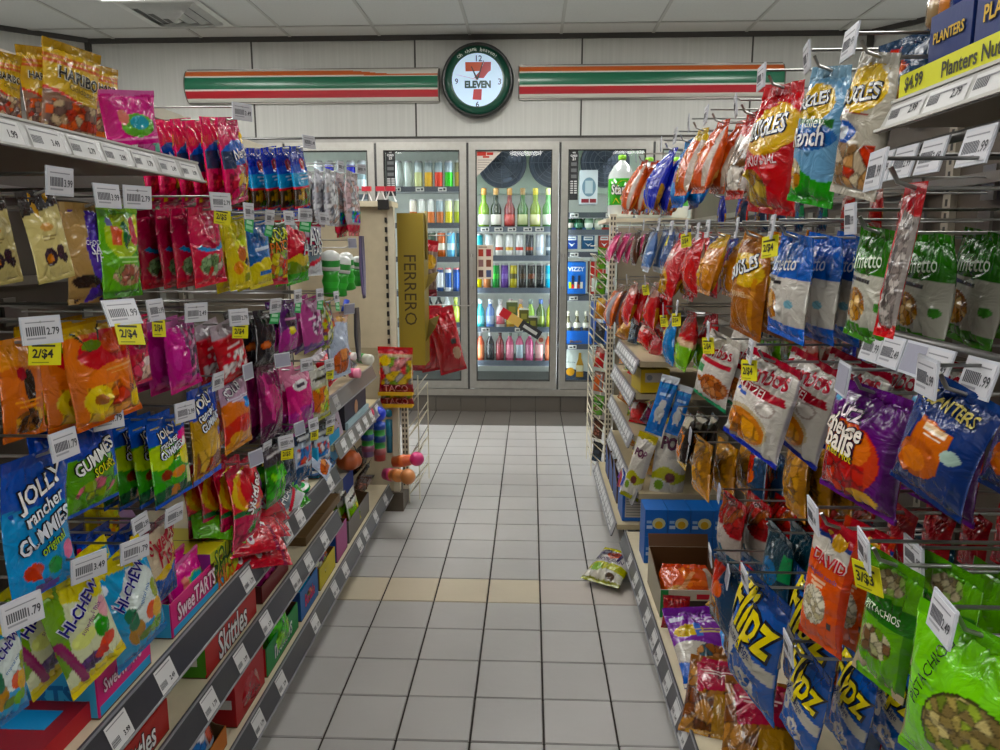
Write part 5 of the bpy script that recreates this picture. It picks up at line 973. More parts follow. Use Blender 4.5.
A('L','wild',254,452,512,18,1,X=-.74,tg='y',where='behind the red rainbow bags',sale='2/$5')
A('L','fruitgreen',272,446,506,26,2,yaw=6,tg='y',where='in the left fourth row',sale='2/$5')
A('L','darkbag',286,432,488,20,2,yaw=6,tg='n',where='in the left fourth row',sale='2/$5')
A('L','kidsblue',301,428,482,26,2,yaw=10,tg='y',where='in the left fourth row',sale='2/$5')
A('L','kidsblue',320,424,472,20,2,yaw=10,X=-.73,tg='y',where='at the far end of the left fourth row',sale='2/$5')
A('L','sourfish',120,530,604,44,3,X=-.76,dx=.05,where='in the left fourth row')
A('L','swedish',156,520,606,34,1,X=-.72,where='in the left fourth row')
A('L','hiblue',113,556,678,56,2,X=-.68,dx=.06,yaw=14,roll=-14,where='in the left fifth row')
A('L','hiyellow',64,574,706,62,2,X=-.66,dx=.06,yaw=14,roll=-14,where='in the left fifth row')
A('L','hiblue',-8,620,735,50,1,X=-.66,yaw=6,where='cut off by the left picture edge')
# ------------------------------------------------------------------ RIGHT hanging bags
A('R','bugyel',882,52,196,52,1,X=.43,yaw=14,roll=12,where='nearest the high right shelf')
A('R','bugranch',832,66,204,50,1,X=.43,yaw=16,roll=10,where='in the highest right row')
A('R','bugred',784,84,213,50,1,X=.42,yaw=14,roll=6,where='in the highest right row')
A('R','rednut',755,112,200,26,2,yaw=10,roll=12,dx=.05,where='in the highest right row')
A('R','orange',724,120,196,24,3,yaw=12,roll=20,dx=.05,where='in the highest right row')
A('R','yeltop',704,128,198,22,1,yaw=14,roll=20,where='in the highest right row')
A('R','bluechip',690,140,208,20,2,yaw=16,roll=10,dx=.05,where='in the highest right row')
A('R','navychip',674,148,216,16,2,yaw=10,roll=22,dx=.05,where='in the highest right row')
A('R','orange',646,160,217,14,5,dx=.045,yaw=14,roll=22,where='at the far end of highest right row')
A('R','pinksm',620,232,264,16,5,dx=.05,yaw=20,roll=24,where='far end of the right second row')
A('R','brownsm',640,230,266,12,2,dx=.05,yaw=10,roll=10,where='in the right second row')
A('R','bluegrey',655,228,273,12,3,dx=.05,yaw=10,roll=12,where='in the right second row')
A('R','bluegreyr',672,228,272,12,2,dx=.05,yaw=10,roll=10,where='in the right second row')
A('R','red1',686,232,303,18,2,yaw=14,roll=16,dx=.07,where='in the right second row')
A('R','red2',702,232,297,15,2,yaw=10,roll=8,dx=.06,tg='y',where='in the right second row')
A('R','navylet',715,236,290,12,2,yaw=10,roll=8,dx=.05,tg='w',where='in the right second row')
A('R','yelbrown',726,234,298,22,2,yaw=14,roll=20,dx=.06,where='in the right second row')
A('R','caramel',758,234,340,34,3,yaw=14,roll=9,dx=.058,where='in the right second row')
A('R','crispblue',797,234,342,42,4,yaw=10,roll=6,dx=.045,tg='y',where='in the right second row')
A('R','crispgreen',880,228,346,58,4,X=.43,yaw=6,roll=6,dx=.065,tg='w',where='in the right second row')
A('R','jerky',917,182,342,20,1,X=.37,yaw=24,roll=8,where='before the green pretzel crisp bags',tg='W')
A('R','orangesm',622,284,330,10,2,yaw=14,roll=18,dx=.05,where='far end of right third row')
A('R','redsm',636,282,326,16,4,yaw=12,roll=14,dx=.05,where='in the right third row')
A('R','redsm',656,284,332,14,2,yaw=10,roll=6,dx=.05,tg='y',where='beside the yellow sale tags on the right',sale='2/$5')
A('R','tanblue',676,314,366,16,2,yaw=10,roll=6,dx=.05,tg='y',where='in the right third row',sale='2/$5')
A('R','redlime',692,312,372,20,2,yaw=14,roll=10,dx=.06,tg='y',where='in the right third row')
A('R','combosp',726,336,412,52,2,X=.41,yaw=26,roll=16,dx=.05,tg='y',where='in the right fourth row')
A('R','combos',774,358,466,62,5,X=.40,yaw=26,roll=16,dx=.07,cap=.8,tg='y',where='in the right fourth row')
A('R','utz',876,388,516,88,2,X=.41,yaw=20,roll=6,cap=.85,dx=.09,tg='n',where='in the right fourth row')
A('R','planters',966,388,522,84,2,X=.42,yaw=22,cap=.85,roll=16,dx=.09,tg='w',where='at the right picture edge')
A('R','candstrip',692,414,470,18,3,X=.47,roll=10,yaw=10,dx=.04,where='behind the white filled pretzel bags',tg='x')
A('R','goldpack',705,440,500,20,3,X=.46,roll=4,yaw=10,dx=.06,tg='n',where='below the white filled pretzel bags')
A('R','redyel',735,498,572,26,6,X=.50,roll=4,yaw=10,dx=.06,tg='n',where='on the long wires at lower right')
A('R','tealdark',780,530,620,34,7,X=.50,roll=2,yaw=4,dx=.05,where='deep on the long lower right wires',tg='x')
A('R','mixed',727,560,640,24,4,X=.43,roll=4,yaw=8,dx=.06,tg='w',where='above the purple cluster bag')
A('R','flipzg',746,582,690,30,1,X=.46,roll=4,yaw=6,tg='n',where='left-behind the blue pretzel bag')
A('R','flipz',765,584,722,48,2,X=.42,roll=6,yaw=14,dx=.10,tg='w',where='lower right')
A('R','flipz',812,655,770,36,3,X=.43,roll=10,yaw=10,dx=.07,tg='w',where='cut by the bottom picture edge')
A('R','david',841,524,666,46,2,X=.40,roll=6,yaw=26,dx=.04,tg='w',where='lower right')
A('R','pistd',896,560,706,54,2,X=.41,roll=4,yaw=20,dx=.06,tg='y',where='lower right',sale='3/$3')
A('R','lime',945,566,668,50,3,X=.48,roll=2,yaw=8,dx=.06,tg='w',where='behind the dark green name band bags')
A('R','redpl',905,508,572,70,8,X=.47,roll=4,yaw=6,dx=.045,tg='w',where='above the pistachio bags')
A('R','pistl',985,630,815,135,2,X=.42,roll=3,yaw=26,dx=.09,cap=.95,tg='w',where='in the lower right corner')
A('R','mixed',862,640,770,60,3,X=.56,roll=4,yaw=8,dx=.06,where='under the pistachio bags',tg='n')

A('L','yellow',108,500,545,44,2,X=-.88,where='low behind the green gummy bags',tg='x')
A('L','rope',150,330,388,30,2,X=-.80,where='between orange and mauve bags',tg='x')
A('L','thins',118,318,372,30,2,X=-.92,where='deep behind the orange bags',tg='x')
A('R','pistd',758,338,392,30,4,X=.58,dx=.04,where='deep behind the filled pretzel bags',tg='x')
A('R','redsm',812,336,392,34,3,X=.62,dx=.04,where='deep behind the filled pretzel bags',tg='x')
A('R','navychip',850,345,400,34,3,X=.62,dx=.04,where='deep behind the purple cheese ball bags',tg='x')
A('R','goldpack',800,440,520,34,3,X=.58,dx=.05,where='deep beneath the filled pretzel bags',tg='x')
A('R','mixed',760,450,520,26,3,X=.58,dx=.05,where='deep beneath the filled pretzel bags',tg='x')
A('R','darkbag',745,300,340,24,3,X=.60,dx=.04,where='deep below the caramel corn snacks',tg='x')
A('R','navychip',722,196,228,20,3,X=.52,dx=.05,where='under the orange crisp bags',tg='x')
A('R','mixed',745,196,232,24,3,X=.55,dx=.05,where='under the white and red nut bags',tg='x')
A('R','tealdark',800,200,232,34,3,X=.58,dx=.05,where='under the light blue ranch snack bag',tg='x')
A('R','redsm',850,190,228,34,3,X=.58,dx=.05,where='under the pale and yellow snack bag',tg='x')
# ------------------------------------------------------------------ loose bags, trays, cartons
def bag_at(kn,loc,w,h,e,label,hp=110,cat=None,seed=None):
    o=make_bag(kn,w,h,hp,seed=seed if seed is not None else int(loc[1]*1000)); o.location=loc; o.rotation_euler=e
    tag(o,label,cat or('snack bag' if kn in SNACK else 'candy bag')); return o
def face_R(side,yaw=0,roll=0,pitch=0):
    base=PI/2 if side=='L' else -PI/2; ya=math.radians(yaw); rz=base-ya if side=='L' else base+ya
    return Matrix.Rotation(rz,4,'Z')@Matrix.Rotation(math.radians(pitch),4,'X')@Matrix.Rotation(math.radians(roll),4,'Y')
def _py(px,z,h,Xf):
    y=400
    for _ in range(6): Y=onX(px,y,Xf).y; y=proj(Vector((Xf,Y,z+h*.3)))[1]
    return y
def tray(side,px0,px1,z,h,lip,label,out='c0202c',side_c=None,inner='5c4630',Xf=None,depth=.18,txt=None,tc='f0f0f0',oc='201820',deco=None,fill=None,name='display_box',lid=None,yaw=0,tsize=.55,cutc=None,place=None):
    """open-front cardboard display box on a shelf. local x = along the aisle, -y = towards the aisle"""
    s=1 if side=='L' else -1; Xf=Xf if Xf is not None else (-.725 if side=='L' else .425)
    ya=onX(px0,_py(px0,z,h,Xf),Xf).y; yb=onX(px1,_py(px1,z,h,Xf),Xf).y; y0,y1=min(ya,yb),max(ya,yb); w=y1-y0
    if place: w=place[3]
    t=empty(name,(Xf,y0 if side=='L' else y1,z+.001),(0,0,(PI/2 if side=='L' else -PI/2)+math.radians(yaw)))
    if place: t.location=place[:3]; t.rotation_euler=(0,0,place[4])
    th=.003; sc=side_c or out
    b=MB(); b.box(0,0,0,w,depth,th,inner)
    b.box(0,0,th,w,th,lip,out,cols=[None,None,out,None,inner,None])
    b.box(0,depth-th,th,w,depth,h,sc,cols=[None,None,inner,None,sc,None])
    # curved side walls
    n=8
    for x0,x1 in ((0,th),(w-th,w)):
        for k in range(n):
            a,c=k/n,(k+1)/n; z0_=lip+(h-lip)*(a**2*(3-2*a)); z1_=lip+(h-lip)*(c**2*(3-2*c)); yy0=th+(depth-2*th)*a; yy1=th+(depth-2*th)*c
            bi=len(b.v); b.v+=[(x0,yy0,th),(x1,yy0,th),(x1,yy1,th),(x0,yy1,th),(x0,yy0,z0_),(x1,yy0,z0_),(x1,yy1,z1_),(x0,yy1,z1_)]
            for q,cc in (((4,5,6,7),inner),((1,2,6,5),sc if x1>w/2 else inner),((3,0,4,7),inner if x1>w/2 else sc)): b.face([bi+i for i in q],hx(cc))
    if deco: deco(b,w,lip,h,depth)
    if txt:
        b.text(txt,lambda x,y:(w/2+x,-.0008,lip*.5+y),w*tsize,oc,bold=.05,ysc=1.5); b.text(txt,lambda x,y:(w/2+x,-.0014,lip*.5+y),w*tsize,tc,bold=.015,ysc=1.5)
    b.build('box_shell','card',t)
    if lid:
        b=MB(); b.box(0,depth-.002,h,w,depth+.001,h+(.045 if place else .10),lid,xf=Matrix.Translation((0,depth,h))@Matrix.Rotation(-.5,4,'X')@Matrix.Translation((0,-depth,-h))); 
        b.build('lid_flap','card',t)
    tag(t,label,'display box')
    if fill:
        kn,cnt_,desc=fill; r=random.Random(int(px0)); nn=cnt_
        for i in range(nn):
            f=(i+.5)/nn; lx=w*.5; ly=depth*(.12+.8*f); sc_=min(w*.82,.16)
            o=make_bag(kn,sc_,min(h*1.0,lip+.05)+.01,60,seed=i+int(px0)) if i==0 else o.copy()
            if i: COL.objects.link(o)
            Mx=t.matrix_basis@Matrix.Translation((lx+r.uniform(-.006,.006),ly,min(h*1.0,lip+.05)+.014+.012*f))@Matrix.Rotation(-.22,4,'X')@Matrix.Rotation(r.uniform(-.05,.05),4,'Y')
            o.matrix_basis=Mx; tag(o,'%s, %s from the aisle edge'%(desc,ORD[i]),'candy pack',desc)
    return t
def mb_local(t): t.matrix_basis
def carton_at(side,px0,px1,z,h,label,cols,Xf=None,depth=.16,fn=None,yaw=0,name='carton',tilt=0,cat='carton',place=None):
    s=1 if side=='L' else -1; Xf=Xf if Xf is not None else (-.725 if side=='L' else .425)
    ya=onX(px0,_py(px0,z,h,Xf),Xf).y; yb=onX(px1,_py(px1,z,h,Xf),Xf).y; y0,y1=min(ya,yb),max(ya,yb); w=y1-y0
    if place: w=place[3]
    b=MB(); c=cols if isinstance(cols,(list,tuple)) else [cols]*6
    e=.0015
    b.box(0,0,0,w,depth,h,c[2],cols=[c[0],c[1],c[2],c[3],c[4],c[5]])
    b.box(w*.5-.001,.001,h,w*.5+.001,depth-.001,h+.0006,'3a3a3a')
    if fn: fn(b,w,h,depth)
    t=b.build(name,'card',None,(Xf,y0 if side=='L' else y1,z+.001),(tilt,0,(PI/2 if side=='L' else -PI/2)+math.radians(yaw)))
    if place: t.location=place[:3]; t.rotation_euler=(0,0,place[4])
    tag(t,label,cat); return t
def ftext(b,t,cx,cz,w,c,o=None,ysc=1.4,bold=.02,y=-.001):
    if o: b.text(t,lambda a,q:(cx+a,y,cz+q),w,o,bold=bold+.05,ysc=ysc)
    b.text(t,lambda a,q:(cx+a,y-.0008,cz+q),w,c,bold=bold,ysc=ysc)
# high left shelf
L_=lambda kn,cx,yt,yb,wp,lab,X=-.74,yaw=18,roll=0,pitch=6:_std('L',kn,cx,yt,yb,wp,lab,X,yaw,roll,pitch)
def _std(side,kn,cx,yt,yb,wp,lab,X,yaw,roll,pitch,n=1):
    p=onX(cx,yt,X); q=onX(cx,yb,X); h=p.z-q.z; R_=face_R(side,yaw,roll,pitch); rv=R_.to_3x3()@Vector((1,0,0)); mid=Vector((p.x,p.y,(p.z+q.z)/2)); lo,hi=.02,.5
    for _ in range(24):
        w=(lo+hi)/2
        if abs(proj(mid+rv*w/2)[0]-proj(mid-rv*w/2)[0])>wp: hi=w
        else: lo=w
    o=make_bag(kn,w,h,yb-yt,seed=int(cx*3+yt)); o.location=p; o.rotation_euler=R_.to_euler(); tag(o,lab,'snack bag' if kn in SNACK else 'candy bag'); return o
L_('haribo',73,46,144,58,'gold bear sweet bag standing upright, nearest the magenta bag',X=-.735,yaw=24,roll=4)
L_('haribo',34,46,134,38,'gold bear sweet bag, second of the upright row on the high left shelf',X=-.77,yaw=30,roll=-6)
L_('haribo',4,52,126,36,'gold bear sweet bag cut off by the left edge of the picture',X=-.78,yaw=18)
L_('haribo',103,66,136,30,'gold bear sweet bag half hidden behind the magenta bag',X=-.85,yaw=14)
L_('pinkstand',126,90,158,56,'magenta bag with green and teal swirl standing on high left shelf',X=-.735,yaw=26,roll=-10)
# trays on the left shelves
def sweetarts(b,w,lip,h,d):
    b.box(w*.02,-.0006,.004,w*.98,-.0002,lip*.25,'58a8d8'); ftext(b,'SweeTARTS',w*.45,lip*.6,w*.7,'f0d8e4','8a1850')
    # blue near side with lettering
    b.quad([(-.0006,d*.9,.01),(-.0006,.02,.01),(-.0006,.02,lip),(-.0006,d*.9,lip)],'5fb0dc')
    b.text('ARTS',lambda x,y:(-.0012,d*.45-x,lip*.5+y),d*.5,'1c6ca8',bold=.04,ysc=1.2)
Z3,Z2,Z1=.545,.372,.150
carton_at('L',-60,98,Z3,.034,'flat red carton with a blue corner at the lower left picture edge',['a01c24','98222c','b81c28','b81c28','a01c24','a01c24'],Xf=-.74,depth=.28,fn=lambda b,w,h,d:(b.box(w*.72,d*.1,h,w*.86,d*.6,h+.001,'3a9ad8'),b.box(w*.3,-.001,h*.35,w*.55,-.0003,h*.65,'f0e0d8')))
tray('L',98,150,Z3,.13,.085,'pink and blue sweet tray standing behind the blue fruit chew bags',out='d42c7c',side_c='5fb0dc',deco=sweetarts,fill=('rope',4,'dark rope candy pack in pink and blue sweet tray'),depth=.2)
tray('L',172,224,Z3,.10,.075,'bright pink sweet tray with raised lid below the wrapped green bag',out='d42c7c',side_c='5fb0dc',deco=sweetarts,lid='b89ac8',fill=('pinkstand',4,'pink foil sweet pack in lidded pink tray'),depth=.17)
def patchbox(b,w,h,d): ftext(b,'SOUR',w*.5,h*.75,w*.75,'2c5c1c','d8d82a'); ftext(b,'PATCH',w*.5,h*.45,w*.8,'1c4c1c','c8cc2a'); ftext(b,'KIDS',w*.5,h*.2,w*.6,'d86a1c')
carton_at('L',212,238,Z3,.10,'yellow-green sour sweet carton behind the lidded pink tray',['a8a81c','c8b81c','b8c01c','8a3c8a','8a3c8a','8a3c8a'],fn=patchbox,depth=.2,yaw=0)
bag_at('lime',(-.80,1.66,.70),.11,.13,face_R('L',25,-60,-48).to_euler(),'crumpled bright green bag lying on top of the sour sweet carton')
yr=onX(262,530,-.78).y
for i in range(7):
    Y_=1.76+.07*(i%4)+.03*(i//4); 
    Rm=face_R('L',10+8*math.sin(i*2.1),-78+9*math.sin(i*1.7),-35-6*(i%3))
    bag_at('redpouch',(-.76+.012*(i%3),Y_-.09,.572+.024*(i//2)),.08,.19,Rm.to_euler(),'red foil pouch with white mark, %s in the slumped pile on third left shelf'%ORD[i],cat='candy bag',seed=i)
# lollies
for i,(px,c,w_) in enumerate(((296,'2f9a48','green'),(304,'d8d8d4','white'),(312,'4a6a9a','blue-grey'),(300,'c8343c','red'),(318,'a8a8b8','silver'))):
    yy=onX(px,530,-.76).y; b=MB(); T=Matrix.Translation((0,0,.014))@Matrix.Rotation(.25*(-1)**i,4,'X')
    b.lathe([(.020,-.010,c),(.034,-.007,c),(.038,0,c),(.034,.007,'dcdcdc'),(.022,.010,c),(.004,.012,c)],20,T)
    o=b.build('wrapped_lolly','foil',None,(-.745-.03*(i%2),yy,Z3+.006+.004*i)); tag(o,'flat %s wrapped sweet disc lying on the far third left shelf'%w_,'candy','loose sweet discs')
def bluebox(b,w,h,d): b.box(w*.45,-.001,0,w*.7,-.0003,h,'e0c81c'); b.quad([(-.0006,d,0),(-.0006,0,0),(-.0006,0,h),(-.0006,d,h)],'2f94c0')
tray('L',318,340,Z3,.15,.11,'sky-blue display box with a yellow stripe at the end of third shelf',out='4aa8d8',side_c='2f94c0',deco=lambda b,w,l,h,d: b.box(w*.3,-.001,0,w*.5,-.0003,l,'e0c81c'),fill=None,inner='6a5644')
# second shelf
sk=lambda b,w,lip,h,d:(b.quad([(-.0006,d,.01),(-.0006,.0,.01),(-.0006,.0,lip),(-.0006,d*.9,lip*1.2)],'4a8a2c'),b.quad([(-.001,d*.8,.03),(-.001,.02,.03),(-.001,.02,.05),(-.001,d*.8,.05)],'d0d0cc'))
tray('L',100,168,Z2,.13,.07,'brick-red display tray on second left shelf, nearest the camera',out='a8302c',side_c='98343a',txt='Skittles',fill=('skitred',4,'rainbow candy pack in near brick-red tray'),depth=.2)
tray('L',206,256,Z2,.115,.075,'red and green display tray on the second left shelf',out='b02c2c',side_c='4a8a2c',txt='Skittles',deco=sk,fill=('darkbag',3,'dark candy pack in red and green tray'),depth=.2)
tray('L',262,288,Z2,.12,.05,'maroon display tray on second left shelf beyond the green-sided one',out='6a2024',side_c='5c2a2c',fill=('magdark',3,'plum candy pack in maroon tray'),depth=.18)
carton_at('L',306,340,Z2,.03,'low brown cardboard flat at the far end of second left shelf',['6a5438']*6,depth=.2)
# bottom shelf
tray('L',196,226,Z1,.17,.05,'orange and blue display tray on the lowest left shelf, nearest camera',out='c87838',side_c='3c6ca8',fill=('kidsblue',3,'blue candy pack in nearest bottom tray'),depth=.18)
tray('L',236,264,Z1,.155,.12,'plain red display tray on the lowest left shelf with white band',out='b01c24',side_c='a81820',deco=lambda b,w,l,h,d:b.quad([(-.0008,d*.7,.05),(-.0008,.01,.05),(-.0008,.01,.075),(-.0008,d*.7,.075)],'d4d0cc'),fill=('redpl',4,'red packet in plain red tray'),depth=.17)
tray('L',267,298,Z1,.14,.085,'green and red mint roll tray on the lowest left shelf',out='2f8a4c',side_c='c82c34',txt='mentos',tc='e8f0e8',oc='1c4a7c',fill=('fruitgreen',4,'green packet in mint roll tray'),depth=.17)
tray('L',301,318,Z1,.13,.10,'blue bubble gum tray with pink lettering on the lowest left shelf',out='2c6cb0',side_c='3c5c9c',txt='Bubble',tc='e05a7a',oc='1c2c6a',fill=('blueg',3,'blue gum pack in bubble tray'),depth=.17)
tray('L',320,335,Z1,.14,.08,'yellow-edged brown display tray on the lowest left shelf',out='c8b81c',side_c='6a4c38',fill=('speck',3,'speckled packet in yellow-edged tray'),depth=.17)
tray('L',337,347,Z1,.16,.12,'mauve candy tray on the lowest left shelf beside the grey box',out='a85a8a',side_c='3c5aa0',fill=None,depth=.17)
tray('L',349,369,Z1,.15,.09,'dull grey display box of loose cards on the lowest left shelf',out='6a6660',side_c='77726a',fill=('sourkid',4,'white and green card pack in dull grey box'),depth=.2)
carton_at('L',344,354,Z1+.0,.20,'slim navy and white carton beside the dull grey display box',['1c2c6a','d8d8d0','1c3c8a','1c3c8a','1c3c8a','c8c8c0'],Xf=-.80,depth=.08)
for i in range(4):
    bag_at('darkbag' if i%2 else 'brownsm',(-.74-.02*i,onX(368+4*i,470,-.74).y,.30+.02*i),.11,.13,(.5+.1*i,.3*(-1)**i,PI/2-.4+.25*i),'crumpled black-brown bag, %s from the camera, beneath the orange-capped tube'%ORD[i],cat='candy bag',seed=20+i)
# bubble tubes with ball caps
def tube_toy(px,py0,py1,X,cols,ball,label,tilt=(0,0,0),r=.030,stick=False):
    p=onX(px,py1,X); q=onX(px,py0,X); Hh=q.z-p.z; t=empty('ball_top_tube',(p.x,p.y,p.z),tilt)
    b=MB(); n=len(cols); pr=[]
    for i,c in enumerate(cols): z=Hh*.72*i/n; pr+=[(r*(1.0 if i%2 else .9),z,c),(r*(1.0 if i%2 else .9),z+Hh*.72/n*.96,c)]
    pr+=[(r*.5,Hh*.72,cols[-1]),(r*.45,Hh*.76,cols[-1])]; b.lathe(pr,18); b.build('tube','plastic',t)
    b=MB(); R2=r*1.15; b.lathe([(R2*math.sin(PI*k/10)+.0005,Hh*.76+R2-R2*math.cos(PI*k/10)-.004,ball) for k in range(11)],18); b.build('ball_cap','plastic',t)
    tag(t,label,'candy toy','ball topped sweet tubes')
tube_toy(380,406,460,-.70,['c83a3c','a85a5c','2f9a3c','1c3c8a','2f9a3c','1c4cb8'],'1c3cd0','green and blue striped tube with a royal blue ball top')
tube_toy(368,408,456,-.73,['7a5a8a','8a4a6a','2f9a3c','1c3c8a','2f9a3c','1c3c6a'],'d82c5c','green striped tube with a red-pink ball top')
tube_toy(389,402,456,-.76,['d8c81c','3c4a8a','d8c81c','3c5a8a','d8c81c','1c7aa8'],'1c84a8','yellow striped tube with a teal ball top')
p=onX(386,474,-.69); tube_toy(386,440,474,-.69,['d83c7c','d83c7c','d8742c','e0843c','e08a3c'],'d88a4c','pink and orange tube lying on its side above the lowest shelf',tilt=(1.45,0,.9),r=.032)
tube_toy(394,436,462,-.655,['d86a2c','e0702c','d8602c'],'d8307c','orange cap with a pink ball sticking out beside the cream upright',tilt=(-.1,1.35,-.4),r=.03)
# pumpkins buckets
def pumpkin(px,py,X,r,c,label):
    p=onX(px,py,X); b=MB(); n=32; m_=12
    for j in range(m_+1):
        ph=PI*j/m_; 
        for i in range(n):
            th=2*PI*i/n; rr=r*math.sin(ph)*(1+.06*math.cos(8*th))+.002; b.v.append((rr*math.cos(th),rr*math.sin(th),r*.85-r*.85*math.cos(ph)))
    for j in range(m_):
        for i in range(n): b.face((j*n+i,j*n+(i+1)%n,(j+1)*n+(i+1)%n,(j+1)*n+i),hx(c),True)
    t=empty('pumpkin_candy_pot',(p.x,p.y,p.z)); b.build('pot','plastic',t); b=MB(); b.tube([(-r*.8,0,r*1.3),(-r*.5,0,r*2.0),(0,0,r*2.25),(r*.5,0,r*2.0),(r*.8,0,r*1.3)],.003,'1c1a18',5); b.build('handle','plastic',t); tag(t,label,'candy pot')
pumpkin(349,470,-.80,.055,'c8602c','orange ribbed pumpkin pot on the lower left shelf beside the striped tubes')
pumpkin(331,452,-.80,.05,'a85a1c','brown-orange ribbed pumpkin pot below the topmost far shelf')
# box under the top far shelf
carton_at('L',345,366,.62,.10,'dark carton with a round peach picture on the far left shelf',['22222a','3c3c44','30283c','d0d0d0','20202a','2a2a34'],depth=.12,fn=lambda b,w,h,d:(b.quad([(w*.5+.03*math.cos(2*PI*k/14),-.001,h*.55+.03*math.sin(2*PI*k/14)) for k in range(14)],'c89a7c'),b.box(0,-.012,0,w,-.0005,h*.28,'a8c0c8')))
carton_at('L',330,343,.62,.14,'slanted pale lilac leaflet box on the far left shelf',['b8a8b8']*6,depth=.03,tilt=-.2)
# small sweets on the topmost far shelf
def roll(px,py,X,r,L,cols,label,ang=0):
    p=onX(px,py,X); b=MB(); T=Matrix.Rotation(PI/2,4,'X'); n=len(cols); pr=[(r*.4,-L/2,cols[0])]
    for i,c in enumerate(cols): pr+=[(r,-L/2+L*i/n+.001,c),(r,-L/2+L*(i+1)/n,c)]
    pr+=[(r*.4,L/2+.002,cols[-1])]; b.lathe(pr,16,T); o=b.build('candy_roll','plastic',None,(p.x,p.y,p.z+r),(0,0,ang)); tag(o,label,'candy','loose sweets on the topmost far shelf')
roll(358,363,-.72,.022,.16,['e0e8e0','2f8a3c','dfe8dc','2f9a3c','e0e0d0'],'green and white candy tube lying on the topmost far left shelf',.9)
roll(349,360,-.73,.016,.06,['d8303c','e8e0e0','d8303c','e8e0e0'],'red and white striped sweet beside the green and white candy tube',1.2)
roll(355,378,-.70,.02,.04,['d8407c','e88aa8'],'pink round sweet on the grey rail of the topmost far shelf',1.4)
# baby-bottle candies hanging
def bottle_candy(px,py0,py1,X,label,ang):
    p=onX(px,py1,X); q=onX(px,py0,X); h=q.z-p.z; t=empty('bottle_candy',p,ang); r=h*.20
    b=MB(); b.lathe([(r*.7,0,'2faa2c'),(r,h*.04,'2faa2c'),(r*.8,h*.2,'38c038'),(r,h*.34,'2faa2c'),(r*.8,h*.45,'2faa2c'),(r,h*.58,'2faa2c')],14); b.build('body','plastic',t)
    b=MB(); b.lathe([(r*1.05,h*.58,'dfe4e0'),(r*1.05,h*.66,'2f9a3c'),(r*1.05,h*.80,'dfe4e0'),(r*.95,h*.93,'dfe4e0'),(r*.4,h,'dfe4e0')],14); b.build('cap','plastic',t)
    tag(t,label,'candy toy','green bottle sweets')
bottle_candy(331,250,296,-.69,'green and white bottle-shaped sweet, leftmost of four below the clear bags',(.1,.05,0))
bottle_candy(339,255,296,-.72,'green and white bottle-shaped sweet, second from left of four',(0,.15,0))
bottle_candy(349,252,290,-.69,'green and white bottle-shaped sweet, third from left of four',(.1,-.05,0))
bottle_candy(356,256,286,-.72,'green and white bottle-shaped sweet, rightmost of four',(0,.1,0))
tube_toy(347,282,300,-.68,['1c3cb8','2c50c8'],'1c3cb0','small royal blue dropper sweet hanging under the green bottle sweets',(2.8,.2,0),r=.012)
hook('L',onX(342,250,-.7).y,1.33,-.7,BL,'green bottle shaped sweets','n')
# strap-like gummy laces
def laces(px,py0,py1,X,cols,label):
    p=onX(px,py0,X); q=onX(px,py1,X); t=empty('gummy_laces',p); h=p.z-q.z
    for i,c in enumerate(cols):
        b=MB(); o=.012*i; b.tube([(0,-.02+o,0),(.004*i,-.03+o,-h*.5),(.005,-.02+o,-h*.92),(.003,.0+o,-h),(0,.02+o,-h*.92),(0,.025+o,-h*.5),(0,.01+o,0)],.005,c,6); b.build('strand','plastic',t)
    tag(t,label,'candy')
laces(361,236,298,-.685,['8a7aa8','5c5c8a','a8a0b8'],'looped purple and grey gummy laces at the far end of left shelves')
laces(356,308,362,-.70,['3c3c44','6a6668','8a8078'],'looped dark grey straps hanging beside the blue-white pouch')
# ------------------------------------------------------------------ left end display
yE=3.66
t=empty('end_display_stand',(-.66,yE,0)); a=onY(362,345,yE)
b=MB(); b.box(-.52,0,.10,-.03,.03,1.52,'c6b99c'); b.build('cream_panel','paint',t)
b=MB(); b.box(-.56,-.05,1.52,-.0,.12,1.545,'d3c7ab'); b.build('top_ledge','paint',t)
b=MB(); b.box(-.52,-.006,.80,-.03,.0,.84,'b0a284'); b.build('cross_rail','paint',t)
b=MB(); b.box(-.03,-.012,.02,-.0,.03,1.52,'d0c7b0'); b.build('upright','paint',t)
for k in range(14): 
    b=MB(); b.box(-.042,-.02,.86+.045*k,-.032,-.004,.885+.045*k,'1a1817'); b.build('hook_clip','plastic',t)
b=MB(); b.box(-.16,-.03,.0,.02,.14,.10,'5a5044'); b.build('foot','paint',t)
b=MB(); b.box(-.062,-.075,1.505,-.012,-.05,1.55,'201e1c'); b.build('sign_holder','plastic',t)
tag(t,'cream end panel with top ledge and black clips at left gondola end','end panel')
for i,(px,) in enumerate(((354,),(367,),(381,),(391,))):
    p=onY(px,203,yE+.03); t=empty('price_clip',(p.x,yE+.03,1.546)); b=MB()
    b.tube([(-.025,0,0),(-.006,0,.05),(.0,0,.062),(.006,0,.05),(.025,0,0)],.0035,'dcdcdc',5); b.build('wire_stand','plastic',t)
    b=MB(); b.box(-.022,-.012,.05,.022,.012,.072,'cc2c40'); b.build('red_grip','plastic',t); tag(t,'white clip stand with red grip, %s from left on the cream ledge'%ORD[i],'clip','red-topped clips on the ledge')
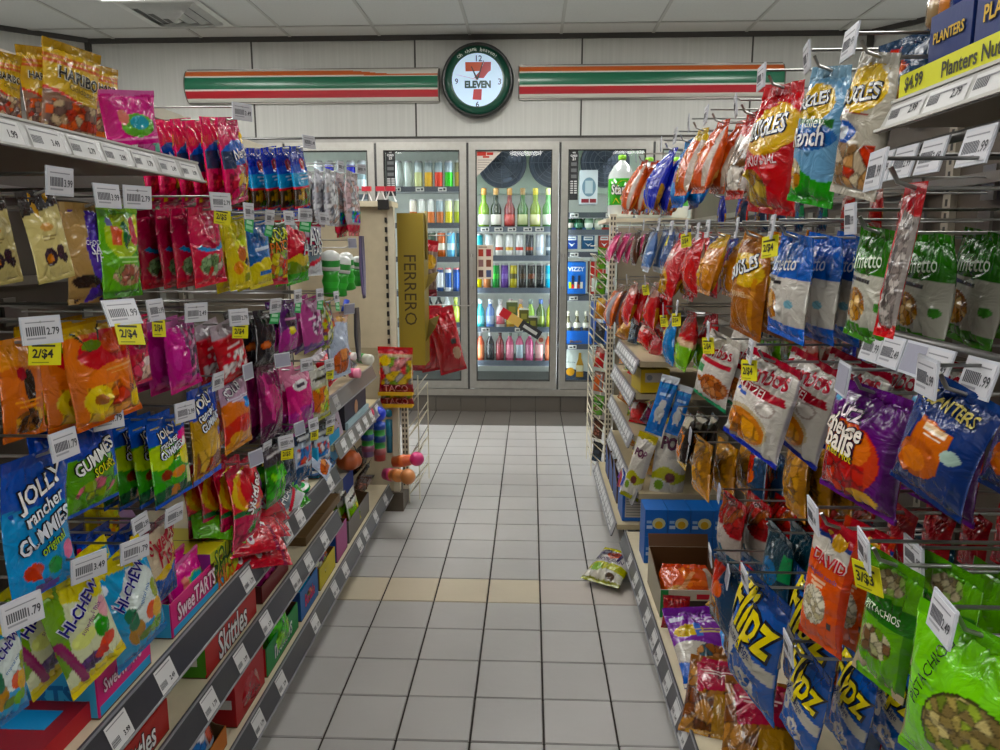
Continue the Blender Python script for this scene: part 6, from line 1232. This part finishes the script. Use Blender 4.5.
# gold column
p0=onY(400,365,3.76); p1=onY(423,213,3.76); t=empty('gold_display_column',(p0.x,3.76,p0.z)); w_=p1.x-p0.x; h_=p1.z-p0.z
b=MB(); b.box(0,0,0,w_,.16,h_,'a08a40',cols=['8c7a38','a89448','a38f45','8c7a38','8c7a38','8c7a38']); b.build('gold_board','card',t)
b=MB(); b.text('FERRERO',lambda x,y:(w_*.47+y*1.0,-.0015,h_*.50-x),h_*.46,'4a3c20',bold=.0,ysc=1.0); b.build('lettering','card',t)
b=MB(); b.lathe([(.008,0,'8c7a38'),(.008,.24,'8c7a38')],10,Matrix.Translation((w_+.006,.06,h_*.70))); b.build('edge_tube','plastic',t)
for zz,hh in ((h_*.50,.09),(h_*.15,.13)):
    b=MB(); bi=len(b.v); 
    P=[(w_,.02,zz),(w_+.05,.04,zz+hh*.6),(w_+.06,.12,zz+hh),(w_,.15,zz+hh*.8)]
    b.quad(P,'9a8640'); b.quad([(x-.002,y+.004,z) for x,y,z in P][::-1],'6a5c34'); b.build('side_flap','card',t)
tag(t,'tall gold cardboard display column with lettering running down beside cream panel','display column')
p=onY(430,240,4.05); bag_at('yelmix',(p.x,4.05,p.z),.10,.30,(0,.05,.5),'yellow and brown snack bag hanging beside the gold column',80)
for i,(px,py,ro,yw,Y_) in enumerate(((447,308,-.22,.30,4.0),(436,306,-.10,.45,4.06),(428,306,.12,.6,4.12))):
    p=onY(px-8,py,Y_); bag_at('redbig',(p.x,Y_,p.z),.15,.36,(0,ro,yw),'large crimson crisp bag hanging by the gold column, %s from the right'%ORD[i],90,seed=5+i)
t=empty('side_hook',(-.545,4.05,1.02)); b=MB(); b.tube([(0,0,0),(.22,-.04,0),(.235,-.045,.02)],.003,'bdbab2',6); b.tube([(0,0,.37),(.12,-.02,.37),(.13,-.02,.39)],.003,'bdbab2',6); b.build('wire','wire',t); tag(t,'wire hooks carrying the crimson crisp bags beside the gold column','hook')
# taco pouches on card trays, facing the camera
for i,(y0,y1,lab) in enumerate(((347,392,'upper gummy taco pouch on its yellow card ledge at the aisle end'),(393,405,'lower gummy taco pouch peeping between two yellow card ledges'))):
    a=onY(379,y1,3.60); c=onY(413,y0,3.60)
    bag_at('taco',((a.x+c.x)/2,3.60+i*.02,(c.z if i==0 else a.z+.17)),c.x-a.x,(c.z-a.z) if i==0 else .17,(0,0,0),lab,60,cat='candy pouch')
for i,y1 in enumerate((393,405)):
    a=onY(379,y1,3.57); b=MB(); b.box(-.005,0,0,.165,.06,.008,'d8a832'); b.box(-.005,0,.008,.165,.003,.018,'d8a832'); o=b.build('card_ledge','card',None,(a.x,3.565,a.z-.012)); tag(o,'%s yellow card ledge under the gummy taco pouches'%['upper','lower'][i],'display ledge')
# cream slotted post and wire side rack, left
def slotted(x,y,z0,z1,label,w=.03,c='cfc6b0'):
    b=MB(); b.box(x-w/2,y,z0,x+w/2,y+.03,z1,c); o=b
    n=int((z1-z0)/.028)
    for k in range(n): b.box(x-.012,y-.0008,z0+.02+k*.028,x-.004,y,z0+.036+k*.028,'3c3630'); b.box(x+.004,y-.0008,z0+.02+k*.028,x+.012,y,z0+.036+k*.028,'3c3630')
    tag(b.build('slotted_post','paint'),label,'post')
slotted(-.635,3.69,.10,.74,'cream slotted post at the left end below the gold column')
def siderack(X0,X1,Y0,Y1,z0,z1,n,label,c='d8d0b8',packs=None,s=1):
    t=empty('wire_side_rack',(X0,Y0,z0)); L=Y1-Y0; Hh=z1-z0; dx=X1-X0
    for y in (0,L): b=MB(); b.tube([(0,y,0),(0,y,Hh)],.004,c,6); b.build('vertical_wire','plastic',t)
    for y in (0,L): b=MB(); b.tube([(dx,y,.02),(dx,y,Hh-.04)],.0035,c,6); b.build('vertical_wire','plastic',t)
    for k in range(n):
        z=Hh*(k+.3)/n; b=MB()
        b.tube([(0,0,z),(dx,0,z+.07)],.003,c,5); b.tube([(dx,0,z+.07),(dx,L,z+.07)],.003,c,5); b.tube([(0,L,z),(dx,L,z+.07)],.003,c,5); b.tube([(0,0,z),(0,L,z)],.003,c,5); b.tube([(0,L*.5,z),(dx,L*.5,z+.07)],.003,c,5); b.tube([(0,0,z+.045),(dx,0,z+.115)],.003,c,5); b.tube([(dx,0,z+.115),(dx,L,z+.115)],.003,c,5)
        b.build('basket','plastic',t)
    tag(t,label,'wire rack')
    return t
siderack(-.63,-.575,3.76,4.12,.0,.62,4,'cream wire side rack low beside the aisle on the left')
siderack(.42,.345,4.08,4.42,.04,1.30,11,'tall cream wire side rack at the right end of the aisle')
slotted(.43,4.03,.05,1.50,'tall cream slotted post at the end of the right gondola',w=.034)
for i in range(9):
    z=.12+i*.135; c=['darkbag','brownsm','pistd','orangesm','redsm','darkbag','yelbrown','pistd','pistd'][i]
    bag_at(c,(.388,4.12,z+.125),.06,.115,(0,.1,-.5),'small packet in the tall right rack, %s basket from the bottom'%ORD[i],30,cat='packet',seed=i)
# end shelf with large drink bottles
b=MB(); b.box(.40,4.10,1.46,.95,4.6,1.48,'d2c8b0'); tag(b.build('end_shelf','paint'),'cream shelf on the right gondola end under the lemon drink bottles','shelf')
def bigbottle(px,Y,label,k):
    p=onY(px,206,Y); r=.074; t=empty('soda_bottle',(p.x,Y,1.481)); b=MB()
    b.lathe([(r*.8,0,'c9cfcc'),(r,.02,'c9cfcc'),(r,.07,'c9cfcc'),(r*1.01,.071,'35a81c'),(r*1.01,.21,'35a81c'),(r,.211,'b9c2c0'),(r*.95,.235,'b9c2c0'),(r*.6,.28,'c9d0ce'),(r*.26,.305,'c9d0ce'),(r*.24,.315,'c9d0ce')],24); b.build('bottle','glossy',t)
    b=MB(); b.lathe([(r*.28,.312,'8ad81c'),(r*.30,.316,'8ad81c'),(r*.30,.335,'8ad81c'),(r*.2,.338,'8ad81c')],16); b.build('cap','plastic',t)
    b=MB(); 
    def wrap(x,y,off): a=x/(r+off)-PI/2-.1; return ((r+off)*math.cos(a),(r+off)*math.sin(a),.145+y)
    b.quad([wrap(.04*math.cos(2*PI*q/16)+.01,.035*math.sin(2*PI*q/16)+.02,.0016) for q in range(16)],'e8c81c')
    b.quad([wrap(-.05+.02*q,-.065+(.03 if q%2 else 0),.0014) for q in range(2)]+[wrap(-.01,-.065,.0014)],'e8c81c')
    b.text('Starry',lambda x,y:wrap(x,y,.0026),.115,'1c3c1c',bold=.10,ysc=1.5); b.text('Starry',lambda x,y:wrap(x,y,.0036),.115,'f4f4ee',bold=.02,ysc=1.5)
    b.build('label_print','card',t); tag(t,label,'soda bottle','lemon drink bottles')
bigbottle(621,4.22,'lemon drink bottle with green label, nearest the tall slotted post',0); bigbottle(648,4.34,'lemon drink bottle with green label, second from the slotted post',1); bigbottle(675,4.34,'lemon drink bottle with green label, third from the slotted post',2)
# ------------------------------------------------------------------ RIGHT shelf goods
def price_bar(z,Y0,Y1,labs,label,X=.445):
    t=empty('price_bar',(X,Y0,z)); b=MB(); b.tube([(0,0,0),(0,Y1-Y0,0)],.006,'5c5a58',8); b.tube([(.0,0,0),(BR-X,0,0)],.005,'5c5a58',6); b.tube([(.0,Y1-Y0,0),(BR-X,Y1-Y0,0)],.005,'5c5a58',6); b.build('bar','metal',t)
    for k,(y,kk) in enumerate(labs):
        o=proto_part(('bt',k%4,kk),lambda: tag_mesh(PR[k%4],kk),'price_tag','card'); o.parent=t; o.location=(-.012,y-Y0,-.002); o.rotation_euler=(-.25,0,-PI/2); 
    tag(t,label,'price bar')
price_bar(1.452,.60,1.02,[(onX(x,165,.44).y,'w') for x in (872,890,912,940,985)],'grey bar with five price plates below the high right shelf')
price_bar(1.232,.60,1.02,[(onX(x,350,.44).y,k) for x,k in ((880,'w'),(900,'w'),(925,'n'),(948,'w'),(992,'w'))],'grey bar with price plates above the navy nut bags')
b=MB(); t=empty('promotion_strip',(.436,.50,1.5055)); L=.455
b.box(0,0,.0055,.0012,L,.0315,'dfe020'); b.build('yellow_card','card',t)
b=MB(); g=lambda cy_:(lambda x,y:(-.0008,cy_-x,.018+y)); b.text('$4.99',g(L-.035),.04,'2c3018',bold=.03,ysc=1.1); b.build('price_lettering','card',t); b=MB(); b.text('Planters Nuts Can',g(L-.17),.15,'2c3018',bold=.02,ysc=1.1); b.build('lettering','card',t)
tag(t,'bright yellow promotion strip with handwritten lettering along the high right shelf','promotion strip')
def pl(b,w,h,d): ftext(b,'PLANTERS',w*.5,h*.72,w*.72,'d8b02c','101c3c',ysc=1.2); 
for i,(x0,x1) in enumerate(((926,968),(972,1050))):
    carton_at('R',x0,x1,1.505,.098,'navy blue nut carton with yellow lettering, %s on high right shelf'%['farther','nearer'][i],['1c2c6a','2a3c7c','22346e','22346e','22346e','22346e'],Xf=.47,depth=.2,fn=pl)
    for k in range(3):
        pp=onX(x0+(x1-x0)*(.2+.28*k),40,.50); b=MB(); c=['8a7454','b87a4a','24346c'][k]
        b.lathe([(.024,0,c),(.030,.006,c),(.030,.03,c),(.026,.042,c),(.012,.048,c)],16); o=b.build('nut_can_top','can',None,(.52,pp.y,1.6055)); tag(o,'%s round tin on the %s navy nut carton'%(['tan-lidded','copper-lidded','navy'][k],['farther','nearer'][i]),'tin')
bag_at('mixed',(.50,onX(905,40,.50).y,1.615),.09,.105,(0,0,-1.2),'small blue and white nut bag standing at the far end of high right shelf',60)
# far right shelves
def ybox(b,w,h,d): b.box(w*.15,-.001,h*.45,w*.75,-.0003,h*.85,'c8c0b8'); b.box(w*.88,-.001,0,w,-.0003,h*.5,'4a9a1c'); b.quad([(w*.3+.012*math.cos(2*PI*k/12),-.0014,h*.65+.012*math.sin(2*PI*k/12)) for k in range(12)],'8a8a90')
carton_at('R',642,672,.75,.095,'bright yellow carton with a grey picture on the far right shelf',['b8a81c','d8c01c','dcb814','b89c14','b89c14','a89014'],depth=.16,fn=ybox,place=(.445,2.99,.752,.118,.10))
for i in range(3): bag_at('redpl',(.50,3.0+.12*i,1.0+.01*i),.14,.13,(.9,.2*(-1)**i,-PI/2+.3*i),'red pack heaped above the yellow carton, %s from the far end'%ORD[i],60,cat='candy pack',seed=40+i)
def bowl(x,y,z,r,c,label):
    b=MB(); b.lathe([(r*.5,0,c),(r*.8,.02,c),(r,.05,c),(r*1.04,.055,'181412'),(r*.98,.05,'181412'),(r*.75,.02,'181412')],24); tag(b.build('bowl','plastic',None,(x,y,z)),label,'bowl')
p=onX(640,332,.47); 
bowl(.60,3.0,1.02,.12,'2a1c16','dark round tray under the small red nut bags on the right')
bag_at('magdark',(.46,3.45,.70),.10,.11,(.5,.4,-1.2),'purple twist-wrapped sweet bag on the far right fourth shelf',60)
bag_at('speck',(.50,3.1,.70),.12,.12,(.6,-.3,-1.4),'yellow and brown packet on the far right third shelf',60)
def face_cam(kn,x0,x1,y0,y1,Y,label,yaw=0,roll=0,pitch=-6):
    a=onY(x0,y1,Y); c=onY(x1,y0,Y); h=c.z-a.z; w=c.x-a.x
    o=make_bag(kn,w,h,y1-y0+20,seed=int(x0)); o.location=((a.x+c.x)/2,Y,c.z); e=Matrix.Rotation(math.radians(yaw),4,'Z')@Matrix.Rotation(math.radians(pitch),4,'X')@Matrix.Rotation(math.radians(roll),4,'Y'); o.rotation_euler=e.to_euler(); tag(o,label,'snack bag' if kn in SNACK else 'candy pouch'); return o
face_cam('bluepack',660,681,376,436,2.86,'blue pouch with pale cartoon shape, nearer the yellow carton',-25,14)
face_cam('bluepack',676,694,386,436,2.84,'blue pouch with pale cartoon shape, behind the filled pretzel bags',-25,12)
face_cam('popc',636,660,434,500,2.95,'slim white popcorn bag with green foot standing on far right shelf',-35,12,-10)
face_cam('popc',656,694,419,499,2.96,'wide white popcorn bag with green foot standing on far right shelf',-10,6,-10)
# blue boxes
def bb(b,w,h,d): b.quad([(w*.62+.025*math.cos(2*PI*k/12),-.001,h*.5+.022*math.sin(2*PI*k/12)) for k in range(12)],'c8c8a0'); b.quad([(w*.62+.015*math.cos(2*PI*k/12),-.0014,h*.45+.015*math.sin(2*PI*k/12)) for k in range(12)],'c8a02c'); b.box(w*.08,-.001,h*.3,w*.34,-.0003,h*.42,'c0d0e8'); b.box(w*.08,-.001,h*.5,w*.30,-.0003,h*.6,'9ab8e0')
for j in range(2):
    for k in range(4):
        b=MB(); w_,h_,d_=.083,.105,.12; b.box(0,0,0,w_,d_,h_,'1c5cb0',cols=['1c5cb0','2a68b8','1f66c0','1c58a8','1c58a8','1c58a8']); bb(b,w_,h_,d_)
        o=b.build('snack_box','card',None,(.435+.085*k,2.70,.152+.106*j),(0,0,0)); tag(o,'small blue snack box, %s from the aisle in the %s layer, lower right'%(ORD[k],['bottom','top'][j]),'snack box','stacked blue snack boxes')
def nut(b,w,h,d): b.box(w*.1,-.001,h*.1,w*.7,-.0003,h*.85,'b8b4ac'); [b.box(w*.14,-.0014,h*(.15+.07*k),w*.66,-.001,h*(.17+.07*k),'7a7a7c') for k in range(9)]
b=MB(); b.box(0,0,0,.12,.16,.17,'1c58b0',cols=['1c58b0','2468b8','2060b8','1c58a8','1c58a8','1c58a8']); nut(b,.12,.17,.16); tag(b.build('snack_box','card',None,(.40,3.10,.167),(0,0,.0)),'large blue box with grey nutrition panel on the far lower right shelf','snack box')
for i in range(3):
    tray('R',0,1,.166,.17-.01*i,.10,'brown card tray with blue trim, %s from the near end of far right base shelf'%ORD[i],out='5c4430',side_c='2c4c8a',depth=.15,place=(.40,3.32+.18*i,.167,.18,0))
b=MB(); r=random.Random(4)
for i in range(9):
    c=['c83c6a','d8702c','8a3cb8','3c5cc8','e0e0e0'][i%5]; a=r.uniform(0,6); b.tube([(0,0,.05),(.01*math.cos(a),.03*math.sin(a),.03),(.015*math.cos(a*2),.05*math.sin(a),-.02+r.uniform(-.03,.02))],.004,c,5)
tag(b.build('ribbon_bundle','plastic',None,(.40,3.12,.345)),'pink, orange and purple curled ribbon bundle over the right base rail','ribbon bundle')
tray('R',0,1,.151,.135,.095,'cream snack carton with brown back flap behind the purple bag',out='c0b8a8',side_c='9c9484',inner='5a3c26',depth=.26,place=(.425,2.28,.1515,.21,0),lid='5a3c26',deco=lambda b,w,l,h,d:(b.box(0,-.001,0,w*.12,-.0003,l,'1c7a3c'),b.box(w*.3,-.001,0,w,-.0003,l*.62,'2a1c1c'),b.box(w*.55,-.0016,l*.68,w*.95,-.001,l*.86,'c83040')))
bag_at('orange',(.53,2.44,.265),.19,.16,(-.95,0,0.0),'orange crisp bag lying in the cream snack carton at right',70)
bag_at('redpl',(.462,2.21,.262),.085,.105,(-.12,.05,.0),'red bow-shaped foil pack standing before the cream snack carton',70,cat='candy pack')
R1=Matrix.Rotation(.10,4,'Z')@Matrix.Rotation(math.radians(-66),4,'X')
bag_at('purpbag',(.492,2.135,.262),.185,.27,R1.to_euler(),'purple resealable bag with nut clusters lying on the lowest right shelf',130)
bag_at('bluechip',(.62,2.06,.24),.12,.14,(-1.1,.2,-.2),'small blue pack beside the purple resealable bag',60,cat='snack bag')
R1=Matrix.Rotation(-.35,4,'Z')@Matrix.Rotation(math.radians(-62),4,'X')
bag_at('bagel',(.515,1.86,.255),.16,.22,R1.to_euler(),'bagel chip bag, the farther of two on the lowest right shelf',120)
R1=Matrix.Rotation(-.30,4,'Z')@Matrix.Rotation(math.radians(-55),4,'X')
bag_at('bagel',(.575,1.72,.28),.17,.23,R1.to_euler(),'bagel chip bag, the nearer of two on the lowest right shelf',120,seed=3)
# bag dropped on the floor
p=onZ(618,571,0.0)
R_=Matrix.Rotation(-.55,4,'Z')@Matrix.Rotation(-PI/2+.22,4,'X')
o=make_bag('floorpop',.17,.235,130,seed=9); o.rotation_euler=R_.to_euler()
c=onZ(612,572,.03); up=R_.to_3x3()@Vector((0,0,1)); o.location=Vector((c.x,c.y,.052))+up*.115; tag(o,'white and yellow-green popcorn bag dropped on the tiled floor','snack bag')

# right end panel and goods on the far right shelves
t=empty('end_display_stand',(.46,4.06,0)); b=MB(); b.box(0,0,.10,.50,.02,1.44,'a39a86'); b.build('cream_panel','paint',t)  # shade is put into this panel's darker cream
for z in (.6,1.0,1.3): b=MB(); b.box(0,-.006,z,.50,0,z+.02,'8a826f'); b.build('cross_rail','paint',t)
tag(t,'end panel, cream darkened for shade, behind the far right shelves and pegs','end panel')
r=random.Random(12)
for z,zw,kk in ((.365,'second','goldpack'),(.565,'third','magdark'),(.745,'fourth','yellow'),(.89,'fifth','redpl')):
    for i in range(5):
        kn=[kk,'redsm','speck','darkbag','yelbrown'][i]
        bag_at(kn,(.52+r.uniform(-.03,.05),3.14+.12*i+(.12 if z==.745 else 0),z+.11+r.uniform(0,.02)),.12,.12,(r.uniform(-.4,-.1),r.uniform(-.3,.3),-PI/2+r.uniform(.2,.7)),'small %s pack, %s from the near end of %s far right shelf'%(['mixed','red','speckled','dark','brown'][i],ORD[i],zw),50,cat='small pack',seed=i+int(z*100))
tube_toy(390,404,452,-.71,['1c7a9a','1c84a8'],'1c8ab0','teal ball on a thin stick above the yellow striped tube',r=.02)

for i,(px,kn,z) in enumerate(((292,'darkbag',.60),(300,'speck',.60),(308,'fish',.61),(316,'kidsblue',.60),(324,'cleartoy',.61),(284,'fruitgreen',.60),(276,'airwhite',.59))):
    Rm=face_R('L',20+9*math.sin(i*2.3),40*math.sin(i*1.9),-38)
    bag_at(kn,(-.80+.01*(i%3),onX(px,520,-.77).y,z+.04),.10,.13,Rm.to_euler(),'%s lying slumped on the far part of third left shelf'%['dark blue-black bag','speckled yellow bag','blue-white pouch','white and blue fruit bag','silvery clear bag','green fruit sweet bag','multicoloured taffy bag'][i],70,seed=i+60)
for i,(Y_,kn,z) in enumerate(((3.0,'brownsm',.80),(2.85,'magdark',.80),(3.12,'orangesm',.80),(2.72,'speck',.80),(2.95,'rope',.99),(3.1,'cleartoy',.99),(2.75,'mint',.98))):
    Rm=face_R('L',10+9*math.sin(i*2.3),20*math.sin(i*1.9),-25)
    low=z<.9
    bag_at(kn,(-.80,Y_,(.77 if low else .945)),.11,.13,Rm.to_euler(),'%s standing on the %s far left shelf'%(['brown sachet','plum-coloured bag','small orange nut bag','speckled yellow-green bag','purple rope candy bag','silvery clear sweet bag','red and white mint bag'][i],'grey-railed' if low else 'topmost'),60,seed=i+80)
# ------------------------------------------------------------------ light and view
w=bpy.data.worlds.new('world'); scene.world=w; w.use_nodes=True
w.node_tree.nodes['Background'].inputs[0].default_value=(.8,.85,.9,1); w.node_tree.nodes['Background'].inputs[1].default_value=.05
vs=scene.view_settings; scene.display_settings.display_device='sRGB'; vs.view_transform='Standard'; vs.look='None'; vs.gamma=1; vs.use_curve_mapping=False; vs.exposure=EXPO
